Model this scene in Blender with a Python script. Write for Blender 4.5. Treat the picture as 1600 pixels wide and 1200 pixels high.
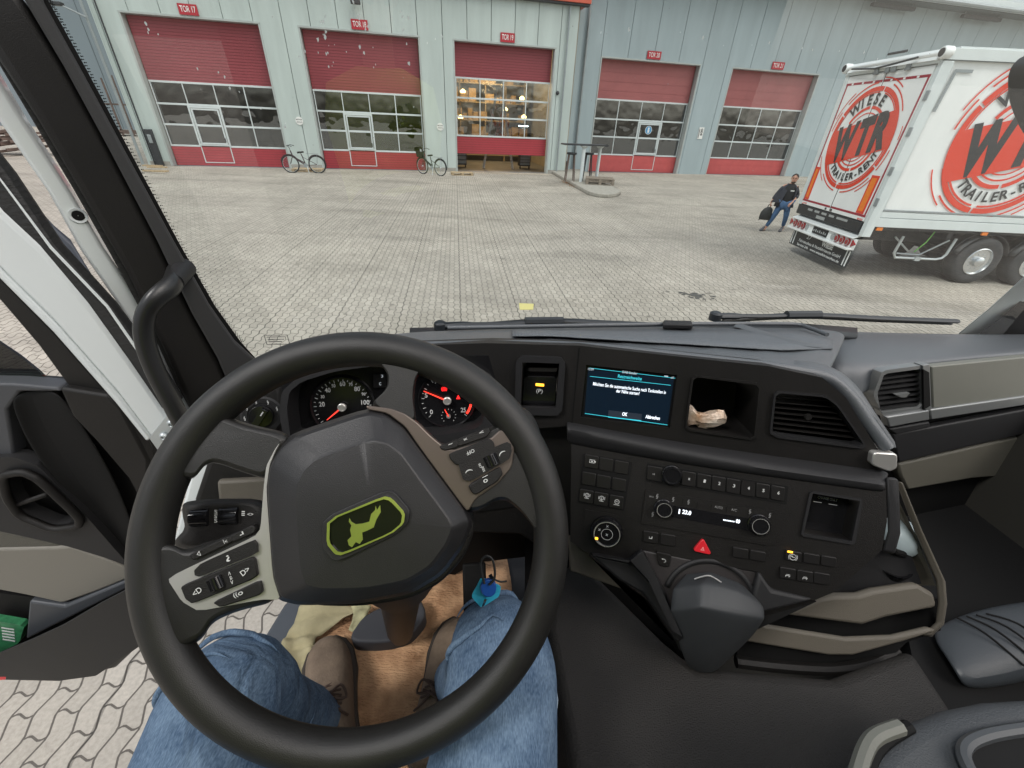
import bpy, bmesh, math, random
import numpy as np
from mathutils import Vector, Matrix
random.seed(7)
for o in list(bpy.data.objects): bpy.data.objects.remove(o)
SC = bpy.context.scene
COL = SC.collection
# ---------------------------------------------------------------- camera
F, PITCH, ROLL, HC = 649.26, 0.56242, 0.046096, 2.8436
_cp, _sp, _cr, _sr = math.cos(PITCH), math.sin(PITCH), math.cos(ROLL), math.sin(ROLL)
CW = np.array([0, _cp, -_sp]); _U0 = np.array([0, _sp, _cp]); _R0 = np.array([1., 0, 0])
CR = _R0*_cr+_U0*_sr; CU = -_R0*_sr+_U0*_cr; CC = np.array([0, 0, HC])
cd = bpy.data.cameras.new('camera'); cam = bpy.data.objects.new('camera', cd); COL.objects.link(cam)
cd.sensor_width = 36; cd.lens = F/1600*36; cd.clip_start = 0.02; cd.clip_end = 2000
m = Matrix.Identity(4)
for i in range(3):
    m[i][0] = CR[i]; m[i][1] = CU[i]; m[i][2] = -CW[i]; m[i][3] = CC[i]
cam.matrix_world = m
SC.camera = cam
SC.render.resolution_x = 1024; SC.render.resolution_y = 768
# ---------------------------------------------------------------- world, sun, exposure
SUN_EL, SUN_AZ = math.radians(52), math.radians(-122)   # overcast: the bright part of the sky stands behind and left of the cab
wd = bpy.data.worlds.new('World'); SC.world = wd; wd.use_nodes = True
nt = wd.node_tree; nt.nodes.clear()
sky = nt.nodes.new('ShaderNodeTexSky'); sky.sky_type = 'NISHITA'; sky.sun_disc = False
sky.sun_elevation = SUN_EL; sky.sun_rotation = -SUN_AZ+math.radians(0); sky.dust_density = 4; sky.air_density = 1.4; sky.ozone_density = 1
hs = nt.nodes.new('ShaderNodeHueSaturation'); hs.inputs['Saturation'].default_value = .42
bg = nt.nodes.new('ShaderNodeBackground'); bg.inputs[1].default_value = .13
wo = nt.nodes.new('ShaderNodeOutputWorld')
nt.links.new(sky.outputs[0], hs.inputs['Color']); nt.links.new(hs.outputs[0], bg.inputs[0]); nt.links.new(bg.outputs[0], wo.inputs[0])
sl = bpy.data.lights.new('sun', 'SUN'); sl.energy = 1.35; sl.angle = math.radians(14); sl.color = (1, .97, .93)
so = bpy.data.objects.new('sun', sl); COL.objects.link(so)
_d = Vector((math.cos(SUN_EL)*math.sin(SUN_AZ), math.cos(SUN_EL)*math.cos(SUN_AZ), math.sin(SUN_EL)))
so.rotation_euler = _d.to_track_quat('Z', 'Y').to_euler()
SC.view_settings.view_transform = 'Standard'; SC.view_settings.look = 'None'
SC.view_settings.exposure = 0.5; SC.view_settings.gamma = 1; SC.view_settings.use_curve_mapping = False
SC.cycles.max_bounces = 7; SC.cycles.transparent_max_bounces = 16; SC.cycles.caustics_reflective = False; SC.cycles.caustics_refractive = False
# ---------------------------------------------------------------- geometry from lines of sight
def A(*p): return np.array(p, float)
def unit(v): v = A(*v); return v/np.linalg.norm(v)
def ray(x, y): return CW+CR*(x-800)/F+CU*(600-y)/F
def P(x, y, z): return CC+z*ray(x, y)
def hit(x, y, o, n):
    d = ray(x, y); return CC+d*(np.dot(A(*o)-CC, n)/np.dot(d, n))
class Fr:
    """a flat working frame: origin, two in-plane axes and the normal"""
    def __init__(s, o, u, v=None, n=None):
        s.o = A(*o); s.u = unit(u)
        if n is None:
            n = np.cross(s.u, A(*v))
        s.n = unit(n); s.v = np.cross(s.n, s.u)
    def __call__(s, a, b, h=0): return s.o+s.u*a+s.v*b+s.n*h
    def px(s, x, y, h=0): return hit(x, y, s.o+s.n*h, s.n)
    def ab(s, x, y, h=0):
        d = s.px(x, y, h)-s.o; return (float(d@s.u), float(d@s.v))
    def shift(s, a=0, b=0, h=0): return Fr(s(a, b, h), s.u, n=s.n)
WORLD = Fr((0, 0, 0), (1, 0, 0), n=(0, 0, 1))
# ---------------------------------------------------------------- materials
def mat(name, col, rough=.5, metal=0, bump=0, bscale=200, var=0, vscale=3, spec=.5, emit=0, var2=None, stretch=None, coat=0, trans=0):
    m = bpy.data.materials.new(name); m.use_nodes = True; t = m.node_tree; b = t.nodes['Principled BSDF']
    c = tuple(col)+(1,) if len(col) == 3 else col
    b.inputs['Base Color'].default_value = c; b.inputs['Roughness'].default_value = rough; b.inputs['Metallic'].default_value = metal
    b.inputs['Specular IOR Level'].default_value = spec
    if coat: b.inputs['Coat Weight'].default_value = coat; b.inputs['Coat Roughness'].default_value = .08
    if trans: b.inputs['Transmission Weight'].default_value = trans
    if emit: b.inputs['Emission Color'].default_value = c; b.inputs['Emission Strength'].default_value = emit
    if bump or var:
        tc = t.nodes.new('ShaderNodeTexCoord'); mp = t.nodes.new('ShaderNodeMapping'); t.links.new(tc.outputs['Object'], mp.inputs[0])
        if stretch: mp.inputs['Scale'].default_value = stretch
    if var:
        n = t.nodes.new('ShaderNodeTexNoise'); n.inputs['Scale'].default_value = vscale; n.inputs['Detail'].default_value = 6; n.inputs['Roughness'].default_value = .62
        t.links.new(mp.outputs[0], n.inputs['Vector'])
        r = t.nodes.new('ShaderNodeMapRange'); r.inputs['From Min'].default_value = .25; r.inputs['From Max'].default_value = .75
        t.links.new(n.outputs[0], r.inputs[0])
        mx = t.nodes.new('ShaderNodeMix'); mx.data_type = 'RGBA'
        a2 = var2 if var2 else tuple(x*(1-var) for x in col); a1 = tuple(min(1, x*(1+var)) for x in col)
        mx.inputs[6].default_value = tuple(a1)+(1,); mx.inputs[7].default_value = tuple(a2)+(1,)
        t.links.new(r.outputs[0], mx.inputs[0]); t.links.new(mx.outputs[2], b.inputs['Base Color'])
        if emit: t.links.new(mx.outputs[2], b.inputs['Emission Color'])
    if bump:
        n = t.nodes.new('ShaderNodeTexNoise'); n.inputs['Scale'].default_value = bscale; n.inputs['Detail'].default_value = 3
        t.links.new(mp.outputs[0], n.inputs['Vector'])
        bn = t.nodes.new('ShaderNodeBump'); bn.inputs['Strength'].default_value = bump; bn.inputs['Distance'].default_value = .002
        t.links.new(n.outputs[0], bn.inputs['Height']); t.links.new(bn.outputs[0], b.inputs['Normal'])
    return m
def glass(name, tint=(1, 1, 1), ior=1.45, mn=.0, wobble=0, wscale=1.5, haze=0, rough=.0):
    m = bpy.data.materials.new(name); m.use_nodes = True; t = m.node_tree; t.nodes.clear()
    o = t.nodes.new('ShaderNodeOutputMaterial'); tr = t.nodes.new('ShaderNodeBsdfTransparent'); gl = t.nodes.new('ShaderNodeBsdfGlossy')
    tr.inputs[0].default_value = tuple(tint)+(1,); gl.inputs['Roughness'].default_value = rough
    fr = t.nodes.new('ShaderNodeFresnel'); fr.inputs[0].default_value = ior
    ad = t.nodes.new('ShaderNodeMath'); ad.operation = 'ADD'; ad.inputs[1].default_value = mn; ad.use_clamp = True
    mx = t.nodes.new('ShaderNodeMixShader')
    t.links.new(fr.outputs[0], ad.inputs[0]); t.links.new(ad.outputs[0], mx.inputs[0]); t.links.new(tr.outputs[0], mx.inputs[1]); t.links.new(gl.outputs[0], mx.inputs[2])
    if wobble:
        tc = t.nodes.new('ShaderNodeTexCoord'); n = t.nodes.new('ShaderNodeTexNoise'); n.inputs['Scale'].default_value = wscale; n.inputs['Detail'].default_value = 1
        t.links.new(tc.outputs['Object'], n.inputs['Vector'])
        bn = t.nodes.new('ShaderNodeBump'); bn.inputs['Strength'].default_value = wobble; bn.inputs['Distance'].default_value = .1
        t.links.new(n.outputs[0], bn.inputs['Height']); t.links.new(bn.outputs[0], gl.inputs['Normal']); t.links.new(bn.outputs[0], fr.inputs['Normal'])
    last = mx
    if haze:
        df = t.nodes.new('ShaderNodeBsdfDiffuse'); df.inputs[0].default_value = (.8, .82, .8, 1)
        tc = t.nodes.new('ShaderNodeTexCoord'); n = t.nodes.new('ShaderNodeTexNoise'); n.inputs['Scale'].default_value = 5; n.inputs['Detail'].default_value = 8
        n2 = t.nodes.new('ShaderNodeTexVoronoi'); n2.inputs['Scale'].default_value = 34
        t.links.new(tc.outputs['Object'], n.inputs['Vector']); t.links.new(tc.outputs['Object'], n2.inputs['Vector'])
        r = t.nodes.new('ShaderNodeMapRange'); r.inputs['From Min'].default_value = .45; r.inputs['From Max'].default_value = .9; r.inputs['To Max'].default_value = haze
        s = t.nodes.new('ShaderNodeMath'); s.operation = 'LESS_THAN'; s.inputs[1].default_value = .028
        s2 = t.nodes.new('ShaderNodeMath'); s2.operation = 'MULTIPLY'; s2.inputs[1].default_value = .3
        a = t.nodes.new('ShaderNodeMath'); a.operation = 'ADD'; a.use_clamp = True
        t.links.new(n.outputs[0], r.inputs[0]); t.links.new(n2.outputs[0], s.inputs[0]); t.links.new(s.outputs[0], s2.inputs[0]); t.links.new(r.outputs[0], a.inputs[0]); t.links.new(s2.outputs[0], a.inputs[1])
        m2 = t.nodes.new('ShaderNodeMixShader'); t.links.new(a.outputs[0], m2.inputs[0]); t.links.new(mx.outputs[0], m2.inputs[1]); t.links.new(df.outputs[0], m2.inputs[2]); last = m2
    t.links.new(last.outputs[0], o.inputs[0]); return m
# ---------------------------------------------------------------- mesh builder
_tc = {}
def text_geo(body, bold):
    k = (body, bold)
    if k not in _tc:
        cu = bpy.data.curves.new('t', 'FONT'); cu.body = body; cu.size = 1; cu.offset = bold; cu.resolution_u = 4; cu.align_x = 'CENTER'; cu.align_y = 'CENTER'
        ob = bpy.data.objects.new('t', cu); COL.objects.link(ob); bpy.context.view_layer.update()
        me = bpy.data.meshes.new_from_object(ob.evaluated_get(bpy.context.evaluated_depsgraph_get()))
        _tc[k] = ([tuple(v.co) for v in me.vertices], [tuple(p.vertices) for p in me.polygons])
        bpy.data.objects.remove(ob); bpy.data.curves.remove(cu); bpy.data.meshes.remove(me)
    return _tc[k]
class M:
    def __init__(s): s.v = []; s.f = []; s.m = []; s.mi = 0
    def add(s, vs, fs, mi=None):
        k = len(s.v); s.v += [tuple(map(float, p)) for p in vs]; s.f += [tuple(i+k for i in f) for f in fs]; s.m += [s.mi if mi is None else mi]*len(fs); return s
    def prism(s, loop, off, mi=None):
        n = len(loop); off = A(*off); vs = [A(*p) for p in loop]+[A(*p)+off for p in loop]
        nn = sum((np.cross(vs[i]-vs[0], vs[(i+1) % n]-vs[0]) for i in range(n)), A(0, 0, 0))
        fs = [tuple(range(n-1, -1, -1)), tuple(range(n, 2*n))]+[(i, (i+1) % n, n+(i+1) % n, n+i) for i in range(n)]
        if nn@off < 0: fs = [tuple(reversed(f)) for f in fs]
        return s.add(vs, fs, mi)
    def box(s, fr, a0, a1, b0, b1, h0, h1, mi=None):
        a0, a1 = min(a0, a1), max(a0, a1); b0, b1 = min(b0, b1), max(b0, b1); h0, h1 = min(h0, h1), max(h0, h1)
        vs = [fr(a, b, h) for h in (h0, h1) for b in (b0, b1) for a in (a0, a1)]
        return s.add(vs, [(0, 2, 3, 1), (4, 5, 7, 6), (0, 1, 5, 4), (2, 6, 7, 3), (0, 4, 6, 2), (1, 3, 7, 5)], mi)
    def quad(s, fr, a0, a1, b0, b1, h, mi=None): return s.add([fr(a0, b0, h), fr(a1, b0, h), fr(a1, b1, h), fr(a0, b1, h)], [(0, 1, 2, 3)], mi)
    def poly(s, pts, mi=None): return s.add(pts, [tuple(range(len(pts)))], mi)
    def frame(s, fr, a0, a1, b0, b1, t, h0, h1, mi=None):
        s.box(fr, a0, a1, b0, b0+t, h0, h1, mi); s.box(fr, a0, a1, b1-t, b1, h0, h1, mi)
        s.box(fr, a0, a0+t, b0+t, b1-t, h0, h1, mi); s.box(fr, a1-t, a1, b0+t, b1-t, h0, h1, mi); return s
    def loft(s, rings, cap=True, closed=True, loop=False, mi=None):
        n = len(rings[0]); vs = [p for r in rings for p in r]; fs = []; R = len(rings)
        for i in range(R if loop else R-1):
            j = (i+1) % R
            for k in range(n if closed else n-1):
                l = (k+1) % n; fs.append((i*n+k, i*n+l, j*n+l, j*n+k))
        if cap and not loop and closed: fs += [tuple(range(n-1, -1, -1)), tuple((R-1)*n+k for k in range(n))]
        return s.add(vs, fs, mi)
    def tube(s, pts, r, n=10, loop=False, mi=None, flat=1, up=None, cap=True):
        pts = [A(*p) for p in pts]; R = len(pts); rs = r if hasattr(r, '__len__') else [r]*R; rings = []
        ref = None
        for i, p in enumerate(pts):
            a = pts[(i-1) % R] if (loop or i > 0) else p; b = pts[(i+1) % R] if (loop or i < R-1) else p
            t = unit(b-a)
            if ref is None:
                ref = A(0, 0, 1) if abs(t[2]) < .9 else A(1, 0, 0)
                if up is not None: ref = A(*up)
            if up is not None: ref = A(*up)
            x = unit(np.cross(ref, t)); y = np.cross(t, x); ref = y
            rings.append([p+rs[i]*(x*math.cos(q)*flat+y*math.sin(q)) for q in [2*math.pi*k/n for k in range(n)]])
        return s.loft(rings, cap=cap, loop=loop, mi=mi)
    def lathe(s, fr, prof, a=0, b=0, n=24, mi=None, sx=1):
        """prof = [(radius, height along normal)]"""
        rings = [[fr(a+r*sx*math.cos(2*math.pi*k/n), b+r*math.sin(2*math.pi*k/n), h) for k in range(n)] for r, h in prof]
        return s.loft(rings, cap=True, mi=mi)
    def ring(s, fr, r0, r1, h, a=0, b=0, t0=0, t1=2*math.pi, n=32, mi=None, sx=1):
        full = abs(t1-t0-2*math.pi) < 1e-6; N = n if full else n+1
        q = [t0+(t1-t0)*k/n for k in range(N)]
        vs = [fr(a+r0*sx*math.cos(t), b+r0*math.sin(t), h) for t in q]+[fr(a+r1*sx*math.cos(t), b+r1*math.sin(t), h) for t in q]
        return s.add(vs, [(k, N+k, N+(k+1) % N, (k+1) % N) for k in range(n)], mi)
    def grid(s, rows, mi=None): return s.loft(rows, closed=False, cap=False, mi=mi)
    def text(s, body, fr, a, b, size, h=.002, rot=0, mi=None, bold=.0, shear=0, sx=1, wid=None):
        vs, fs = text_geo(body, bold)
        if not vs: return s
        if wid:
            xs = [p[0] for p in vs]; sx = wid/((max(xs)-min(xs))*size)
        c, q = math.cos(rot), math.sin(rot); out = []
        for x, y, _ in vs:
            x = (x+shear*y)*size*sx; y = y*size
            out.append(fr(a+x*c-y*q, b+x*q+y*c, h))
        return s.add(out, fs, mi)
    def build(s, name, mats, parent=None, local=False, ang=32, bevel=0, subd=0, solid=0, seg=2, kind=None, label=None, smooth=True, weld=False):
        me = bpy.data.meshes.new(name); me.from_pydata(s.v, [], s.f)
        for mm in (mats if isinstance(mats, (list, tuple)) else [mats]): me.materials.append(mm)
        me.polygons.foreach_set('material_index', s.m)
        if weld:
            bm = bmesh.new(); bm.from_mesh(me); bmesh.ops.remove_doubles(bm, verts=bm.verts, dist=1e-5); bmesh.ops.recalc_face_normals(bm, faces=bm.faces); bm.to_mesh(me); bm.free()
        if smooth:
            me.polygons.foreach_set('use_smooth', [True]*len(me.polygons)); me.update(); me.set_sharp_from_angle(angle=math.radians(ang))
        o = bpy.data.objects.new(name, me); COL.objects.link(o)
        if parent is not None:
            o.parent = parent
            if not local and parent.type == 'EMPTY':
                o.matrix_parent_inverse = (Matrix.Translation(parent.location) @ parent.rotation_euler.to_matrix().to_4x4()).inverted()
        if solid:
            d = o.modifiers.new('solid', 'SOLIDIFY'); d.thickness = solid; d.offset = -1
        if bevel:
            d = o.modifiers.new('bevel', 'BEVEL'); d.width = bevel; d.segments = seg; d.limit_method = 'ANGLE'; d.angle_limit = math.radians(30)
        if subd:
            d = o.modifiers.new('sub', 'SUBSURF'); d.levels = subd; d.render_levels = subd
        if kind: o['kind'] = kind
        if label: o['label'] = label
        return o
def thing(name, label, cat, loc=(0, 0, 0), rz=0, group=None):
    o = bpy.data.objects.new(name, None); COL.objects.link(o); o.location = [float(x) for x in loc]; o.rotation_euler = (0, 0, rz)
    o['label'] = label; o['category'] = cat; o.empty_display_size = .1
    if group: o['group'] = group
    return o
def tag(o, label, cat, group=None, kind=None):
    o['label'] = label; o['category'] = cat
    if group: o['group'] = group
    if kind: o['kind'] = kind
    return o
def copy_tree(o, loc, rz, label, parent=None):
    c = o.copy(); COL.objects.link(c)
    if parent: c.parent = parent
    else:
        c.location = loc; c.rotation_euler = (0, 0, rz); c['label'] = label
    for ch in list(o.children): copy_tree(ch, None, None, None, c)
    return c
def strut(m, p, q, w, d, up, mi=None):
    """a bar of rectangular section from p to q"""
    p, q = A(*p), A(*q); t = unit(q-p); x = unit(np.cross(t, up)); y = np.cross(x, t)
    lo = [p+x*a*w/2+y*b*d/2 for a, b in ((-1, -1), (1, -1), (1, 1), (-1, 1))]
    return m.prism(lo, q-p, mi)
# ================================================================= GROUND
def paver_material():
    m = bpy.data.materials.new('pavers'); m.use_nodes = True; t = m.node_tree; b = t.nodes['Principled BSDF']; L = t.links.new; N = t.nodes.new
    def mth(op, a=None, bb=None, c=None):
        n = N('ShaderNodeMath'); n.operation = op
        for i, v in enumerate((a, bb, c)):
            if v is None: continue
            if isinstance(v, (int, float)): n.inputs[i].default_value = v
            else: L(v, n.inputs[i])
        return n.outputs[0]
    tc = N('ShaderNodeTexCoord'); mp = N('ShaderNodeMapping'); mp.inputs['Rotation'].default_value = (0, 0, math.radians(82)); L(tc.outputs['Object'], mp.inputs[0])
    sx = N('ShaderNodeSeparateXYZ'); L(mp.outputs[0], sx.inputs[0]); X, Y = sx.outputs[0], sx.outputs[1]
    bw, bh = .225, .1125
    # interlocking stone: both joints run in a zigzag
    def tri(v, per, amp, ph=0):
        q = mth('PINGPONG', mth('ADD', v, ph), per/2); q = mth('MULTIPLY', mth('SUBTRACT', q, per/4), 4*amp/per)
        return mth('MINIMUM', mth('MAXIMUM', mth('MULTIPLY', q, 1.35), -amp), amp)
    y2 = mth('ADD', Y, tri(X, bw, .015)); x2 = mth('ADD', X, tri(y2, bh, .011, bh*.25))
    cb = N('ShaderNodeCombineXYZ'); L(x2, cb.inputs[0]); L(y2, cb.inputs[1])
    br = N('ShaderNodeTexBrick'); br.inputs['Scale'].default_value = 1; br.inputs['Brick Width'].default_value = bw; br.inputs['Row Height'].default_value = bh
    br.inputs['Mortar Size'].default_value = .0064; br.inputs['Mortar Smooth'].default_value = .35; br.offset = .5; br.inputs['Bias'].default_value = 0
    br.inputs['Color1'].default_value = (.375, .343, .297, 1); br.inputs['Color2'].default_value = (.45, .412, .358, 1); br.inputs['Mortar'].default_value = (.12, .107, .093, 1)
    L(cb.outputs[0], br.inputs['Vector'])
    def noise(sc, det=6, rough=.6, vec=None):
        n = N('ShaderNodeTexNoise'); n.inputs['Scale'].default_value = sc; n.inputs['Detail'].default_value = det; n.inputs['Roughness'].default_value = rough
        L(vec or tc.outputs['Object'], n.inputs['Vector']); return n.outputs[0]
    def rng(v, a, bb, c, d):
        r = N('ShaderNodeMapRange'); r.inputs[1].default_value = a; r.inputs[2].default_value = bb; r.inputs[3].default_value = c; r.inputs[4].default_value = d; L(v, r.inputs[0]); return r.outputs[0]
    mp2 = N('ShaderNodeMapping'); mp2.inputs['Scale'].default_value = (.25, 1.4, 1); mp2.inputs['Rotation'].default_value = (0, 0, .2); L(tc.outputs['Object'], mp2.inputs[0])
    f = mth('MULTIPLY', rng(noise(.35, 8), .3, .7, .78, 1.14), rng(noise(45, 3), .3, .7, .86, 1.12))
    f = mth('MULTIPLY', f, rng(noise(.55, 6, .6, mp2.outputs[0]), .52, .75, 1.0, .68))
    f = mth('MULTIPLY', f, rng(noise(2.3, 7, .7), .60, .8, 1.0, .55))
    ln = mth('PINGPONG', mth('ADD', Y, tri(X, bw, .008)), bh*4.5); f = mth('MULTIPLY', f, rng(ln, .006, .012, .55, 1.0))
    mx = N('ShaderNodeMix'); mx.data_type = 'RGBA'; mx.blend_type = 'MULTIPLY'; mx.inputs[0].default_value = 1
    gc = N('ShaderNodeCombineColor'); L(f, gc.inputs[0]); L(f, gc.inputs[1]); L(mth('MULTIPLY', f, .99), gc.inputs[2])
    L(br.outputs[0], mx.inputs[6]); L(gc.outputs[0], mx.inputs[7]); L(mx.outputs[2], b.inputs['Base Color'])
    b.inputs['Roughness'].default_value = .8; b.inputs['Specular IOR Level'].default_value = .3
    bn = N('ShaderNodeBump'); bn.inputs['Strength'].default_value = .7; bn.inputs['Distance'].default_value = .004
    h = mth('ADD', mth('MULTIPLY', br.outputs[1], -1), mth('MULTIPLY', noise(120, 3), .25)); L(h, bn.inputs['Height']); L(bn.outputs[0], b.inputs['Normal'])
    return m
MP = paver_material()
g = M(); g.quad(WORLD, -400, 400, -150, 500, 0); g.build('ground', MP, kind='structure', smooth=False)

# ================================================================= WORKSHOP BUILDINGS
m_wall1 = mat('wall_panel_pale', (.48, .545, .525), .55, bump=.15, bscale=3, var=.11, vscale=1.6, stretch=(1, 1, .14))
m_wall2 = mat('wall_panel_blue', (.35, .42, .445), .5, bump=.15, bscale=3, var=.10, vscale=1.3, stretch=(1, 1, .14))
m_gap = mat('panel_joint', (.10, .12, .125), .8)
m_alu = mat('white_aluminium', (.62, .67, .68), .4, var=.04, vscale=2)
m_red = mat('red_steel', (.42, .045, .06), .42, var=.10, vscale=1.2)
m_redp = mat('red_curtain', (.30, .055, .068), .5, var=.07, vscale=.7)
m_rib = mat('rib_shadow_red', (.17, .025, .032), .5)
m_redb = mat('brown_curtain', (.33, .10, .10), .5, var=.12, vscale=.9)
m_pane = glass('window_glass', (.42, .46, .50), mn=.18, wobble=.13, wscale=1.3)
m_pane2 = glass('clear_window_glass', (.8, .83, .83), mn=.12, wobble=.2)
m_hall = mat('dark_hall', (.10, .105, .11), .8, var=.5, vscale=.35)
m_hallw = mat('hall_wall', (.32, .29, .24), .8, var=.35, vscale=.7)
m_floorh = mat('hall_floor', (.17, .18, .20), .5, var=.3, vscale=1)
m_conc = mat('concrete', (.33, .31, .28), .85, var=.2, vscale=4, bump=.4, bscale=40)
m_dark = mat('dark_steel', (.035, .037, .04), .5, var=.3, vscale=5)
m_grey = mat('grey_steel', (.30, .33, .34), .45, metal=.3, var=.1)
m_sign = mat('sign_red', (.42, .02, .035), .45)
m_signw = mat('sign_white', (.78, .78, .76), .5)
m_eave = mat('orange_fascia', (.55, .10, .055), .45)
m_wood = mat('weathered_wood', (.42, .32, .20), .8, var=.35, vscale=9, stretch=(1, 8, 1))
m_woodg = mat('grey_wood', (.25, .21, .17), .85, var=.4, vscale=9)
m_lampwarm = mat('warm_lamp', (1, .62, .22), .5, emit=9)
m_tube = mat('strip_lamp', (.8, .92, 1), .5, emit=12)
m_black = mat('black_rubber', (.02, .02, .02), .6)
WA = .2418
def wallfr(D): return Fr((0, D, 0), (math.cos(WA), math.sin(WA), 0), n=(math.sin(WA), -math.cos(WA), 0))
W1, W2 = wallfr(30.74), wallfr(32.54)
def wall_panels(mb, fr, u0, u1, z1, openings, pitch, phase, thick=.12, gap=.03):
    """sandwich panels with open joints, cut round the gate openings (a0, a1, top)"""
    cuts = []
    x = phase-math.ceil((phase-u0)/pitch)*pitch
    while x < u1: cuts.append((max(x+gap/2, u0), min(x+pitch-gap/2, u1))); x += pitch
    for a, b in cuts:
        pts = sorted({a, b}|{e for o in openings for e in o[:2] if a < e < b})
        for p, q in zip(pts, pts[1:]):
            if q-p < .004: continue
            c = (p+q)/2; top = max([o[2] for o in openings if o[0] < c < o[1]], default=0)
            mb.box(fr, p, q, top, z1, -thick, 0, 0)
REC = .42
def gate(bld, fr, a0, a1, zs, top, upper, lower, wicket=None, lift=0, ribs=True, pane=m_pane, name='roller_gate', cols=None, rib_h=.13):
    """zs: heights of the window rows from the bottom; top: head of opening"""
    f = fr.shift(h=-REC); w = a1-a0; t = .045
    cols = cols or [a0+.07+(w-.14)*k/4 for k in range(5)]
    z = [q+lift for q in zs]
    up = M()
    up.box(f, a0+.03, a1-.03, z[-1], top+.3, -.05, 0, 0)
    k = z[-1]+rib_h
    while k < top and ribs:
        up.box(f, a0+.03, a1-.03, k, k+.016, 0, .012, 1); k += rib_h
    root = up.build(name, [upper[0], upper[1]], bld)
    lo = M(); lo.box(f, a0+.03, a1-.03, lift+.02, z[0]-.03, -.05, 0, 0)
    k = lift+.14
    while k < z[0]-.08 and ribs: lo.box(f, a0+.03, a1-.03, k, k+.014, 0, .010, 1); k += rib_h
    lo.box(f, a0+.03, a1-.03, lift, lift+.02, -.05, .01, 2)
    lo.build('lower_panel', [lower[0], lower[1], m_black], root)
    fm = M()
    wc = wicket[0] if wicket else None
    for i, zz in enumerate(z):
        segs = [(a0+.03, a1-.03)]
        if wicket and zz < wicket[2]+lift: segs = [(a0+.03, cols[wc]), (cols[wc+1], a1-.03)]
        for p, q in segs: fm.box(f, p, q, zz-t, zz+t, -.03, .03, 0)
    for i, c in enumerate(cols):
        if wicket and i in (wc, wc+1): fm.box(f, c-t/2, c+t/2, wicket[2]+t, z[-1]-t, -.025, .025, 0)
        else: fm.box(f, c-t*.6, c+t*.6, z[0]+t, z[-1]-t, -.025, .025, 0)
    fm.build('window_frame', m_alu, root, bevel=.008)
    for i in range(3):
        for j in range(4):
            if wicket and j == wc and z[i] < wicket[2]-.5: continue
            pm = M(); pm.box(f, cols[j]+.02, cols[j+1]-.02, z[i]+.04, z[i+1]-.04, -.012, -.004, 0); pm.build('pane', pane, root, smooth=False)
    if wicket:
        c0, c1, wt = cols[wc], cols[wc+1], wicket[2]
        wk = M(); h = .05
        wk.frame(f, c0-.07, c1+.07, z[0]+.02, wt+.05, .09, -.04, h, 0)
        wk.frame(f, c0+.06, c1-.06, z[0]+.10, wt-.06, .07, -.03, h+.02, 0)
        wk.box(f, c0+.10, c1-.10, z[1]-.05, z[1]+.05, -.03, h+.01, 0)
        e = .025
        wk.box(f, c0-.03, c0+.03-.01, .16, z[0]+.02, 0, .02, 0); wk.box(f, c1-.02, c1+.03, .16, z[0]+.02, 0, .02, 0); wk.box(f, c0+.02, c1-.02, .16, .20, 0, .02, 0)
        wk.box(f, c1-.13, c1-.09, z[0]+.22, z[0]+.42, h+.02, h+.05, 1); wk.box(f, c1-.26, c1-.09, z[0]+.36, z[0]+.39, h+.05, h+.08, 1)
        wk.build('wicket_door', [m_alu, m_dark], root, bevel=.006)
        for p, q in ((z[0]+.16, z[1]-.05), (z[1]+.05, wt-.12)):
            pm = M(); pm.box(f, c0+.12, c1-.12, p, q, -.012, -.004); pm.build('pane', pane, root, smooth=False)
    fr_ = M(); d = .09
    fr_.box(fr, a0-d, a0, 0, top, -REC, .015); fr_.box(fr, a1, a1+d, 0, top, -REC, .015); fr_.box(fr, a0-d, a1+d, top, top+d, -REC-.4, .02)
    fr_.build('gate_surround', m_surr, root, bevel=.01)
    return root
m_surr = mat('surround_grey', (.40, .43, .42), .5, var=.08)
def interior(bld, fr, a0, a1, ztop, warm=None):
    """hall behind the gates: floor, back and side walls, a few things standing in it"""
    m = M(); m.box(fr, a0, a1, -.06, .0, -14, -REC-.02, 0); m.build('hall_floor', m_floorh, bld, smooth=False)
# building one
b1 = thing('workshop_building', 'pale grey panelled workshop with red gates 17, 18 and 19 under an orange fascia', 'building', W1(-9.5, 0))
ops1 = [(-20.20, -14.18, 6.55), (-12.22, -6.20, 6.55), (-4.22, 1.66, 6.55)]
wm = M(); E1 = 2.95
wall_panels(wm, W1, -21.35, E1, 8.6, [(a-.09, b+.09, t+.09) for a, b, t in ops1], 1.36, -4.86)
wm.box(W1, -21.35, E1, 6.75, 8.6, -.16, -.125, 1); wm.box(W1, -21.4, -21.35, 0, 8.6, -.5, .03, 0)
for a, b in ((-21.35, -20.31), (-14.07, -12.33), (-6.09, -4.33), (1.77, E1)):
    wm.box(W1, a, b, 0, 6.75, -.16, -.125, 1)
wm.build('wall', [m_wall1, m_gap], b1)
for a, b in ((-21.3, -20.32), (-14.06, -12.34), (-6.08, -4.34), (1.78, E1)):
    pm = M(); pm.box(W1, a, b, 0, .22, .0, .012); pm.build('plinth', m_conc, b1)
rm = M(); rm.box(W1, -21.7, E1+.55, 8.62, 9.15, -16, .32, 0); rm.box(W1, -21.7, E1+.5, 8.52, 8.615, -.1, .26, 1); rm.build('roof_fascia', [m_eave, m_dark], b1, bevel=.01)
sd = M(); sd.box(W1, -21.35, -21.2, 0, 8.6, -16, -.51, 0); sd.box(W1, 3.0, 3.08, 0, 8.6, -16, -.2, 0); sd.box(W1, -21.2, 30, 0, 9.5, -15.2, -15, 0); sd.build('hall_wall', m_hallw, b1, smooth=False)
cl = M(); cl.box(W1, -21.2, 3.2, 8.0, 8.1, -15, -1.0, 0)
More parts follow.
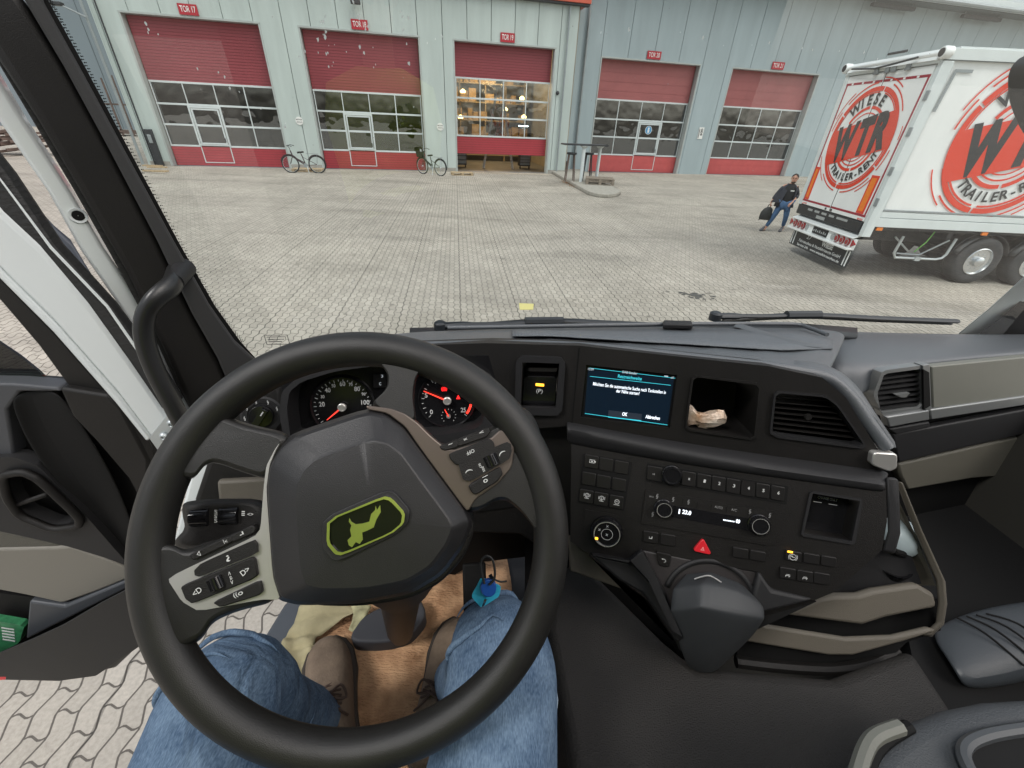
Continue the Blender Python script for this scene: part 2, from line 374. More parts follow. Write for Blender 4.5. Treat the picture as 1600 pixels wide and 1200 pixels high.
for k in range(-20, 4, 4): cl.box(W1, k, k+.3, 7.5, 8.0, -15, -1.2, 0)
cl.build('hall_ceiling', m_hall, b1, smooth=False)
fl = M(); fl.box(W1, -21.2, 3.2, -.06, .006, -15, -.02, 0); fl.build('hall_floor', m_floorh, b1, smooth=False)
zsL = [1.0, 2.0, 2.95, 3.92]
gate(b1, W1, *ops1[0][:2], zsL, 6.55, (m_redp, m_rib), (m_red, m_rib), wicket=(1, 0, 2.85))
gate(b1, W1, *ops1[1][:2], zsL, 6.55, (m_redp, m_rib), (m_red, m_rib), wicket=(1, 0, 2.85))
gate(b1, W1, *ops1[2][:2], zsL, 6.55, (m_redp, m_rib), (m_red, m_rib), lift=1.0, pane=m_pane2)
# downpipes, corner pipe, dark post guard, camera
dp = M()
for a, r in ((2.35, .055), (-21.62, .07)):
    dp.tube([W1(a, .05, .12), W1(a, 8.5, .12)], r, 10, mi=0)
    for z in (1.5, 3.5, 5.5, 7.5): dp.lathe(Fr(W1(a, z, .12), W1.u, n=(0, 0, 1)), [(r+.012, -.03), (r+.012, .03)], n=10, mi=0)
dp.tube([W1(-21.05, 0, .09), W1(-21.05, 8.6, .09)], .035, 8, mi=1)
dp.build('downpipe', [m_grey, m_dark], b1)
gd = M(); gd.box(W1, -20.98, -20.62, .0, 1.75, .02, .16, 0); gd.box(W1, -20.9, -20.72, 1.1, 1.5, .16, .2, 1); gd.build('post_guard', [m_dark, m_grey], b1, bevel=.02)
cm = M(); cm.lathe(W1.shift(2.02, 4.45, 0), [(.10, 0), (.11, .05), (.09, .12), (0.001, .16)], n=14); cm.build('sensor', m_dark, b1)
# building two
E2a, E2b = 3.2, 46
b2 = thing('workshop_hall', 'blue grey panelled workshop hall with brick red gates 20 and 21', 'building', W2(20, 0))
ops2 = [(4.95, 12.02, 6.53), (14.60, 21.70, 6.53)]
wm = M()
wall_panels(wm, W2, E2a+.25, E2b, 10.7, [(a-.09, b+.09, t+.09) for a, b, t in ops2], 1.84, 4.86-1.84)
wm.box(W2, E2a-.1, E2a+.25, 0, 10.7, -2, .12, 0)
wm.box(W2, E2a, E2b, 6.75, 10.7, -.16, -.125, 1)
for a, b in ((E2a, 4.84), (12.13, 14.49), (21.81, E2b)): wm.box(W2, a, b, 0, 6.75, -.16, -.125, 1)
wm.build('wall', [m_wall2, m_gap], b2)
rm = M(); rm.box(W2, E2a-.3, E2b, 10.75, 11.3, -16, 1.2, 0); rm.box(W2, E2a-.3, E2b, 10.7, 10.745, -.1, 1.1, 1)
rm.tube([W2(E2a-.3, 10.85, 1.32), W2(E2b, 10.85, 1.32)], .13, 8, mi=2); rm.build('eave', [m_alu, m_gap, m_grey], b2)
cl = M(); cl.box(W2, 3.3, E2b, 8.0, 8.1, -15, -1, 0); cl.build('hall_ceiling', m_hall, b2, smooth=False)
sd = M(); sd.box(W2, 3.3, E2b, 0, 8, -15.2, -15, 0); sd.build('hall_wall', m_hallw, b2, smooth=False)
fl = M(); fl.box(W2, 3.2, E2b, -.06, .006, -15, -.02, 0); fl.build('hall_floor', m_floorh, b2, smooth=False)
zsR = [1.12, 2.21, 3.27, 4.38]
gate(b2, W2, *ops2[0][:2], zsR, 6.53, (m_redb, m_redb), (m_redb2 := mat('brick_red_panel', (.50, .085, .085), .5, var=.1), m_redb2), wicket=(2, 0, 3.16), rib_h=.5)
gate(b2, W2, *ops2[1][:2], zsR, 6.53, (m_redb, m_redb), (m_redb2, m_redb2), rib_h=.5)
dp = M(); dp.tube([W2(E2a+.55, .05, .15), W2(E2a+.55, 10.6, .15)], .075, 12)
for z in (1.5, 4, 6.5, 9): dp.lathe(Fr(W2(E2a+.55, z, .15), W2.u, n=(0, 0, 1)), [(.09, -.03), (.09, .03)], n=12)
dp.build('downpipe', m_grey, b2)
fx = M()
for a in (23.5, 31.5): fx.box(W2, a, a+3.6, 10.35, 10.55, .35, .6, 0); fx.tube([W2(a+.2, 10.55, .45), W2(a+.2, 10.7, .45)], .03, 6, mi=1); fx.tube([W2(a+3.4, 10.55, .45), W2(a+3.4, 10.7, .45)], .03, 6, mi=1)
fx.build('strip_light', [m_dark, m_grey], b2, bevel=.02)
# gate signs
def gate_sign(fr, a, txt, z0, z1, w, which):
    s = M(); s.box(fr, a-w/2, a+w/2, z0, z1, .02, .06, 0)
    c = (z0+z1)/2
    s.text(txt, fr, a, c, (z1-z0)*.80, .064, bold=.008, mi=1, wid=w*.8)
    o = s.build('gate_sign', [m_sign, m_signw], bevel=.004); tag(o, which, 'sign', 'red numbered signs above the gates')
for fr, a, t, n, w, z0 in ((W1, -17.2, 'TOR 17', '17', .84, 6.66), (W1, -9.2, 'TOR 18', '18', .84, 6.66), (W1, -1.2, 'TOR 19', '19', .82, 6.66), (W2, 8.5, 'TOR 20', '20', .98, 6.66), (W2, 18.05, 'TOR 21', '21', .98, 6.66)):
    gate_sign(fr, a, t, z0, z0+.42, w, 'red sign reading TOR %s above its gate' % n)
for i, (a, lab) in enumerate(((-13.12, 'round white notice on the wall between gates 17 and 18'), (-5.22, 'round white notice on the wall between gates 18 and 19'))):
    s = M(); f = W1.shift(a, 2.42, 0); s.lathe(f, [(.2, .012), (.2, .03)], n=28, mi=0); s.text('MOTOR', f, 0, .06, .085, .034, mi=1, bold=.02); s.text('ABSTELLEN', f, 0, -.06, .06, .034, mi=1, bold=.02)
    tag(s.build('wall_notice', [m_signw, m_dark]), lab, 'notice', 'round white notices on the wall')
s = M(); f = W2.shift(13.28, 2.68, 0); s.box(f, -.2, .2, -.36, .36, .012, .03, 0)
for dx, dz in ((.04, .2), (.04, .05)): s.ring(f, .04, .085, .034, dx, dz, n=16, mi=1)
s.box(f, -.03, .14, -.14, -.06, .03, .036, 1); s.box(f, -.17, -.12, -.3, .25, .03, .036, 1)
tag(s.build('wall_plate', [m_signw, m_dark]), 'white pictogram plate on the wall between gates 20 and 21', 'notice')
m_blue = mat('sign_blue', (.05, .28, .55), .4)
s = M(); f = W2.shift(9.30, 2.72, -REC+.02); s.lathe(f, [(.26, .0), (.26, .015)], n=28, mi=0); s.ring(f, .235, .262, .018, n=28, mi=1)
s.ring(f, .001, .07, .018, 0, .1, n=16, mi=1); s.box(f, -.07, .07, -.16, .03, .015, .019, 1)
tag(s.build('safety_sign', [m_blue, m_signw]), 'round blue mandatory safety sign on the wicket door of gate 20', 'sign')
# wall floodlight above gate 18 and street lamp at the corner
s = thing('wall_floodlight', 'small dark floodlight on the wall above the sign of gate 18', 'lamp', W1(-9.2, 7.75, 0))
q = M(); f = W1.shift(-9.25, 7.75, 0); q.tube([f(0, 0, 0), f(0, .05, .25), f(0, 0, .4)], .03, 8); q.build('bracket', m_dark, s)
q = M(); q.box(f, -.24, .24, -.14, .12, .32, .5); q.build('lamp_head', m_dark, s, bevel=.03)
s = thing('corner_floodlight', 'floodlight on a short arm at the far left corner of the workshop', 'lamp', W1(-21.6, 6.2, .1))
q = M(); f = W1.shift(-21.6, 6.25, .2); q.tube([f(0, -.3, -.1), f(0, 0, 0), f(-.7, .32, .2)], .035, 8); q.build('arm', m_grey, s)
q = M(); q.box(f, -1.5, -.65, .3, .44, .05, .4); q.build('lamp_head', m_dark, s, bevel=.03)
# things inside bay 19
s = thing('stepladder', 'aluminium stepladder standing inside the open gate 19', 'ladder', W1(-1.1, 0, -2.6))
f = W1.shift(-1.1, 0, -2.6)
for nm, sx in (('front_section', -1), ('rear_section', 1)):
    q = M()
    for dy in (-.22, .22): strut(q, f(sx*1.05, 0, dy*1.1), f(sx*.16, 4.6, dy*.7), .07, .05, (0, 1, 0))
    for k in range(1, 13): t_ = k/13; a_ = sx*(1.05-.89*t_); q.box(f, a_-.03, a_+.03, 4.6*t_-.015, 4.6*t_+.015, -.2, .2)
    q.build(nm, m_alu, s)
for a, z, hh, c, nm, lb in ((-3.7, 0, 1.3, (.05, .07, .12), 'tool_trolley', 'dark tool trolley inside gate 19 left of the ladder'), (.9, 0, 1.0, (.03, .03, .035), 'parts_cart', 'black parts cart inside gate 19 right of the ladder')):
    s = thing(nm, lb, 'trolley', W1(a, 0, -3))
    q = M(); q.box(W1, a-.4, a+.4, .18, hh, -3.4, -2.8, 0); q.build('cabinet', mat(nm, c, .5), s, bevel=.02)
    q = M()
    for k in range(4): q.box(W1, a-.36, a+.36, .25+k*(hh-.3)/4, .25+(k+.85)*(hh-.3)/4, -2.8, -2.78, 0)
    q.build('drawer', m_grey, s, bevel=.01)
    for dx in (-.33, .33):
        q = M(); q.lathe(Fr(W1(a+dx, .09, -2.9), W1.n, n=W1.u), [(.09, -.03), (.09, .03)], n=14); q.build('castor', m_black, s)
s = thing('storage_shelving', 'wooden shelving with cartons along the back of bay 19', 'shelf', W1(-2.6, 0, -9))
q = M(); cx = mat('carton', (.5, .33, .16), .8, var=.3)
for a in (-4.6, -3.0, -1.0, .6, 2.2): q.box(W1, a, a+.08, 0, 6.5, -9.5, -9)
for z in (.4, 1.6, 2.8, 4.0, 5.2): q.box(W1, -4.6, 2.3, z, z+.08, -9.5, -9.01)
q.build('rack', m_wood, s)
q = M()
for z in (.48, 1.68, 2.88, 4.08, 5.28):
    a = -4.4
    while a < 2.0:
        w = random.uniform(.3, .7)
        if random.random() < .75: q.box(W1, a, a+w, z, z+random.uniform(.3, .9), -9.45, -9.1)
        a += w+.08
q.build('carton', cx, s)
for i, (a, z, wh) in enumerate(((-3.2, 4.4, 'highest on the left'), (1.0, 4.2, 'highest on the right'), (-3.4, 2.9, 'low on the left'), (1.2, 3.1, 'low on the right'), (-.2, 3.5, 'near the middle'))):
    s = thing('hall_lamp', 'warm glowing lamp inside bay 19, ' + wh, 'lamp', W1(a, z, -5), group='warm lamps hanging inside bay 19')
    q = M(); q.lathe(Fr(W1(a, z, -5), W1.u, n=(0, 0, 1)), [(.16, 0), (.2, .1), (.05, .22)], n=12); q.build('bulb', m_lampwarm, s)
    q = M(); q.tube([W1(a, z+.2, -5), W1(a, 8.0, -5)], .012, 5); q.build('cable', m_dark, s)
ll = bpy.data.lights.new('hall_lamp_light', 'POINT'); ll.energy = 600; ll.color = (1, .66, .32); ll.shadow_soft_size = .5
lo_ = bpy.data.objects.new('hall_lamp_light', ll); COL.objects.link(lo_); lo_.location = W1(-1, 5.2, -6.5)
s = thing('tube_lamp', 'cold white tube lamp lit low in bay 19', 'lamp', W1(.9, 2.6, -4))
q = M(); q.tube([W1(.6, 2.62, -4), W1(1.3, 2.62, -4)], .03, 8); q.build('tube', m_tube, s); q = M(); q.box(W1, .55, 1.35, 2.66, 2.72, -4.05, -3.95); q.tube([W1(.95, 2.7, -4), W1(.95, 8.0, -4)], .01, 5); q.build('housing', m_dark, s)
# vehicles parked in the other bays, seen dimly through the panes
def bay_truck(a, h, col, label):
    s = thing('parked_truck', label, 'truck', W1(a, 0, -6))
    q = M(); f = W1.shift(a, 0, -6); q.box(f, -1.25, 1.25, .5, h, -2, 0); q.build('cab', mat('truck_paint', col, .35), s, bevel=.12, seg=3)
    q = M(); q.box(f, -1.1, 1.1, 1.7, 2.6, 0, .02); q.build('windscreen', m_dark, s, bevel=.05)
    q = M(); q.box(f, -1.2, 1.2, .45, 1.0, 0, .12); q.build('bumper', m_grey, s, bevel=.05)
    for dx in (-1.0, 1.0):
        q = M(); q.lathe(Fr(f(dx, .5, -1), W1.n, n=W1.u), [(.5, -.15), (.5, .15)], n=20); q.build('wheel', m_black, s)
        q = M(); q.box(f, dx-.18, dx+.18, .7, .9, .12, .15); q.build('headlight', m_signw, s, bevel=.03)
bay_truck(-17.4, 3.0, (.06, .07, .09), 'dark truck standing inside behind gate 17'); bay_truck(-9.0, 3.2, (.14, .15, .16), 'grey truck standing inside behind gate 18')
# ================================================================= FAR LEFT
m_farw = mat('far_cladding', (.20, .24, .265), .7, var=.08, vscale=.05)
s = thing('grey_warehouse', 'tall plain grey warehouse far behind the left end of the yard', 'building', (-60, 60, 0))
fw = Fr((-60, 60, 0), (math.cos(.35), math.sin(.35), 0), n=(math.sin(.35), -math.cos(.35), 0))
q = M(); q.box(fw, -60, 34, 0, 24, -20, 0, 0); q.build('wall', m_farw, s)
q = M(); q.box(fw, -60.2, 34.2, 24.01, 24.6, -20, .3, 0); q.build('roof', m_gap, s)
q = M()
for k in range(-58, 34, 3): q.box(fw, k, k+.05, 0, 24, .005, .03, 0)
q.build('panel_joint', m_gap, s)
s = thing('steel_stillage', 'row of rusty steel stillage posts in front of the grey warehouse', 'rack', (-43, 50, 0))
q = M(); f = Fr((-44, 49.5, 0), (math.cos(.2), math.sin(.2), 0), n=(math.sin(.2), -math.cos(.2), 0)); mr = mat('rusty_steel', (.14, .10, .085), .8, var=.3)
for k in range(9): q.box(f, k*1.0, k*1.0+.12, 0, 5.2 if k % 2 else 4.6, 0, .12); q.box(f, k*1.0, k*1.0+.12, 0, 5.0, -1.8, -1.68)
for z in (.4, 2.7): q.box(f, 0, 8.2, z, z+.15, -.2, -.05)
q.box(f, 0, 8.2, .2, .5, -1.6, .1)
q.build('post_frame', mr, s)
s = thing('scrap_pile', 'brown heap of timber and an orange drum at the far left edge of the yard', 'pile', P(8, 238, 30)*A(1, 1, 0))
gx = hit(8, 244, (0, 0, 0), (0, 0, 1)); f = Fr(gx, (1, .2, 0), n=(.2, -1, 0)); q = M()
for k in range(24):
    a = random.uniform(-2.5, .6); z = random.uniform(0, 1.0); L_ = random.uniform(1.0, 2); t_ = random.uniform(-.3, .3)
    strut(q, f(a, z+.1, -random.random()), f(a+L_*math.cos(t_), z+.1+abs(L_*math.sin(t_)), -random.random()-1), .2, .12, (0, 0, 1))
q.build('timber', mr, s)
q = M(); q.lathe(Fr(f(-.6, 0, .4), f.u, n=(0, 0, 1)), [(.35, 0), (.38, .05), (.38, .5), (.35, .55), (.38, .6), (.36, 1.1)], n=18); q.build('drum', mat('orange_drum', (.75, .22, .02), .5), s)
# ================================================================= YARD THINGS
def bicycle(name, label, gp, ang, basket=False, sc=1.25):
    s = thing(name, label, 'bicycle', gp, ang, 'bicycles parked against the wall')
    f = Fr((0, 0, 0), (1, 0, 0), n=(0, -1, 0)); R = .34*sc; wb = 1.08*sc; c = sc
    frm = mat(name+'_paint', (.055, .03, .035), .35) if not basket else mat(name+'_paint', (.03, .035, .035), .35)
    def pt(x, z, y=0): return A(x*c, -y*c, z*c)
    for x in (0, 1.08):
        q = M(); ff = Fr((x*c, 0, .34*c), (1, 0, 0), n=(0, -1, 0))
        circ = [ff(R*.97*math.cos(t), R*.97*math.sin(t)) for t in np.linspace(0, 2*math.pi, 36, endpoint=False)]
        q.tube(circ, .028*c, 6, loop=True, up=(0, 1, 0)); w = q.build('wheel', m_black, s, local=True)
        q = M(); q.tube([ff(R*.90*math.cos(t), R*.90*math.sin(t)) for t in np.linspace(0, 2*math.pi, 36, endpoint=False)], .008*c, 5, loop=True, up=(0, 1, 0))
        for k in range(18):
            t = k*2*math.pi/18; q.tube([ff(.02*math.cos(t+1), .02*math.sin(t+1), .02*(-1)**k), ff(R*.9*math.cos(t), R*.9*math.sin(t))], .0015*c, 4)
        q.lathe(ff, [(.02*c, -.04*c), (.02*c, .04*c)], n=8); q.build('rim', m_alu, w)
    q = M(); bb = pt(.62, .30); hd0, hd1 = pt(.16, .62), pt(.10, .86); st = pt(.50, .76)
    q.tube([hd0, bb], .026*c, 8); q.tube([hd0+(hd1-hd0)*.3, pt(.3, .56), pt(.58, .40)], .02*c, 8); q.tube([hd0, hd1], .026*c, 8); q.tube([bb, pt(.53, .66), st], .02*c, 8)
    for y in (-.05, .05):
        q.tube([bb, pt(1.08, .34, y)], .009*c, 6); q.tube([pt(.545, .62), pt(1.08, .34, y)], .008*c, 6); q.tube([hd0, pt(.12, .6, y), pt(0, .34, y)], .010*c, 6)
    q.build('frame', frm, s, local=True)
    q = M(); q.tube([hd1, pt(.08, .97), pt(.06, 1.0)], .012*c, 8)
    for y in (-1, 1): q.tube([pt(.06, 1.0), pt(.02, 1.04, y*.12), pt(.08, 1.07, y*.26), pt(.24, 1.03, y*.28)], [.011*c, .011*c, .011*c, .016*c], 8)
    q.build('handlebar', m_dark, s, local=True)
    q = M(); rows = []
    for x, w, h in ((.36, .02, .80), (.42, .05, .815), (.5, .09, .82), (.58, .11, .835), (.62, .08, .83)):
        rows.append([pt(x, h, -w), pt(x, h+.02, 0), pt(x, h, w), pt(x, h-.05, 0)])
    q.loft(rows); q.build('saddle', m_black, s, local=True)
    for x0, t0, t1 in ((1.08, -.2, 2.6), (0, .6, 2.9)):
        q = M(); q.tube([pt(x0+.375*math.cos(t), .34+.375*math.sin(t)) for t in np.linspace(t0, t1, 14)], .016*c, 6, up=(0, 1, 0)); q.build('mudguard', frm, s, local=True)
    q = M()
    for y in (-.05, 0, .05): q.tube([pt(.7, .76, y), pt(1.2, .76, y)], .006*c, 5)
    q.tube([pt(1.15, .76, .05), pt(1.08, .34, .06)], .006*c, 5); q.tube([pt(1.15, .76, -.05), pt(1.08, .34, -.06)], .006*c, 5); q.build('luggage_rack', m_grey, s, local=True)
    q = M(); q.lathe(Fr(bb+A(0, -.05, 0), (1, 0, 0), n=(0, -1, 0)), [(.09*c, 0), (.09*c, .01)], n=18); q.tube([pt(.62, .3, .06), pt(.72, .17, .06), pt(.72, .17, .14)], .01*c, 6); q.tube([pt(.62, .3, -.06), pt(.52, .43, -.06), pt(.52, .43, -.14)], .01*c, 6); q.build('crank', m_grey, s, local=True)
    q = M(); q.tube([pt(.66, .28, .05), pt(.72, .02, .18)], .01*c, 6); q.build('kickstand', m_alu, s, local=True)
    if basket:
        q = M(); rows = []
        for z, w in ((.7, .11), (.95, .16)): rows.append([pt(-.2-w*.2, z, -w), pt(.04, z, -w), pt(.04, z, w), pt(-.2-w*.2, z, w)])
        q.loft(rows); q.build('basket', mat('wicker', (.02, .02, .018), .8), s, local=True)
    return s
bp = hit(457, 270, (0, 0, 0), (0, 0, 1)); bicycle('bicycle', 'dark red bicycle by the wall between gates 17 and 18', bp, WA+.02)
bp = hit(661, 271.5, (0, 0, 0), (0, 0, 1)); bicycle('bicycle', 'black bicycle with a front basket between gates 18 and 19', bp, WA-.75, True)
def pallet(name, label, o, ang, mt, n=1, w=1.2, d=.8):
    s = M()
    f = Fr((0, 0, 0), (1, 0, 0), n=(0, 0, 1))
    for k in range(n):
        z = k*.15
        for b in (0, d/2-.05, d-.1): s.box(f, 0, w, b, b+.1, z, z+.022)
        for a in (0, w/2-.07, w-.14):
            for b in (0, d/2-.05, d-.1): s.box(f, a, a+.14, b, b+.1, z+.022, z+.1)
            s.box(f, a, a+.14, 0, d, z+.1, z+.122)
        for j in range(5): s.box(f, 0, w, j*(d-.12)/4, j*(d-.12)/4+.12, z+.122, z+.145)
    ob = s.build(name, mt, bevel=.004); ob.location = [float(x) for x in o]; ob.rotation_euler = (0, 0, ang); tag(ob, label, 'pallet', 'wooden pallets lying in the yard'); return ob
G = lambda x, y, z=0: hit(x, y, (0, 0, z), (0, 0, 1))
pallet('wooden_pallet', 'pale pallet on the ground behind the dark red bicycle', G(448, 270)+A(0, .6, 0), WA, m_wood, 1, 1.6)
pallet('wooden_pallet', 'flat pale pallet on the ground left of gate 19', G(706, 274), WA, m_wood, 1, 1.3)
ob = pallet('wooden_pallet', 'stacked weathered pallets on the kerbed island by gate 20', G(915, 288, .16)+A(0, 0, .01), WA-.35, m_woodg, 2, 1.5, 1.2)
q = M()
for k, (x, y, a_, L_) in enumerate(((224, 268, .1, 1.2), (228, 270, -.1, 1.1), (232, 266, .2, .9), (226, 265, .0, 1.0))):
    g0 = G(x, y); strut(q, g0+A(0, 0, .05+.05*k), g0+A(L_*math.cos(a_), L_*math.sin(a_), .06+.05*k), .14, .06, (0, 0, 1))
tag(q.build('timber_offcuts', m_wood), 'small heap of pale timber offcuts at the left corner of the workshop', 'timber')
# kerbed island
m_kerb = mat('kerb_stone', (.34, .32, .28), .85, var=.25, vscale=6, bump=.5, bscale=30)
isl = [(856, 263), (880, 277), (905, 291), (920, 299), (935, 302.5), (950, 303.5), (964, 302), (970, 298), (964, 294), (950, 288), (935, 280), (915, 268), (905, 262.5)]
top_ = [G(x, y, .16) for x, y in isl]
q = M(); q.prism([p-A(0, 0, .16) for p in top_], (0, 0, .16)); q.build('kerb_island', m_kerb, kind='structure', bevel=.03)
leafm = mat('fallen_leaves', (.32, .15, .05), .8, var=.5, vscale=2)
q = M()
for k in range(260):
    t = random.random(); c0 = G(880+45*t+random.gauss(0, 3), 283+17*t+random.gauss(0, 1.5)); r_ = random.uniform(.03, .07); a_ = random.uniform(0, 6.28)
    q.poly([c0+A(r_*math.cos(a_+d), r_*math.sin(a_+d), .01+random.random()*.03) for d in (0, 1.3, 3.1, 4.6)])
tag(q.build('fallen_leaves', leafm, smooth=False), 'brown fallen leaves blown against the kerb', 'leaves', kind='stuff')
# steel work table, bar stool and traffic spikes beside it
s = thing('steel_worktable', 'tall dark topped steel table with white legs on the kerbed island', 'table', G(910, 285, .16))
c0 = G(907, 284, .16); f = Fr(c0, W2.u, n=(0, 0, 1)); hh = 1.75
q = M(); q.box(f, -1.1, 1.35, -.1, .75, hh, hh+.07); q.build('tabletop', m_dark, s, bevel=.01)
for a, b in ((0, 0), (1.15, .55)):
    q = M(); q.tube([f(a, b, 0), f(a, b, hh)], .09, 10); q.lathe(f.shift(a, b, hh-.12), [(.1, 0), (.24, .11)], n=12); q.build('leg', m_alu, s)
for a, b, lb in ((-.55, .35, 'rusty tall stool left under the steel table'), (.55, .6, 'dark tall stool behind the front leg of the steel table')):
    s = thing('tall_stool', lb, 'stool', f(a, b, 0)); q = M(); q.lathe(f.shift(a, b, 1.3), [(.26, 0), (.28, .05), (.26, .1)], n=18); q.build('seat', m_dark, s, bevel=.01)
    for k in range(4):
        t = k*math.pi/2+.6; q = M(); q.tube([f(a+.34*math.cos(t), b+.34*math.sin(t), 0), f(a+.2*math.cos(t), b+.2*math.sin(t), 1.3)], .03, 7); q.build('leg', mr if a < 0 else m_dark, s)
    q = M(); q.ring(f.shift(a, b, .45), .27, .32, 0, n=20); q.build('footrest', m_dark, s)
s = thing('folded_cones', 'black folded cones leaning in the wall corner left of the steel table', 'cone', G(878, 267))
for k, (x, y) in enumerate(((873, 267.5), (879, 268.5), (884, 269))):
    q = M(); q.lathe(Fr(G(x, y), (1, 0, 0), n=(0, 0, 1)), [(.3, 0), (.28, .04), (.13, .08), (.03, 1.0-.15*k)], n=10); q.build('cone', m_dark, s)
# worn marks on the ground
q = M(); c0 = G(1085, 462)
m_oil = mat('oil_stain', (.10, .095, .085), .5, var=.4, vscale=20)
for k in range(46):
    a_ = random.uniform(0, 6.28); rr_ = abs(random.gauss(0, .16)); cc = c0+A(rr_*math.cos(a_)*1.8, rr_*math.sin(a_)*.8, .004+.0001*k); r_ = random.uniform(.012, .06)*(1.3-min(1, rr_*2))
    q.poly([cc+A(r_*random.uniform(.7, 1.3)*math.cos(t), r_*random.uniform(.7, 1.3)*math.sin(t), 0) for t in np.linspace(0, 2*math.pi, 9)[:-1]])
q.build('oil_stain', m_oil, kind='structure', smooth=False)
q = M(); pts = [G(811, 474, .004), G(834, 475, .004), G(833, 484, .004), G(812, 484, .004)]; q.prism(pts, (0, 0, .004))
tag(q.build('paper_scrap', mat('yellow_paper', (.62, .55, .22), .7)), 'pale yellow paper scrap lying on the paving ahead of the truck', 'paper')
q = M(); c0 = G(925, 368)
# ================================================================= BOX TRAILER
m_tw = mat('trailer_white', (.84, .86, .85), .3, var=.07, vscale=1.3, coat=.3, stretch=(1, 1, .3))
m_tw2 = mat('trailer_frame_white', (.66, .71, .71), .4, var=.04)
m_logo = mat('logo_red', (.72, .055, .025), .35)
m_logok = mat('logo_black', (.03, .032, .035), .35)
m_trim = mat('reflective_red', (.32, .02, .04), .35)
m_chas = mat('chassis_black', (.028, .03, .032), .5, var=.3, vscale=4)
m_tyre = mat('tyre', (.035, .036, .038), .75, bump=.3, bscale=60, var=.2, vscale=8)
m_rim = mat('alloy', (.62, .64, .65), .25, metal=.85, var=.06)
m_lens = mat('red_lens', (.32, .015, .02), .15, coat=.6)
m_orange = mat('orange_reflector', (.85, .22, .02), .4, var=.1, vscale=20)
m_tube2 = mat('galvanised', (.50, .54, .55), .4, metal=.6, var=.1, vscale=8)
TX, TY, TW, TB, TT = 7.725, 9.904, 2.70, 1.245, 4.33
trl = thing('box_trailer', 'white box trailer with red and black logos parked at the right of the yard', 'trailer', (TX+4, TY+1.35, 0))
RF = Fr((TX, TY, 0), (0, -1, 0), n=(-1, 0, 0))            # rear face: a runs from the far side (negative) to the near corner
SFc = Fr((TX, TY, 0), (1, 0, 0), n=(0, -1, 0))             # near side face
q = M(); q.box(WORLD, TX+.02, TX+8.5, TY+.02, TY+TW-.02, TB, TT-.12, 0); q.build('box_body', m_tw, trl, bevel=.015)
q = M(); q.box(SFc, -.02, 8.5, TT-.2, TT-.03, -.05, .035, 0); q.box(SFc, -.02, 8.5, TT-.21, TT-.201, .0, .036, 1); q.box(SFc, .2, 8.5, TT-.03, TT, -TW, 0, 0)
q.build('roof_edge', [m_tw2, m_gap], trl, bevel=.02)
q = M(); q.box(SFc, 0, 8.5, TB-.06, TB+.12, -.02, .03, 0); q.box(SFc, 0, 8.5, TB+.135, TB+.25, -.02, .018, 0); q.box(SFc, .2, 8.5, TB+.26, TB+.30, -.02, .02, 1); q.box(SFc, 0, 8.5, TB+.12, TB+.134, 0, .01, 1)
q.build('side_rail', [m_tw2, m_grey], trl, bevel=.006)
q = M(); q.box(SFc, -.04, .16, TB-.28, TT-.22, -.06, .05, 0); q.box(SFc, .17, .21, TB, TT-.25, 0, .012, 0)
for z in (1.6, 2.2, 2.9, 3.5): q.box(SFc, -.055, -.03, z, z+.16, -.02, .07, 1)
q.build('corner_post', [m_tw2, m_grey], trl, bevel=.015)
q = M(); q.box(RF, -TW-.0, -TW+.13, TB, TT-.22, 0, .04, 0); q.box(RF, -TW, 0, TT-.25, TT-.19, -.02, .06, 0); q.build('door_frame', m_tw2, trl, bevel=.01)
for a0, a1 in ((-TW+.14, -TW/2-.012), (-TW/2+.012, -.10)):
    q = M(); q.box(RF, a0, a1, TB+.02, TT-.27, -.01, .03, 0); d = q.build('rear_door', m_tw, trl, bevel=.006)
    q = M(); z0, z1 = TB+.10, TT-.45; e = .045
    q.box(RF, a0+.01, a1-.01, z1, z1+e, .03, .034, 0); q.box(RF, a0+.01, a1-.01, z0, z0+e, .03, .034, 0)
    if a0 < -2: q.box(RF, a0+.02, a0+.02+e, z0+e, z1, .03, .034, 0)
    else: q.box(RF, a1-.02-e, a1-.02, z0+e, z1, .03, .034, 0)
    for k in range(3): q.box(RF, a0+.2+k*.35, a0+.26+k*.35, z1+.005, z1+e-.005, .034, .037, 1)
    q.build('reflective_trim', [m_trim, m_tw], d)
    q = M(); c = a0+.12 if a0 < -2 else a1-.19
    q.box(RF, c-.07 if a0 < -2 else c-.16, c+.11 if a0 < -2 else c+.08, TB+.15, TB+.92, .03, .036, 0); q.box(RF, c-.03 if a0 < -2 else c-.12, c+.06 if a0 < -2 else c+.03, TB+.20, TB+.87, .036, .039, 1)
    q.build('reflector_panel', [m_logo, m_orange], d)
q = M(); q.box(RF, -TW/2-.012, -TW/2+.012, TB+.02, TT-.25, .0, .025); q.build('door_seal', m_black, trl)
q = M()
for a in (-TW/2-.35, -TW/2-.02, -TW/2+.16, -TW/2+.55): q.box(RF, a, a+.12, TT-.30, TT-.2, .04, .09, 0)
for a in (-1.5, -1.28): q.lathe(RF.shift(a, TB+.06, .03), [(.03, 0), (.03, .02)], n=10, mi=1)
q.build('door_latch', [m_grey, m_dark], trl, bevel=.01)
q = M()
for a in (-TW+.2, -.30): q.lathe(RF.shift(a, TB-.03+.07, .031), [(.03, 0), (.03, .003)], n=3, mi=0)
q.text('WIESE', RF, -.22, TB+.04, .05, .033, bold=.02); q.text('WIESE', RF, -TW+.3, TB+.05, .05, .033, bold=.02)
q.build('small_lettering', [m_logo, m_logo], trl)
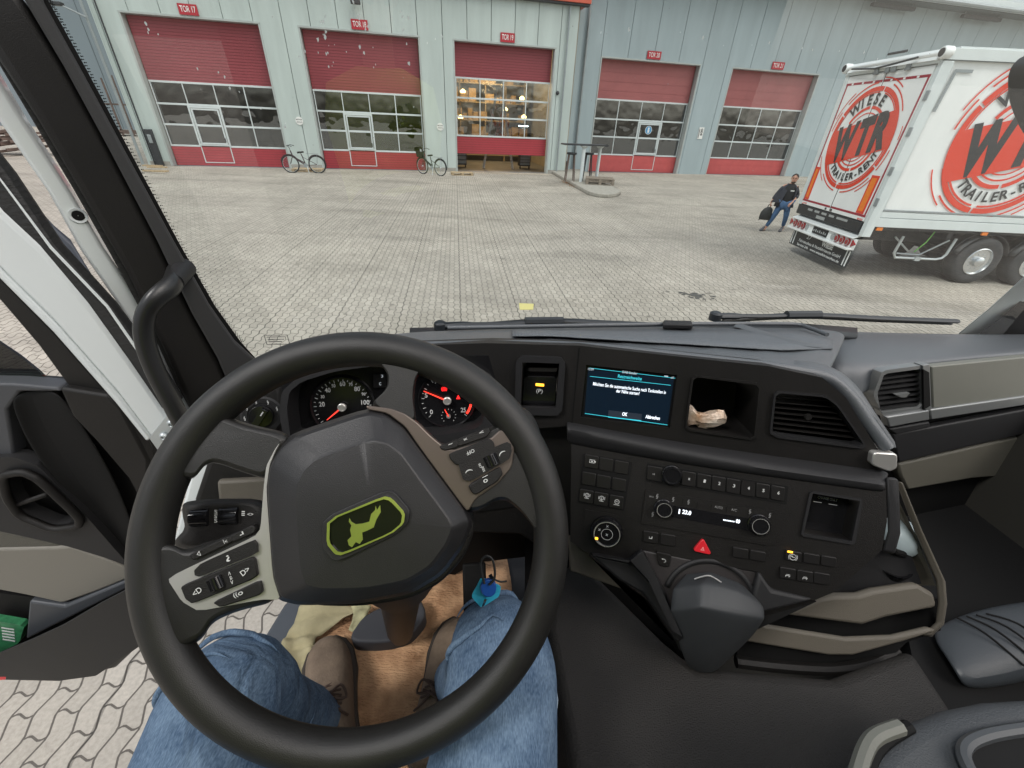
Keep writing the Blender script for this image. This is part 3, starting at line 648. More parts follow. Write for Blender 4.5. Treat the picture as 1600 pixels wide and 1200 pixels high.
# the roof tarpaulin tube across the rear
q = M(); q.tube([A(TX-.06, TY+.06, TT-.10), A(TX-.06, TY+TW-.06, TT-.10)], .04, 10, mi=0); q.prism([A(TX-.1, TY+.05, TT-.2), A(TX-.1, TY+TW-.1, TT-.2), A(TX-.03, TY+TW-.1, TT-.03), A(TX-.03, TY+.05, TT-.03)], (.05, 0, .0), 0)
for y in (TY-.02, TY+TW+.02):
    ff = Fr((TX-.09, y, TT-.10), (0, 1, 0), n=(-1, 0, 0)); q.lathe(ff, [(.095, -.12), (.10, 0), (.085, .04)], n=22, mi=0); q.lathe(ff, [(.07, .035), (.065, .05), (.02, .052)], n=22, mi=1)
q.tube([A(TX-.14, TY+.5, TT-.12), A(TX-.18, TY+1.0, TT-.17), A(TX-.15, TY+1.6, TT-.2), A(TX-.14, TY+2.4, TT-.14)], .02, 6, mi=1)
q.tube([A(TX-.05, TY+1.0, TT+.04), A(TX-.05, TY+1.5, TT+.04)], .025, 6, mi=1)
q.build('roller_tarp', [m_tw, m_logok], trl)
# logo, drawn once in its own coordinates and laid on any face
def logo(fr, a, b, R, name, parent, squash=1.0, right=1e9, left=-1e9):
    q = M(); f = Fr(fr(a, b, 0), fr.u*math.cos(.0)+fr.v*math.sin(.0), n=fr.n)
    rr = math.radians; tilt = rr(20); sq = squash
    f2 = Fr(f.o, fr.u*1, n=fr.n)
    def arcs(r0, r1, t0, t1, h=.0395, mi=0): q.ring(f2, R*r0, R*r1, h, 0, 0, rr(t0), rr(t1), n=max(6, int(abs(t1-t0)/5)), mi=mi, sx=sq)
    # broad broken rings
    for t0, t1 in ((22, 80), (82, 150), (152, 182)): arcs(.905, .99, t0, t1)
    for t0, t1 in ((202, 262), (264, 330), (332, 358)): arcs(.92, 1.0, t0, t1)
    for t0, t1 in ((24, 76), (86, 170)): arcs(.875, .895, t0, t1)
    for t0, t1 in ((205, 260), (266, 352)): arcs(.875, .905, t0, t1)
    for t0, t1 in ((30, 70), (95, 140), (150, 172), (330, 352), (225, 262), (275, 320)): arcs(1.05, 1.075, t0, t1)
    for t0, t1 in ((55, 88), (128, 160), (200, 232), (300, 326), (2, 14)): arcs(1.13, 1.15, t0, t1)
    for t0, t1 in ((28, 90), (95, 150)): arcs(.585, .64, t0, t1)
    for t0, t1 in ((212, 280), (284, 338)): arcs(.565, .625, t0, t1)
    for t0, t1 in ((46, 150),): arcs(.50, .52, t0, t1)
    for t0, t1 in ((225, 330),): arcs(.49, .515, t0, t1)
    for t0, t1 in ((228, 325),): arcs(.41, .43, t0, t1)
    # the band: the slice of the disc between two slanting lines
    bt = rr(14); c, s_ = math.cos(bt), math.sin(bt); hb = .36; n = 22; pts = []
    a0 = math.asin(hb/.99)
    for k in range(n+1): t = -a0+2*a0*k/n; pts.append((.99*math.cos(t), .99*math.sin(t)))
    for k in range(n+1): t = math.pi-a0+2*a0*k/n; pts.append((.99*math.cos(t), .99*math.sin(t)))
    q.poly([f2((x*c-y*s_)*R*sq, (x*s_+y*c)*R, .042) for x, y in pts], 0)
    # letters
    fb = Fr(f2.o, f2.u*c+f2.v*s_, n=fr.n)
    for ch, a_, w_, k in (('W', -.44, .66, 0), ('T', .14, .42, 1), ('R', .56, .44, 2)): q.text(ch, fb, R*a_, 0, R*.93, .0445+.0012*k, mi=1, bold=.06, shear=.22, wid=R*w_)
    def arc_text(word, r, tmid, step, size, out=1):
        for k, ch in enumerate(word):
            t = rr(tmid-out*(k-(len(word)-1)/2)*step); rot = t-math.pi/2 if out > 0 else t+math.pi/2
            q.text(ch, f2, R*r*math.cos(t)*sq, R*r*math.sin(t), R*size, .0445, rot=rot, mi=1, bold=.03)
    arc_text('WIESE', .755, 101, 15.0, .275, 1)
    arc_text('TRAILER-RENT', .755, 285, 10.0, .205, -1)
    # cut off what would hang over the end of the face
    return q.build(name, [m_logo, m_logok], parent, smooth=False)
LR = 1.30
logo(RF, -TW/2+.0, 2.80, 1.02, 'rear_logo', trl, squash=1.0)
logo(SFc.shift(h=-.0375), 2.22, 2.86, 1.32, 'side_logo', trl)
q = M(); q.box(SFc, .28, .62, TT-.38, TT-.33, 0, .004); q.prism([SFc(.28, TT-.38, 0), SFc(.33, TT-.38, 0), SFc(.21+.08, TT-1.0, 0), SFc(.24, TT-1.0, 0)], SFc.n*.004); q.build('contour_mark', m_grey, trl)
# chassis, cross member, bumper
q = M(); q.box(RF, -TW+.02, -.14, TB-.24, TB-.0, -.35, .02, 0); q.box(WORLD, TX+.35, TX+8.5, TY+.06, TY+TW-.06, TB-.14, TB-.01, 0)
for y in (TY+.8, TY+1.8): q.box(WORLD, TX+.1, TX+8.5, y-.07, y+.07, .75, TB-.05, 0)
for x in (2, 4, 5.5, 7): q.box(WORLD, TX+x, TX+x+.12, TY+.12, TY+TW-.12, .95, TB-.1, 0)
q.build('chassis', m_chas, trl, bevel=.02)
q = M()
for a in (-2.2, -1.9, -1.6, -1.3, -1.0, -.8): q.box(RF, a, a+.2, TB-.09, TB-.04, .02, .024, 0)
q.box(RF, -1.75, -1.4, TB-.21, TB-.14, .02, .03, 0); q.build('plate_row', m_tube2, trl)
for a in (-2.0, -.75):
    q = M(); q.prism([RF(a-.12, TB-.2, 0), RF(a+.3, TB-.2, 0), RF(a+.16, .93, -.1), RF(a+.02, .93, -.1)], (.12, 0, 0)); q.build('bumper_bracket', m_chas, trl, bevel=.01)
BFr = RF.shift(h=-.02)
def rp(x, y): return BFr.ab(x, y)
bl = rp(1243, 346)[0]; br_ = rp(1347, 382)[0]
q = M(); zt, zb2 = 0.93, .63
bl, br_ = -2.62, -.08
q.prism([BFr(bl, zt-.05, .12), BFr(br_, zt-.05, .12), BFr(br_+.0, zt+.03, -.1), BFr(bl, zt+.03, -.1)], (0, 0, .03), 0)
q.box(BFr, bl, br_, zb2, zb2+.05, -.02, .17, 0); q.box(BFr, bl, br_, zb2+.05, zt-.05, -.02, .07, 0); q.build('bumper', m_tw, trl, bevel=.012)
q = M(); q.box(BFr, -1.62, -1.02, zb2+.07, zt-.07, .07, .085, 0)
for k in range(7): q.box(BFr, -1.58+k*.08, -1.54+k*.08, zb2+.12, zt-.14+.02*(k % 2), .085, .09, 1)
q.build('licence_plate', [m_black, m_tube2], trl)
for side in (-1, 1):
    c0 = -1.35+side*1.0; q = M()
    for k in range(4):
        a = c0-.19*1.5+.19*k; ff = BFr.shift(a, (zb2+zt)/2+.0, .07)
        if k == (3 if side > 0 else 0): q.lathe(ff, [(.09, 0), (.08, .03), (.001, .032)], n=3, mi=0)
        else: q.lathe(ff, [(.085, 0), (.085, .03), (.05, .038), (.001, .04)], n=18, mi=0); q.ring(ff, .055, .07, .041, n=18, mi=1)
    q.lathe(BFr.shift(c0-side*.45, (zb2+zt)/2, .07), [(.07, 0), (.07, .02), (.001, .022)], n=16, mi=1)
    q.build('tail_light', [m_lens, m_tube2], trl)
q = M(); FL = BFr.shift(h=-.0); q.box(FL, -2.52, -.12, .22, .62, -.02, .0, 0)
for a in (-2.49, -2.38, -.24, -.15): q.box(FL, a, a+.035, .25, .6, .0, .006, 1)
q.text('WIESE', FL, -.95, .52, .16, .004, bold=.04, mi=1); q.text('2.7', FL, -1.75, .54, .14, .004, shear=.4, bold=.02, mi=1)
q.text('Fahrzeugbau & Nutzfahrzeuge GmbH', FL, -1.25, .40, .10, .004, bold=.015, mi=1, wid=1.75)
q.text('Service 24h   www.wiesefahrzeugbau.de', FL, -1.25, .29, .085, .004, bold=.015, mi=1, wid=1.8)
q.build('mud_flap', [m_logok, m_tw], trl)
# side guard
q = M(); y = TY+.08
loop = [A(TX+1.0, y, TB-.25), A(TX+.98, y, .62), A(TX+1.05, y, .52), A(TX+2.0, y, .52), A(TX+2.12, y, .55), A(TX+2.18, y, .64), A(TX+2.2, y, TB-.25)]
q.tube(loop, .028, 8); q.tube([A(TX+1.3, y+.3, .55), A(TX+1.75, y+.2, .56), A(TX+2.12, y+.05, TB-.3)], .02, 8); q.tube([A(TX+.95, y+.15, TB-.3), A(TX+1.5, y+.25, .62)], .02, 8)
q.box(WORLD, TX+1.5, TX+1.62, y-.04, y+.03, .47, .56); q.build('side_guard', m_tube2, trl)
q = M(); q.tube([A(TX+1.62, y-.02, TB-.12), A(TX+1.55, y-.03, .9), A(TX+1.42, y, .66)], .012, 6); q.build('strap', mat('green_strap', (.12, .35, .06), .6), trl)
q = M()
for x in (.25, 2.6, 4.6): q.box(SFc, x, x+.13, TB-.14, TB-.07, -.02, .02)
q.build('side_marker', m_orange, trl, bevel=.008)
# wheels
def wheel(x, y, R=.52, w=.34):
    ff = Fr((x, y, R), (1, 0, 0), n=(0, -1, 0)); q = M()
    q.lathe(ff, [(.29, -w), (R*.9, -w), (R, -w*.85), (R, -w*.12), (R*.985, -.03), (R*.93, 0), (R*.80, .012), (R*.66, .0), (.285, -.02), (.28, -.06)], n=56)
    o = q.build('wheel', m_tyre, trl, ang=50)
    q = M(); q.lathe(ff, [(.285, -.03), (.30, .0), (.285, .01), (.265, -.03), (.25, -.10), (.22, -.105), (.19, -.06), (.11, -.05), (.105, .04), (.08, .06), (.001, .062)], n=44, mi=0)
    for k in range(10):
        t = k*2*math.pi/10; q.lathe(ff.shift(.168*math.cos(t), .168*math.sin(t), -.055), [(.016, 0), (.014, .035), (.001, .037)], n=8, mi=0)
        q.lathe(ff.shift(.228*math.cos(t+.3), .228*math.sin(t+.3), -.104), [(.024, 0), (.001, .002)], n=12, mi=1)
    q.build('rim', [m_rim, m_black], o, ang=40)
    q = M(); q.tube([A(x+(R+.09)*math.cos(t), y+.17, R+(R+.09)*math.sin(t)) for t in np.linspace(.25, 2.9, 18)], .02, 6); rows = [[A(x+(R+.08)*math.cos(t), yy, R+(R+.08)*math.sin(t)) for yy in (y+.0, y+.36)] for t in np.linspace(.25, 2.9, 18)]
    q.grid(rows); q.build('wheel_arch', m_chas, trl, solid=.01)
for k in range(3):
    wheel(TX+2.94+k*1.31, TY+.02); 
    ff = Fr((TX+2.94+k*1.31, TY+TW-.02, .52), (1, 0, 0), n=(0, 1, 0)); q = M(); q.lathe(ff, [(.29, -.34), (.5, -.34), (.52, -.3), (.52, -.04), (.48, 0), (.28, -.02)], n=40); q.build('wheel', m_tyre, trl)
    q = M(); q.tube([A(TX+2.94+k*1.31, TY+.3, .52), A(TX+2.94+k*1.31, TY+TW-.3, .52)], .07, 10); q.build('axle', m_chas, trl)
# ================================================================= WALKING MAN
def body_mesh(name, verts, edges, radii, mt, parent, root=0, subd=2, local=False):
    me = bpy.data.meshes.new(name); me.from_pydata([tuple(map(float, v)) for v in verts], edges, []); o = bpy.data.objects.new(name, me); COL.objects.link(o)
    me.materials.append(mt)
    sk = o.modifiers.new('skin', 'SKIN'); sk.use_smooth_shade = True; sk.use_x_symmetry = False
    for i, r in enumerate(radii):
        d = me.skin_vertices[0].data[i]; d.radius = (r, r) if not hasattr(r, '__len__') else r; d.use_root = (i == root)
    sb = o.modifiers.new('sub', 'SUBSURF'); sb.levels = subd; sb.render_levels = subd
    if parent is not None:
        o.parent = parent
        if parent.type == 'EMPTY' and not local: o.matrix_parent_inverse = (Matrix.Translation(parent.location) @ parent.rotation_euler.to_matrix().to_4x4()).inverted()
    return o
def chain(o, pts, rad, k=6, **kw): pass
m_skin = mat('skin', (.52, .28, .20), .5, var=.08, vscale=20)
m_jean = mat('blue_jeans', (.055, .12, .24), .8, var=.25, vscale=12)
m_jack = mat('dark_jacket', (.018, .02, .032), .6, var=.3, vscale=8)
m_shirt = mat('black_shirt', (.015, .016, .019), .8)
m_boot = mat('grey_boot', (.09, .09, .10), .7)
m_hair = mat('dark_hair', (.03, .022, .018), .7)
m_bag = mat('black_bag', (.025, .027, .027), .6, var=.3, vscale=15)
mp_ = G(1212, 362)
man = thing('person', 'bearded man in dark jacket and blue jeans walking with a black bag by the trailer', 'person', mp_)
mf = Fr(mp_, (.90, -.22, 0), n=(0, 0, 1))
def Q(a, z, b=0): return mf(a-.085*z, b, z)     # a: to the picture's right, b: away, z: up
# one continuous figure: 0 pelvis
V = [Q(.04, .95), Q(.05, 1.15), Q(.07, 1.38), Q(.10, 1.50), Q(.12, 1.56),
     Q(-.06, .90), Q(-.19, .52, -.05), Q(-.34, .13), Q(-.37, .06, -.02), Q(-.46, .035, -.08),
     Q(.14, .90), Q(.17, .53, -.06), Q(.21, .17, .12), Q(.22, .10, .12), Q(.15, .05, .0),
     Q(-.10, 1.42), Q(-.24, 1.18, .02), Q(-.36, .96, -.04), Q(-.39, .88, -.05),
     Q(.25, 1.40), Q(.36, 1.16, .06), Q(.24, 1.0, -.14), Q(.18, .95, -.19)]
Ed = [(0, 1), (1, 2), (2, 3), (3, 4), (0, 5), (5, 6), (6, 7), (7, 8), (8, 9), (0, 10), (10, 11), (11, 12), (12, 13), (13, 14), (2, 15), (15, 16), (16, 17), (17, 18), (2, 19), (19, 20), (20, 21), (21, 22)]
Rd = [.13, .14, .15, .065, .055, .085, .06, .042, .045, .035, .085, .06, .042, .045, .035, .06, .045, .034, .03, .06, .045, .036, .032]
body_mesh('body', V, Ed, Rd, m_skin, man)
def seg(name, idx, scale, mt, edges, parent=man, sub=2): 
    mp = {v: i for i, v in enumerate(idx)}
    return body_mesh(name, [V[i] for i in idx], [(mp[a], mp[b]) for a, b in edges], [Rd[i]*scale for i in idx], mt, parent)
seg('jeans', [0, 5, 6, 7, 10, 11, 12], 1.45, m_jean, [(0, 5), (5, 6), (6, 7), (0, 10), (10, 11), (11, 12)])
# shirt
def torso(name, zs, mt, sc, open_=False):
    q = M(); rows = []
    for z, cx, hw, hd in zs:
        rows.append([Q(cx+hw*sc*math.cos(t), z, hd*sc*math.sin(t)) for t in np.linspace(0, 2*math.pi, 20, endpoint=False)])
    q.loft(rows); return q.build(name, mt, man, ang=60)
torso('shirt', [(.86, .04, .19, .135), (.95, .04, .205, .15), (1.1, .045, .205, .16), (1.25, .06, .21, .15), (1.38, .07, .21, .13), (1.46, .085, .14, .1), (1.5, .095, .075, .07)], m_shirt, 1)
q = M(); sh = Fr(Q(.12, 1.30, -.158), mf.u, n=-mf.v); q.box(sh, -.05, .06, -.015, .02, 0, .004); q.build('chest_lettering', m_signw, man)
# jacket: two open front panels, back, sleeves, collar
q = M(); rows = []
for z, cx, hw, hd in ((.80, .02, .30, .21), (.95, .03, .27, .20), (1.15, .05, .255, .185), (1.35, .07, .25, .16), (1.44, .08, .18, .12), (1.50, .09, .10, .09)):
    rows.append([Q(cx+hw*math.cos(t), z, hd*math.sin(t)) for t in np.linspace(-.85, math.pi+.85, 22)])
q.grid(rows); q.build('jacket', m_jack, man, solid=.015, ang=60)
body_mesh('jacket_sleeve', [Q(-.08, 1.42), Q(-.24, 1.17, .02), Q(-.345, .985, -.035)], [(0, 1), (1, 2)], [.09, .08, .07], m_jack, man)
body_mesh('jacket_sleeve', [Q(.24, 1.40), Q(.365, 1.16, .06), Q(.30, 1.08, -.05)], [(0, 1), (1, 2)], [.09, .075, .065], m_jack, man)
q = M(); q.prism([Q(-.12, 1.36, -.12), Q(-.02, 1.30, -.17), Q(-.14, .92, -.20), Q(-.40, .93, -.08), Q(-.34, 1.05, -.02)], (0, .03, 0)); q.build('jacket_panel', m_jack, man, bevel=.01)
# head
def head(man, c, fw, rt, s, beard=True):
    q = M(); rows = []
    upv = A(0, 0, 1)
    for z, w, d, off in ((-.115, .03, .03, .035), (-.105, .05, .06, .03), (-.08, .062, .08, .018), (-.04, .07, .092, .006), (0, .075, .098, 0), (.045, .076, .098, -.004), (.08, .065, .085, -.008), (.105, .04, .055, -.01), (.115, .012, .015, -.01)):
        rows.append([c+s*(upv*z+fw*(off+d*math.cos(t))+rt*(w*math.sin(t))) for t in np.linspace(0, 2*math.pi, 20, endpoint=False)])
    q.loft(rows); h = q.build('head', m_skin, man, ang=80, subd=1)
    q = M(); q.loft([[c+s*(upv*z+fw*f_+rt*r_) for r_, f_ in ((-w, .09), (0, .09+p), (w, .09), (0, .07))] for z, w, p in ((.02, .008, .01), (-.01, .012, .022), (-.035, .018, .03), (-.045, .012, .012))]); q.build('nose', m_skin, h, ang=80)
    for sg in (-1, 1):
        q = M(); q.lathe(Fr(c+s*(fw*.092+rt*sg*.031+upv*.008), rt, n=fw), [(.013, -.006), (.012, .002), (.001, .004)], n=12); q.build('eye', m_hair, h)
        q = M(); q.box(Fr(c+s*(fw*.094+rt*sg*.031+upv*.028), rt, n=fw), -.018, .018, -.004, .004, -.004, .006); q.build('eyebrow', m_hair, h)
        q = M(); q.lathe(Fr(c+s*(rt*sg*.077+fw*-.005), fw, n=rt*sg), [(.012, -.01), (.022, .0), (.028, .012), (.02, .016)], n=14); q.build('ear', m_skin, h)
    q = M(); q.box(Fr(c+s*(fw*.094+upv*-.062), rt, n=fw), -.022, .022, -.004, .004, -.004, .004); q.build('mouth', mat('lips', (.35, .12, .10), .5), h)
    q = M(); rows = []
    for z, w, d, t0 in ((.0, .078, .1, 1.7), (.05, .082, .105, 1.15), (.085, .073, .095, .5), (.112, .045, .06, .0), (.124, .012, .015, 0)):
        rows.append([c+s*(upv*z+fw*(-.006+d*math.cos(t))+rt*(w*math.sin(t))) for t in np.linspace(t0, 2*math.pi-t0, 20)])
    q.grid(rows); q.build('hair', m_hair, h, solid=.004, ang=80)
    if beard:
        q = M(); rows = []
        for z, w, d, off in ((-.124, .03, .03, .036), (-.10, .056, .066, .03), (-.075, .067, .084, .018), (-.045, .074, .094, .006)):
            rows.append([c+s*(upv*z+fw*(off+d*math.cos(t))+rt*(w*math.sin(t))) for t in np.linspace(-1.7, 1.7, 16)])
        q.grid(rows[:3]); q.build('beard', mat('greying_beard', (.12, .09, .07), .8), h, ang=80)
    return h
fwd_ = unit(-mf.v*1.0-mf.u*.35); rt_ = np.cross(fwd_, A(0, 0, 1))
head(man, Q(.135, 1.65, -.02), fwd_, rt_, 1.14)
# hands with five fingers
def hand(parent, wrist, dirv, palmn, s=1.0, curl=.6, mt=None, thumb=1):
    d = unit(dirv); n = unit(palmn-d*(palmn@d)); sd_ = np.cross(d, n); vs = [wrist, wrist+d*.045*s, wrist+d*.085*s]; es = [(0, 1), (1, 2)]; rs = [.024*s, (.034*s, .017*s), (.034*s, .015*s)]
    o = None; q = M()
    rows = []
    for t, w, th in ((-.01, .024, .02), (.03, .036, .016), (.07, .042, .014), (.095, .040, .012)):
        rows.append([wrist+d*t*s+sd_*w*s*math.cos(a)+n*th*s*math.sin(a) for a in np.linspace(0, 2*math.pi, 12, endpoint=False)])
    q.loft(rows)
    for k, L_ in enumerate((.066, .076, .072, .056)):
        b0 = wrist+d*.088*s+sd_*(.030-.020*k)*s; p1 = b0+unit(d*math.cos(curl)+n*math.sin(curl))*L_*.5*s; p2 = p1+unit(d*math.cos(curl*2.2)+n*math.sin(curl*2.2))*L_*.5*s
        q.tube([b0, p1, p2], [.0095*s, .0085*s, .0065*s], 8)
    b0 = wrist+d*.03*s+sd_*.034*s*thumb; p1 = b0+unit(d+sd_*thumb*.9+n*.4)*.035*s; p2 = p1+unit(d+n*.8)*.03*s; q.tube([b0, p1, p2], [.013*s, .011*s, .008*s], 8)
    return q.build('hand', mt or m_skin, parent, ang=70)
hand(man, Q(-.385, .90, -.05), Q(-.40, .8, -.05)-Q(-.385, .90, -.05), mf.u, 1.0, 1.0)
hand(man, Q(.185, .96, -.185), Q(.12, .90, -.23)-Q(.185, .96, -.185), A(0, 0, -1), 1.05, .5, thumb=-1)
for (a, z, b, ax, az, ab, rz_) in ((-.38, .0, .0, -.17, 0, -.14, 0), (.21, .05, .12, -.12, .0, -.14, .4)):
    q = M(); p0 = Q(a+.03, z, b+.06); p1 = Q(a+ax*.75, max(.0, z*.2), b+ab*.9); d = unit(p1-p0); L_ = np.linalg.norm(p1-p0)+.06; side = unit(np.cross(d, A(0, 0, 1))); up_ = np.cross(side, d); rows = []
    for t, w, h in ((0, .03, .06), (.12, .045, .15), (.35, .047, .15), (.55, .048, .10), (.8, .055, .08), (.95, .04, .06), (1.0, .02, .04)):
        c = p0+d*L_*t; rows.append([c+side*w*math.cos(k)+up_*(h/2+h/2*math.sin(k)) for k in np.linspace(0, 2*math.pi, 12, endpoint=False)])
    q.loft(rows); q.build('boot', m_boot, man, ang=60)
bagt = thing('shoulder_bag', 'black bag hanging from the hand of the walking man', 'bag', Q(-.45, .3))
q = M(); rows = []
for z, cx, hw, hd in ((.36, -.46, .17, .07), (.42, -.46, .19, .09), (.58, -.45, .18, .09), (.70, -.42, .14, .07), (.76, -.40, .06, .04)):
    rows.append([Q(cx+hw*math.cos(t), z, -.05+hd*math.sin(t)) for t in np.linspace(0, 2*math.pi, 16, endpoint=False)])
q.loft(rows); q.build('bag_body', m_bag, bagt, ang=60)
q = M(); q.tube([Q(-.46, .74, -.05), Q(-.43, .84, -.05), Q(-.39, .85, -.05), Q(-.36, .74, -.05)], .012, 6); q.tube([Q(-.58, .42, -.08), Q(-.66, .33, -.08), Q(-.60, .36, -.06)], .008, 6); q.build('strap', m_bag, bagt)
# second person behind the trailer corner: only an elbow and trouser legs show
# ================================================================= CAB OF THE TRUCK
from mathutils.geometry import tessellate_polygon
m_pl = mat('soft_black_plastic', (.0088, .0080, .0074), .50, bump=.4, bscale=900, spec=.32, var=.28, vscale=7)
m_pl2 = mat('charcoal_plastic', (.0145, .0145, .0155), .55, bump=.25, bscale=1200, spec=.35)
m_top = mat('dash_top_plastic', (.072, .080, .088), .42, bump=.35, bscale=900, spec=.9)  # black plastic lightened bluish: the grazing sky reflection is put into the colour
m_btn = mat('button_plastic', (.0115, .0108, .0105), .42, spec=.4)
m_gloss = mat('gloss_black', (.008, .008, .009), .18, spec=.5)
m_deep = mat('deep_black', (.006, .006, .006), .7, spec=.2)
m_beige = mat('beige_plastic', (.105, .094, .075), .6, bump=.3, bscale=700)
m_silver2 = mat('dim_silver', (.23, .24, .24), .35, metal=.5)
m_beige2 = mat('grey_beige_trim', (.155, .158, .135), .5, bump=.15, bscale=500)
m_silver = mat('satin_silver', (.56, .55, .52), .38, metal=.7)
m_silver_refl = mat('silver_brown_reflection', (.20, .165, .14), .33, metal=.7)  # right silver trim of the wheel, its brownish reflection put into the colour
m_grip = mat('pillar_trim_plastic', (.030, .030, .031), .6, bump=.3, bscale=900)
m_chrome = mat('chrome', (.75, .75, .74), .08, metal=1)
m_leather = mat('wheel_leather', (.0145, .014, .013), .40, bump=.25, bscale=1300, spec=.45, var=.25, vscale=9)
m_hub = mat('hub_plastic', (.018, .0175, .0185), .38, bump=.22, bscale=1200, spec=.45, var=.15, vscale=12)
m_body = mat('cab_white_paint', (.66, .70, .70), .3, coat=.5, var=.03, vscale=4)
m_seal = mat('door_seal_rubber', (.016, .016, .016), .6, bump=1, bscale=60, stretch=(1, 1, 2.5))
m_dkblue = mat('mirror_arm_plastic', (.028, .033, .045), .6, bump=.2, bscale=500)
m_sym = mat('printed_symbol', (.55, .56, .55), .5)
m_symd = mat('dim_symbol', (.22, .22, .22), .5)
m_led = mat('amber_led', (1, .42, .03), .4, emit=2.2)
m_redl = mat('red_lamp', (1, .02, .02), .4, emit=1.3)
m_lit = mat('lit_display', (.85, .92, 1), .4, emit=.9)
m_litd = mat('lit_display_dim', (.5, .55, .6), .4, emit=.35)
m_haz = mat('hazard_red', (.62, .02, .03), .35)
m_scr = mat('screen_blue', (.003, .007, .013), .12, emit=.8)
m_scr2 = mat('screen_key', (.015, .02, .028), .15, emit=.8)
m_cyan = mat('screen_cyan', (.04, .42, .50), .3, emit=.8)
m_red5 = mat('needle_red', (1, .05, .03), .4, emit=.9)
YC = math.radians(8)
CX, CY = A(math.cos(YC), math.sin(YC), 0), A(-math.sin(YC), math.cos(YC), 0)
def cab(x, y, z): return CC+CX*x+CY*y+A(0, 0, z)
def tilted(px, py, z, yaw, tilt):
    y, t = math.radians(yaw), math.radians(tilt); u = A(math.cos(y), math.sin(y), 0); nh = A(u[1], -u[0], 0)
    return Fr(P(px, py, z), u, n=nh*math.cos(t)+A(0, 0, 1)*math.sin(t))
def zof(p): return float((A(*p)-CC)@CW)
def chk(pts, it=2, k=.22):
    pts = [A(*p) for p in pts]
    for _ in range(it):
        o = []
        for i in range(len(pts)):
            a, b = pts[i], pts[(i+1) % len(pts)]; o += [a*(1-k)+b*k, a*k+b*(1-k)]
        pts = o
    return [tuple(p) for p in pts]
def spl(pts, n=6):
    """open Catmull-Rom through the points"""
    pts = [A(*p) for p in pts]; o = []
    for i in range(len(pts)-1):
        p0 = pts[max(i-1, 0)]; p1 = pts[i]; p2 = pts[i+1]; p3 = pts[min(i+2, len(pts)-1)]
        for k in range(n):
            t = k/n; o.append(.5*((2*p1)+(p2-p0)*t+(2*p0-5*p1+4*p2-p3)*t*t+(3*p1-p0-3*p2+p3)*t**3))
    return o+[pts[-1]]
def pxs(fr, pts, h=0): return [fr.px(x, y, h) for x, y in pts]
def slab(q, fr, pts, h, th, mi=0): q.prism(pxs(fr, pts, h), -fr.n*th, mi); return q
def plate(q, fr, outer, holes, h, th, hd=.03, mi=0, wmi=None):
    """flat panel with real openings; hd = depth of the walls of the openings"""
    loops = [[Vector(fr.ab(x, y, h)).to_3d() for x, y in lp] for lp in [outer]+holes]
    tris = tessellate_polygon(loops); flat = [p for lp in loops for p in lp]
    vs = [fr(p.x, p.y, h) for p in flat]
    fs = []
    for t in tris:
        a, b, c = [flat[i] for i in t]; s = (b.x-a.x)*(c.y-a.y)-(b.y-a.y)*(c.x-a.x); fs.append(tuple(t) if s > 0 else tuple(reversed(t)))
    q.add(vs, fs, mi)
    for i, lp in enumerate(loops):
        d = th if i == 0 else hd; n = len(lp); v = [fr(p.x, p.y, h) for p in lp]+[fr(p.x, p.y, h-d) for p in lp]
        ar = sum(lp[k].x*lp[(k+1) % n].y-lp[(k+1) % n].x*lp[k].y for k in range(n)); ccw = ar > 0
        f = [(k, (k+1) % n, n+(k+1) % n, n+k) for k in range(n)]
        if (i == 0) == ccw: f = [tuple(reversed(t)) for t in f]
        q.add(v, f, mi if wmi is None or i == 0 else wmi)
    return q
def patch(name, rows, mt, parent, solid=.01, subd=2, ang=180, off=-1):
    q = M(); q.grid([[P(*p) for p in r] for r in rows]); o = q.build(name, mt, parent, ang=ang)
    if solid:
        d = o.modifiers.new('solid', 'SOLIDIFY'); d.thickness = solid; d.offset = off
    if subd:
        d = o.modifiers.new('sub', 'SUBSURF'); d.levels = subd; d.render_levels = subd
    return o
def ptext(q, body, fr, x, y, wpx, h, mi=0, bold=.01, hpx=None, rot=0, shear=0):
    """text centred on the frame under a picture point, of the given width"""
    a, b = fr.ab(x, y, h); a0 = fr.ab(x-wpx/2, y, h)[0]; a1 = fr.ab(x+wpx/2, y, h)[0]; w = abs(a1-a0)
    size = abs(fr.ab(x, y-hpx/2, h)[1]-fr.ab(x, y+hpx/2, h)[1])*1.37 if hpx else w/max(1, len(body))*1.75
    q.text(body, fr, a, b, size, h, rot=rot, mi=mi, bold=bold, shear=shear, wid=w)
cab0 = thing('truck_cab', 'truck cab seen from inside with black dashboard, steering wheel and open driver door', 'truck', cab(.4, .3, -2.84))
U = tilted(985, 620, .72, -8.2, 15)
L = Fr(U.px(1100, 712)+U.n*.02, (math.cos(math.radians(-11.5)), math.sin(math.radians(-11.5)), 0),
       n=A(math.sin(math.radians(-11.5)), -math.cos(math.radians(-11.5)), 0)*math.cos(math.radians(27))+A(0, 0, 1)*math.sin(math.radians(27)))
CL = tilted(620, 640, .72, 8, 20)
PF = tilted(1500, 600, 1.055, 14.7, 8)
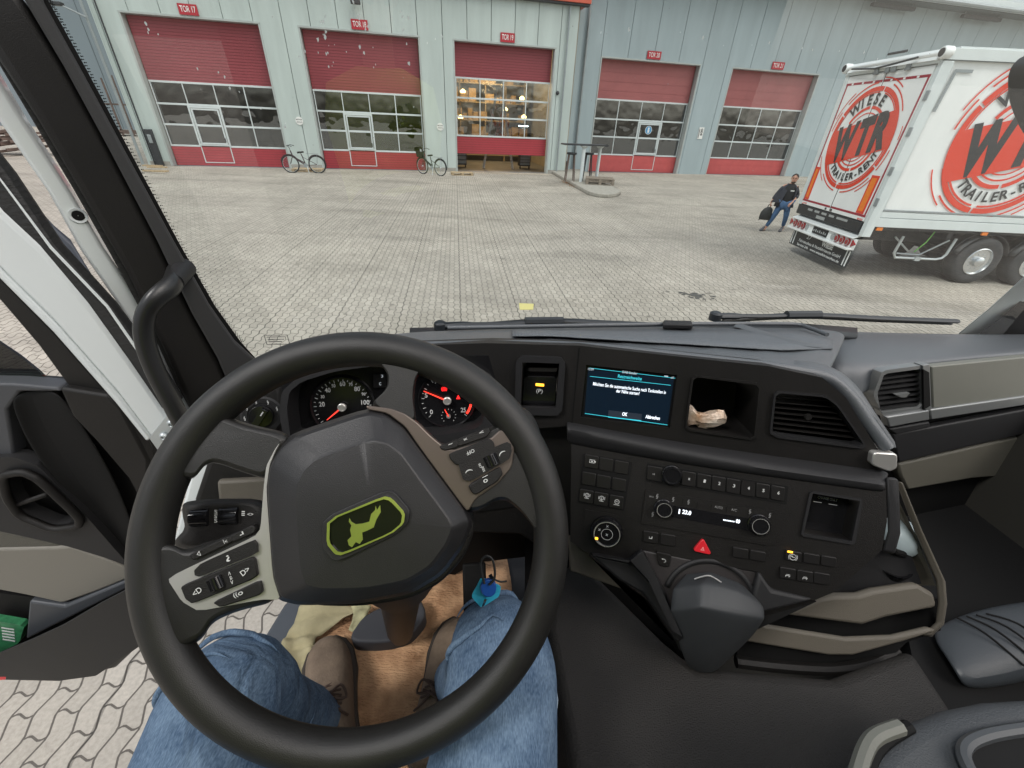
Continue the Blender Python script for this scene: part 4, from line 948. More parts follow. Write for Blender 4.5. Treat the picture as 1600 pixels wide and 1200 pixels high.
# ---- upper dashboard face with openings for brake switch, screen, tray and vent
face = [(560, 560), (640, 540), (760, 536), (905, 540), (1050, 556), (1200, 572), (1285, 590), (1322, 622), (1378, 712), (1378, 745), (1240, 722), (1100, 702), (980, 684), (885, 666), (800, 672), (760, 690), (790, 640), (775, 600), (720, 575), (620, 560)]
h_pb = [(816, 566), (874, 568), (868, 638), (813, 637)]; h_sc = [(916, 570), (1058, 586), (1047, 669), (907, 652)]; h_bin = chk([(1084, 589), (1187, 602), (1178, 686), (1073, 670)], 2, .06)
h_vt = chk([(1213, 614), (1290, 621), (1308, 634), (1353, 699), (1206, 680)], 2, .08)
q = M(); plate(q, U, face, [h_pb, h_sc, h_bin, h_vt], 0, .05, .10); dash = q.build('dashboard', [m_pl], cab0, smooth=True)
q = M(); slab(q, U, [(904, 543), (906, 543), (894, 668), (892, 668)], .001, .01); q.build('panel_joint', m_deep, dash)
# brake switch
q = M(); plate(q, U, chk([(806, 556), (884, 559), (878, 650), (804, 648)], 2, .1), [h_pb], .008, .01, .012); q.build('bezel', m_pl2, dash, bevel=.001)
q = M(); slab(q, U, h_pb, -.075, .01); slab(q, U, chk([(819, 588), (870, 589), (867, 634), (816, 633)], 2, .08), -.012, .04); slab(q, U, [(822, 580), (870, 581), (869, 588), (821, 587)], -.03, .03, 0)
slab(q, U, [(837, 599), (850, 600), (850, 604), (837, 603)], -.0105, .001, 1); ptext(q, '(P)', U, 843, 611, 10, -.0105, 2, hpx=6)
q.build('parking_brake_switch', [m_gloss, m_led, m_sym], dash, bevel=.0012)
# screen
q = M(); S = h_sc; slab(q, U, S, -.004, .02, 0); slab(q, U, [(919, 577), (1053, 592), (1043, 664), (913, 648)], -.0036, .0003, 1)
def sline(x0, x1, y0, y1, t=.7, mi=2): slab(q, U, [(x0, y0-t/2), (x1, y1-t/2), (x1, y1+t/2), (x0, y0+t/2)], -.003, .0002, mi)
sline(921, 1055, 575, 591, .6); sline(922, 1048, 588, 602, .6); sline(914, 1043, 646, 664, .7, 2)
slab(q, U, [(951, 641), (1003, 647), (1002, 657), (950, 651)], -.0031, .0002, 4); sline(950, 1002, 651.5, 657.5, 1.3, 2)
ptext(q, 'Restreichweite', U, 984, 590, 38, -.0028, 2, hpx=5.5); ptext(q, 'Möchten Sie die automatische Suche nach Tankstellen in', U, 983, 606.5, 116, -.0028, 3, hpx=5.5, bold=.004)
ptext(q, 'der Nähe starten?', U, 981, 613, 37, -.0028, 3, hpx=5.5, bold=.004); ptext(q, 'OK', U, 976, 647.5, 8, -.0028, 3, hpx=5.5, bold=.02); ptext(q, 'Abbrechen', U, 1020, 652.5, 23, -.0028, 3, hpx=5.5, bold=.02)
ptext(q, '15:09', U, 923, 577, 9, -.0028, 5, hpx=3.5); ptext(q, 'DAB Sender', U, 984, 582.5, 24, -.0028, 5, hpx=4); ptext(q, '.ull', U, 1050, 590, 5, -.0028, 5, hpx=3.5); sline(1038, 1044, 587.5, 588.2, 1.6, 5)
q.build('touch_screen', [m_gloss, m_scr, m_cyan, m_lit, m_scr2, m_litd], dash, smooth=False)
# storage bin
q = M(); slab(q, U, h_bin, -.10, .01); plate(q, U, chk([(1081, 586), (1190, 599), (1181, 689), (1070, 673)], 2, .06), [h_bin], .003, .004, .006); q.build('storage_bin', m_pl, dash)
# vent with slats
q = M(); slab(q, U, h_vt, -.055, .01); q.build('vent_back', m_deep, dash)
q = M(); plate(q, U, chk([(1210, 611), (1292, 618), (1311, 632), (1359, 703), (1202, 683)], 2, .08), [h_vt], .004, .005, .02); q.build('vent_frame', m_pl2, dash, bevel=.0008)
q = M()
for k in range(8):
    t = (k+.6)/8; x0, y0 = 1213-7*t, 615+65*t; xr = 1290+60*min(1, t*1.05); yr = 621+78*t
    slab(q, U, [(x0, y0), (xr, yr-1), (xr, yr+.6), (x0, y0+1.6)], -.012, .028)
q.lathe(U.shift(*U.ab(1262, 651, -.008), -.008), [(.006, 0), (.005, .004)], n=10); q.build('vent_slat', m_pl, dash)
# ---- dash top: from the windscreen base to the lip over the faces
cols = [  # back(px,py,z), then towards the lip
 [(398, 572, .95), (410, 590, .90), (425, 612, .85), (420, 640, .84)],
 [(455, 545, .98), (462, 556, .92), (470, 574, .84), (468, 590, .82)],
 [(540, 527, 1.0), (545, 536, .92), (550, 552, .82), (550, 566, .80)],
 [(640, 516, 1.0), (645, 522, .92), (650, 534, .80), (650, 546, .775)],
 [(750, 513, 1.0), (752, 518, .92), (756, 527, .79), (756, 540, .765)],
 [(850, 511, 1.0), (852, 517, .92), (854, 528, .77), (854, 542, .745)],
 [(950, 509, 1.0), (952, 517, .92), (954, 534, .755), (954, 549, .73)],
 [(1050, 508, 1.01), (1052, 519, .92), (1054, 543, .745), (1054, 559, .715)],
 [(1150, 508, 1.03), (1152, 522, .92), (1154, 552, .735), (1154, 570, .71)],
 [(1250, 509, 1.06), (1250, 526, .93), (1248, 561, .73), (1246, 583, .705)],
 [(1330, 514, 1.10), (1322, 532, .96), (1304, 573, .74), (1290, 594, .71)],
]
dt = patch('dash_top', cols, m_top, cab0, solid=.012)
q = M(); lip = [P(*p) for p in [(640, 543, .77), (756, 540, .765), (854, 541, .745), (954, 547, .73), (1054, 558, .715), (1154, 569, .705), (1246, 580, .70), (1296, 592, .695), (1330, 622, .69), (1358, 662, .685), (1386, 700, .68)]]
q.tube(spl(lip, 4), .0105, 10); lp2 = [P(*p) for p in [(1246, 566, .73), (1300, 574, .72), (1338, 602, .71), (1368, 645, .70), (1398, 690, .69)]]
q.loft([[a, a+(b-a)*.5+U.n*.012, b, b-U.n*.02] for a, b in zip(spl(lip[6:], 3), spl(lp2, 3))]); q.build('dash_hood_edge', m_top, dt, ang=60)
# textured centre mats of the dash top and the little sensor block
m_mesh = bpy.data.materials.new('grained_mat'); m_mesh.use_nodes = True; _t = m_mesh.node_tree; _b = _t.nodes['Principled BSDF']; _b.inputs['Base Color'].default_value = (.10, .112, .124, 1); _b.inputs['Roughness'].default_value = .5  # mat base colour also lightened to carry the sky's sheen
_v = _t.nodes.new('ShaderNodeTexVoronoi'); _v.inputs['Scale'].default_value = 170; _v.inputs['Randomness'].default_value = .15; _c = _t.nodes.new('ShaderNodeTexCoord'); _n = _t.nodes.new('ShaderNodeBump'); _n.inputs['Distance'].default_value = .002; _n.inputs['Strength'].default_value = 1
_t.links.new(_c.outputs['Object'], _v.inputs[0]); _t.links.new(_v.outputs[0], _n.inputs['Height']); _t.links.new(_n.outputs[0], _b.inputs['Normal'])
def dtop(x, y, lift=.004):
    """point of the dash top under a picture point"""
    lst = cols[3:]; 
    for i in range(len(lst)-1):
        c0, c1 = lst[i], lst[i+1]
        def at(r):
            k = min(len(c0)-2, int(r)); f = r-k
            a = [c0[k][j]*(1-f)+c0[k+1][j]*f for j in range(3)]; b = [c1[k][j]*(1-f)+c1[k+1][j]*f for j in range(3)]; return a, b
        for s in range(41):
            a, b = at(s/40*2)
            if a[0] <= x <= b[0]:
                t = (x-a[0])/(b[0]-a[0]); yy = a[1]*(1-t)+b[1]*t
                if yy >= y: return P(x, y, (a[2]*(1-t)+b[2]*t))+A(0, 0, lift)
    return P(x, y, .80)+A(0, 0, lift)
def topmat(name, poly, mt, th=.004):
    q = M(); q.prism([dtop(x, y, .006) for x, y in poly], (0, 0, th)); return q.build(name, mt, dt, bevel=.001)
q = M()
rows = []
for x in range(800, 1301, 20):
    y0 = 517+max(0, (x-1200))*.03; y1 = {0: 527}.get(0, 0)+max(0, x-860)*.062
    if x > 1230: y1 = 549-(x-1230)*.03; 
    y0 = max(y0, 517) if x < 1240 else 517+(x-1240)*.27
    if y1 <= y0+1: y1 = y0+1
    rows.append([dtop(x, y0+(y1-y0)*k/3, .0040) for k in range(4)])
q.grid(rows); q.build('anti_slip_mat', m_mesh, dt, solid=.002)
q = M(); rows = []
for (x, y) in ((1145, 512), (1170, 520), (1200, 530), (1240, 540), (1270, 545)): rows.append([dtop(x, y, .0040), dtop(x+4, y-1.5, .007), dtop(x+14, y-1.5, .007), dtop(x+20, y+1, .0040)])
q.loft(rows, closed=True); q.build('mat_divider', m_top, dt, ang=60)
q = M()
for pts in ([(680, 517), (850, 515), (1000, 511), (1240, 508), (1262, 512)], [(1262, 512), (1320, 528), (1370, 540), (1400, 548)]):
    pass
ln = [dtop(x, y, .008) for x, y in ((700, 517), (850, 514.5), (1000, 512), (1120, 510.5), (1235, 511), (1262, 517), (1290, 528))]
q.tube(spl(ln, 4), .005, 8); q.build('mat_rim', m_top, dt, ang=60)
q = M(); q.prism([dtop(x, y, .006) for x, y in ((1034, 511), (1078, 512), (1080, 519), (1034, 518))], (0, 0, .012)); q.build('light_sensor', m_pl2, dt, bevel=.003)
# ---- passenger side of the dashboard
pcols = [
 [(1270, 513, 1.22), (1268, 540, 1.12), (1262, 560, 1.05), (1290, 590, 1.02), (1310, 640, 1.0)],
 [(1330, 515, 1.19), (1328, 540, 1.06), (1326, 564, .99), (1348, 592, .975), (1362, 612, .985)],
 [(1400, 517, 1.20), (1396, 540, 1.08), (1385, 566, 1.0), (1388, 578, .99), (1392, 584, 1.03)],
 [(1470, 519, 1.24), (1468, 538, 1.12), (1455, 560, 1.04), (1455, 570, 1.03), (1455, 577, 1.07)],
 [(1540, 520, 1.27), (1538, 534, 1.16), (1530, 552, 1.09), (1530, 562, 1.08), (1530, 569, 1.12)],
 [(1680, 520, 1.33), (1680, 530, 1.24), (1680, 541, 1.16), (1680, 550, 1.15), (1680, 557, 1.19)]]
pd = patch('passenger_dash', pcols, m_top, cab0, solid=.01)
q = M(); slab(q, PF, [(1366, 600), (1700, 545), (1700, 960), (1400, 960)], -.03, .02); q.build('glovebox_back', m_deep, pd)
vt = [(1382, 584), (1442, 576), (1442, 636), (1376, 645), (1371, 615)]
vo = [(1379, 579), (1448, 570), (1450, 645), (1384, 656), (1364, 617)]
q = M(); plate(q, PF, chk(vo, 1, .08), [chk(vt, 1, .08)], .004, .02, .04); slab(q, PF, [(1442, 571), (1453, 569), (1456, 641), (1446, 645)], .008, .02, 0); q.build('vent_frame', m_silver2, pd, bevel=.001)
q = M(); slab(q, PF, vo, -.035, .005); slab(q, PF, [(1443, 577), (1452, 582), (1454, 634), (1444, 640)], .009, .005); q.build('vent_back', m_deep, pd)
q = M()
for k in range(7):
    t = (k+.7)/7.6; x0 = 1380-10*min(1, t*2)+max(0, t-.5)*10; slab(q, PF, [(x0, 585+60*t), (1442, 577+59*t), (1442, 580+59*t), (x0, 588+60*t)], -.002, .022)
slab(q, PF, [(1400, 617), (1422, 614), (1416, 621), (1408, 621)], .006, .01, 1); q.build('vent_slat', [m_pl2, m_silver2], pd)
q = M(); slab(q, PF, [(1456, 573), (1700, 548), (1700, 612), (1458, 638)], .004, .02); q.build('trim_panel', m_beige2, pd, bevel=.003)
q = M(); slab(q, PF, [(1386, 652), (1452, 641), (1453, 656), (1390, 668)], .010, .02); slab(q, PF, [(1454, 640.5), (1700, 605), (1700, 618), (1455, 656)], .010, .02); q.build('trim_strip', m_silver2, pd, bevel=.003)
q = M(); slab(q, PF, [(1390, 671), (1453, 659), (1454, 668), (1400, 680)], .004, .02); slab(q, PF, [(1396, 679), (1700, 622), (1700, 656), (1404, 723)], .002, .02); q.build('glovebox_lid', m_pl2, pd, bevel=.004)
q = M(); slab(q, PF, [(1404, 726), (1700, 658), (1700, 735), (1520, 748), (1418, 766), (1408, 745)], -.004, .03); q.build('knee_panel', mat('dim_beige', (.105, .10, .08), .6, bump=.3, bscale=700), pd, bevel=.006)
# ---- silver end cap and side flank of the centre stack
q = M(); slab(q, U, chk([(1365, 707), (1403, 709), (1403, 732), (1390, 738), (1362, 727)], 1, .12), .012, .05); q.build('end_cap', m_silver, dash, bevel=.004)
# ridge joining upper face and lower panel
rid = [(885, 664), (980, 682), (1100, 702), (1240, 722), (1386, 742)]
q = M(); rows = []
for x, y in spl([(a, b) for a, b in rid], 4):
    p = U.px(x, y-7, -.004); c = U.px(x, y+6, .022); d = L.px(x, y+16, .012); e = L.px(x, y+30, .001); rows.append([p, p+U.n*.008, c, d, e])
q.grid(rows); q.build('ridge', m_pl2, dash, solid=.004, subd=1, ang=80)
stack = [(893, 682), (985, 698), (1100, 716), (1240, 738), (1384, 760), (1386, 815), (1378, 860), (1304, 925), (1272, 938), (1207, 923), (1187, 894), (1003, 860), (981, 877), (925, 868), (891, 846)]
pad = [(1270, 771), (1344, 783), (1331, 846), (1256, 834)]
q = M(); plate(q, L, stack, [pad], 0, .06, .03); stk = q.build('centre_stack', m_pl, cab0)
q = M(); slab(q, L, pad, -.028, .004); ptext(q, 'CHARGE ONLY', L, 1293, 779.5, 32, -.0275, 1, hpx=4); slab(q, L, [(1271, 783), (1284, 785), (1284, 786), (1271, 784)], -.0272, .0003, 1); slab(q, L, [(1295, 787), (1308, 789), (1308, 790), (1295, 788)], -.0272, .0003, 1)
q.build('charging_pad', [m_gloss, m_sym], stk); q = M(); plate(q, L, chk([(1266, 767), (1349, 780), (1336, 852), (1251, 838)], 1, .05), [pad], .003, .004, .005); q.build('pad_frame', m_pl2, stk)
q = M(); q.loft([[L.px(x, y, 0), L.px(x+18, y+2, .0), L.px(x+20, y+4, -.08), L.px(x, y, -.08)] for x, y in ((1384, 745), (1386, 790), (1387, 830), (1378, 862))]); q.build('stack_flank', m_pl2, stk, ang=60, bevel=.004)
def btn(cx, cy, w, h, th=.003, fr=L, base=.0008):
    s = .128
    return chk([(cx-w/2, cy-h/2-s*w/2), (cx+w/2, cy-h/2+s*w/2+1), (cx+w/2-1.5, cy+h/2+s*w/2+1), (cx-w/2-1.5, cy+h/2-s*w/2)], 1, .07)
def button(name, cx, cy, w, h, sym=None, led=False, mt=None, parent=None):
    q = M(); slab(q, L, btn(cx, cy, w, h), .0032, .004, 0)
    if sym: ptext(q, sym, L, cx, cy, min(w*.5, 4.4*max(1, len(sym))*.8), .0036, 1, hpx=5, bold=.02)
    if led: slab(q, L, [(cx-5, cy-10), (cx+3, cy-9), (cx+3, cy-7), (cx-5, cy-8)], .0037, .0002, 2)
    return q.build(name, [m_btn, m_sym, m_led], parent or stk, bevel=.0008)
# switch block of nine
q = M(); slab(q, L, [(911, 709), (988, 722), (975, 798), (904, 786)], .0012, .002); q.build('switch_recess', m_deep, stk)
for i, (cx, cy) in enumerate(((925, 721), (948, 725.5), (972, 730), (921, 748), (944, 752.5), (968, 757), (917, 775), (940, 779.5), (964, 784))):
    button('switch', cx, cy, 21.5, 19.5)
def glyph(cx, cy, kind, fr=L, h=.0038, s=1.0, mt=None, parent=None):
    q = M(); a, b = fr.ab(cx, cy, h); k = .0011*s; f = fr.shift(a, b, h)
    if kind == 'box': q.frame(f, -4*k, 4*k, -2.5*k, 3*k, .8*k, 0, .0003); q.box(f, 4*k, 6*k, -1*k, 1.5*k, 0, .0003); q.box(f, -1.5*k, 1.5*k, -1*k, 1.2*k, 0, .0003)
    if kind == 'warn': q.ring(f, 2.6*k, 3.7*k, .0003, 0, 1.5*k, n=14); q.box(f, -3.5*k, 3.5*k, -4.2*k, -3.2*k, 0, .0003); q.box(f, -.5*k, .5*k, -3.5*k, 3*k, 0, .0003); q.box(f, -5.2*k, -4.4*k, -1*k, 4*k, 0, .0003); q.box(f, 4.4*k, 5.2*k, -1*k, 4*k, 0, .0003)
    if kind == 'off': q.ring(f, 3*k, 4*k, .0003, n=16); q.box(f, -4.5*k, 4.5*k, -5.6*k, -4.8*k, 0, .0003); q.box(f, -2*k, 2*k, -.4*k, .4*k, 0, .0003)
    if kind == 'seat': q.box(f, -4*k, 3*k, -3*k, -1.5*k, 0, .0003); q.box(f, 1.5*k, 3*k, -2*k, 3.5*k, 0, .0003); q.box(f, -4*k, -2.6*k, 0, 1.4*k, 0, .0003)
    if kind == 'clock': q.ring(f, 4.4*k, 5.4*k, .0003, n=18); q.box(f, -1*k, 3*k, -.5*k, .5*k, 0, .0003); q.box(f, -2.8*k, -.5*k, 0, 2*k, 0, .0003); q.ring(f, 6.5*k, 7.2*k, .0003, t0=-.8, t1=.8, n=8); q.ring(f, 6.5*k, 7.2*k, .0003, t0=2.3, t1=3.9, n=8)
    if kind == 'wave': q.box(f, -4*k, 4*k, -1*k, 0, 0, .0003); q.box(f, -3*k, 3*k, 1.2*k, 2*k, 0, .0003); q.box(f, -4*k, -3*k, -3*k, -1*k, 0, .0003); q.box(f, 2*k, 3*k, -3*k, -1*k, 0, .0003)
    if kind == 'back': q.ring(f, 2.6*k, 3.4*k, .0003, 1*k, 0, -1.6, 1.6, n=10); q.box(f, -3*k, 1*k, 2.5*k, 3.4*k, 0, .0003); q.add([f(-4.5*k, 3*k, .0003), f(-2*k, 1.2*k, .0003), f(-2*k, 4.8*k, .0003)], [(0, 1, 2)])
    if kind == 'tri_l': q.add([f(-2.5*k, 0, 0), f(1.5*k, -2.5*k, 0), f(1.5*k, 2.5*k, 0)], [(0, 1, 2)]); q.box(f, -3.4*k, -2.6*k, -2.2*k, 2.2*k, 0, .0003)
    if kind == 'arrow': q.box(f, -3*k, 3*k, -.4*k, .4*k, 0, .0003); q.add([f(-5*k, 0, .0003), f(-2.5*k, -2*k, .0003), f(-2.5*k, 2*k, .0003)], [(0, 1, 2)]); q.add([f(5*k, 0, .0003), f(2.5*k, 2*k, .0003), f(2.5*k, -2*k, .0003)], [(0, 1, 2)])
    return q.build('symbol', mt or m_sym, parent or stk, smooth=False)
glyph(925, 721, 'box'); glyph(917, 775, 'warn'); glyph(940, 779.5, 'warn'); glyph(964, 784, 'off')
# rotary driving mode knob
q = M(); plate(q, L, [(914, 796), (984, 808), (975, 868), (908, 848)], [chk([(924, 808), (972, 815), (968, 858), (920, 848)], 2, .25)], .0010, .0015, .001); q.build('knob_plate', m_pl, stk)
def knob(cx, cy, r, h, ringr=.8, parent=None, name='rotary_knob', chrome=True):
    a, b = L.ab(cx, cy, h/2); f = L.shift(a, b, 0); q = M(); q.lathe(f, [(r*1.12, 0), (r*1.1, h*.4), (r, h*.45), (r*.97, h*.92), (r*.93, h), (r*ringr, h), (r*ringr*.95, h-.001), (.0003, h-.001)], n=36, mi=0)
    if chrome: q.ring(f, r*ringr*1.0, r*ringr*1.08, h+.0005, n=36, mi=1)
    for k in range(24):
        t = k*2*math.pi/24; q.lathe(f.shift(r*math.cos(t), r*math.sin(t), h*.45), [(.0009, 0), (.0008, h*.45)], n=5, mi=0)
    q.build(name, [m_gloss, m_silver], parent or stk, ang=40); return f
f = knob(948, 832, .0255, .016, .84)
q = M(); q.ring(f, .0095, .0102, .0165, n=26)
for t, s_ in ((95, 'x'), (155, 'x')): q.text(s_, f, .0155*math.cos(math.radians(t)), .0155*math.sin(math.radians(t)), .009, .0166)
q.text('x', f, 0, 0, .009, .0166); q.build('knob_marking', m_sym, stk); q = M(); q.box(f, -.019, -.014, -.013, -.009, .0165, .017); q.build('indicator', m_led, stk)
# radio row
q = M(); slab(q, L, [(1012, 724), (1232, 760), (1229, 788), (1009, 752)], .001, .002); q.build('radio_recess', m_deep, stk)
button('radio_button', 1024, 740, 24, 22); glyph(1022, 741, 'tri_l', s=.7, mt=m_symd); button('radio_button', 1077, 748, 22, 22, 'x', mt=m_pl2)
for k, (cx, cy) in enumerate(((1101, 752), (1124, 755.7), (1147, 759.4), (1170, 763), (1193, 766.8), (1216.5, 770.5))): button('radio_button', cx, cy, 21.5, 22, str(k+1))
knob(1049.5, 743, .0155, .012, .8, chrome=False); 
# climate unit
q = M(); plate(q, L, [(1009, 765), (1226, 802), (1214, 852), (1196, 852), (1002, 818)], [], .0022, .003); q.build('climate_panel', m_pl, stk, bevel=.0008)
q = M(); slab(q, L, [(1046, 789), (1176, 811), (1172, 830), (1050, 808)], .003, .001, 0); ptext(q, '23.0', L, 1073, 801, 14, .0042, 1, hpx=6.5, bold=.03); slab(q, L, [(1061, 795.5), (1063, 796), (1062, 803), (1060, 802.5)], .0042, .0003, 1)
for k in range(7): slab(q, L, [(1130+2.6*k, 811.5+.42*k), (1132+2.6*k, 811.8+.42*k), (1132+2.6*k, 813.6+.42*k), (1130+2.6*k, 813.2+.42*k)], .0042, .0003, 1)
fa = L.shift(*L.ab(1153, 814.5, .0042), .0042)
for t in (0, 90, 180, 270): q.ring(fa, .001, .0036, .0003, t0=math.radians(t+10), t1=math.radians(t+75), n=4, mi=1)
q.build('climate_display', [m_gloss, m_lit], stk, smooth=False)
knob(1037, 795, .0145, .014); knob(1186, 820, .0155, .014)
q = M(); ptext(q, 'AUTO', L, 1123, 793, 13, .0036, 0, hpx=4); ptext(q, 'A/C', L, 1147, 797, 9, .0036, 0, hpx=4); ptext(q, 'MAX', L, 1018, 776, 7, .0036, 0, hpx=2.5)
for x, y in ((1027, 775), (1052, 780), (1076, 784), (1172, 799), (1203, 805), (1020, 803), (1193, 832)): ptext(q, '§', L, x, y, 3.6, .0036, 0, hpx=6)
for x in (1067, 1090, 1112, 1136): slab(q, L, [(x, 776+.16*(x-1040)), (x+.6, 776+.16*(x-1040)), (x-1.4, 786+.16*(x-1040)), (x-2, 786+.16*(x-1040))], .0032, .0003, 1)
q.build('climate_lettering', [m_symd, m_deep], stk, smooth=False)
button('switch', 1017.5, 839, 23, 17); glyph(1017, 840, 'seat', s=.7); button('switch', 1044.5, 843.5, 23, 17)
button('switch', 1158, 864, 24, 15); button('switch', 1185, 868.5, 24, 15)
button('switch', 1241, 869, 25, 15); glyph(1239, 870.5, 'clock', s=.9); button('switch', 1269, 873, 25, 15); button('switch', 1296, 877, 24, 15)
button('switch', 1232, 896, 25, 17); glyph(1231, 899, 'wave', s=.8); button('switch', 1259, 900.5, 25, 17); glyph(1258, 903, 'wave', s=.8); button('switch', 1285, 904, 25, 17)
q = M(); slab(q, L, [(1231, 860.5), (1239, 861.8), (1238.5, 864.5), (1230.5, 863)], .0042, .0006); q.build('indicator', m_led, stk)
q = M(); slab(q, L, chk([(1099, 841), (1113, 868), (1082, 861)], 2, .12), .0055, .006); ptext(q, 'Δ', L, 1098, 858, 7, .0058, 1, hpx=6); q.build('hazard_switch', [m_haz, mat('hazard_mark', (.85, .25, .25), .4)], stk, bevel=.0012)
q = M(); slab(q, L, chk([(1025, 862), (1049, 867), (1046, 887), (1030, 884)], 1, .1), .006, .02); q.build('back_key', m_pl, stk, bevel=.001); glyph(1037, 876, 'back', h=.0065, s=.8)
# ---- lower console: wings, round pod, beige trays
K = tilted(1110, 940, zof(L.px(1110, 880)), -9, 34)
q = M(); slab(q, K, [(1003, 859), (1187, 893), (1206, 922), (1190, 955), (1160, 990), (1065, 1003)], .0, .06); q.build('pod_surround', mat('pod_surround_plastic', (.024, .021, .021), .5, bump=.3, bscale=600), stk, bevel=.004)
q = M(); q.loft([[K.px(*a, .0), K.px(*b, .028), K.px(*c, .028), K.px(*d, -.03)] for a, b, c, d in (((924, 868), (928, 868), (981, 879), (978, 885)), ((981, 879), (985, 876), (1005, 862), (1000, 900)), ((1030, 930), (1012, 905), (1024, 900), (1060, 960)), ((1060, 1003), (1050, 985), (1066, 995), (1068, 1005)))])
q.build('left_wing', m_pl2, stk, ang=50, bevel=.003)
q = M(); slab(q, K, [(923, 868), (983, 879), (1004, 860), (1014, 880), (1067, 1002), (1058, 1004), (1004, 928), (968, 908)], .012, .03); q.build('left_wing_face', m_pl2, stk, bevel=.005)
q = M(); slab(q, K, [(1187, 893), (1207, 922), (1274, 938), (1180, 962), (1172, 948)], .012, .03); q.build('right_wing', m_pl2, stk, bevel=.006)
q = M(); slab(q, K, [(921, 869), (968, 910), (1004, 932), (1058, 1006), (1062, 1016), (1100, 1030), (1180, 985), (1276, 940), (1180, 968), (1100, 1010), (1050, 1000)], -.01, .05); q.build('console_underside', m_deep, stk)
# pod: arch and the protruding cover
q = M(); c0 = K.px(1102, 938, .0)
f = K.shift(*K.ab(1108, 945, 0), 0)
q.ring(f, .072, .080, .004, t0=.35, t1=2.9, n=26); q.build('pod_arch', m_pl2, stk, solid=.006)
pod = [ [(1075, 903), (1110, 901), (1146, 914), (1158, 925)], [(1054, 925), (1098, 918), (1150, 928), (1186, 950)], [(1050, 950), (1096, 946), (1145, 956), (1188, 962)], [(1058, 985), (1100, 985), (1140, 988), (1170, 985)], [(1068, 1020), (1095, 1025), (1120, 1022), (1140, 1012)], [(1080, 1040), (1095, 1042), (1106, 1042), (1116, 1036)] ]
hs = [[.0, .006, .006, .0], [.012, .034, .034, .016], [.018, .052, .050, .026], [.0, .030, .028, .0], [-.02, -.006, -.008, -.03], [-.05, -.04, -.04, -.06]]
q = M(); q.grid([[K.px(*p, h) for p, h in zip(r, hh)] for r, hh in zip(pod, hs)]); q.build('selector_cover', mat('cover_plastic', (.033, .036, .039), .5, bump=.3, bscale=1100), stk, solid=.012, subd=1, ang=30, bevel=.006)
q = M(); q.tube(spl([K.px(x, y, .034) for x, y in ((1085, 905), (1097, 901), (1110, 900), (1127, 910))], 4), .0012, 6); q.build('selector_mark', m_silver, stk)
# beige open trays right of the console
B = tilted(1330, 960, .82, -6, 30)
bt = M(); slab(bt, B, [(1225, 962), (1280, 935), (1304, 931), (1342, 930), (1365, 923), (1434, 913), (1462, 929), (1466, 950), (1386, 966), (1349, 978)], .010, .018); tray = bt.build('storage_tray', m_beige, cab0, bevel=.008, seg=3)
q = M(); slab(q, B, [(1184, 976), (1322, 998), (1396, 995), (1452, 982), (1466, 987), (1411, 1004), (1334, 1025), (1296, 1025), (1161, 1003)], .006, .012); q.build('lower_band', m_beige, tray, bevel=.006, seg=3)
q = M(); slab(q, B, [(1190, 950), (1466, 935), (1470, 985), (1400, 1010), (1190, 985)], -.045, .01); slab(q, B, [(1155, 1000), (1420, 1000), (1400, 1020), (1296, 1036), (1150, 1030)], -.02, .01); q.build('tray_inside', m_deep, tray)
q = M(); q.loft([[P(x, y, z), P(x+dx, y+1, z-.01), P(x+dx*1.1, y+4, z+.03), P(x, y+3, z+.04)] for x, y, z, dx in ((1401, 752, .77, 9), (1428, 826, .79, 12), (1462, 905, .80, 14), (1466, 940, .80, 13), (1462, 972, .81, 12), (1440, 992, .82, 14))]); q.build('tray_side_frame', m_beige, tray, bevel=.003, ang=60)
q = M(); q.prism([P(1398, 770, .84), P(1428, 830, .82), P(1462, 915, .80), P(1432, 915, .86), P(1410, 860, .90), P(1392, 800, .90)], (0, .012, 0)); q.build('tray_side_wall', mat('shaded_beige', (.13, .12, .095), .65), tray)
q = M(); slab(q, B, [(1290, 935), (1340, 880), (1380, 850), (1425, 870), (1440, 912), (1366, 926)], -.02, .01); q.build('tray_floor', m_pl2, tray)
q = M(); q.tube(spl([P(*p) for p in ((1150, 1034, .86), (1220, 1042, .85), (1300, 1046, .84), (1360, 1036, .84), (1400, 1016, .85))], 5), .012, 8); q.build('tray_lip', m_pl, tray)
# ---- engine tunnel, floor, passenger side
HP = lambda x, y, z: hit(x, y, CC+A(0, 0, z), (0, 0, 1))
q = M(); q.prism([HP(x, y, -.82) for x, y in ((862, 900), (905, 868), (1040, 1000), (1090, 1040), (1300, 1056), (1426, 1010), (1490, 1106), (1560, 1290), (905, 1300), (880, 1130), (853, 980))], (0, 0, -.5)); q.build('engine_tunnel', mat('tunnel_mat', (.017, .0155, .014), .62, bump=1, bscale=420, spec=.4, var=.3, vscale=5), cab0, bevel=.02, seg=4)
q = M(); q.prism([HP(x, y, -1.16) for x, y in ((452, 938), (620, 880), (800, 830), (900, 830), (1000, 900), (1100, 1290), (200, 1400), (330, 1150), (400, 1020))], (0, 0, -.06)); q.build('cab_floor', m_pl2, cab0, bevel=.01)
q = M(); q.prism([HP(x, y, -1.13) for x, y in ((446, 940), (478, 936), (470, 985), (452, 1035), (330, 1260), (270, 1260), (398, 1018))], (0, 0, -.16)); q.build('door_sill', mat('sill_plastic', (.075, .085, .10), .5), cab0, bevel=.008)
q = M(); q.prism([HP(x, y, -1.0) for x, y in ((1000, 860), (1390, 740), (1800, 700), (1900, 1300), (1480, 1300), (1420, 1000))], (0, 0, -.2)); q.build('passenger_floor', m_deep, cab0)
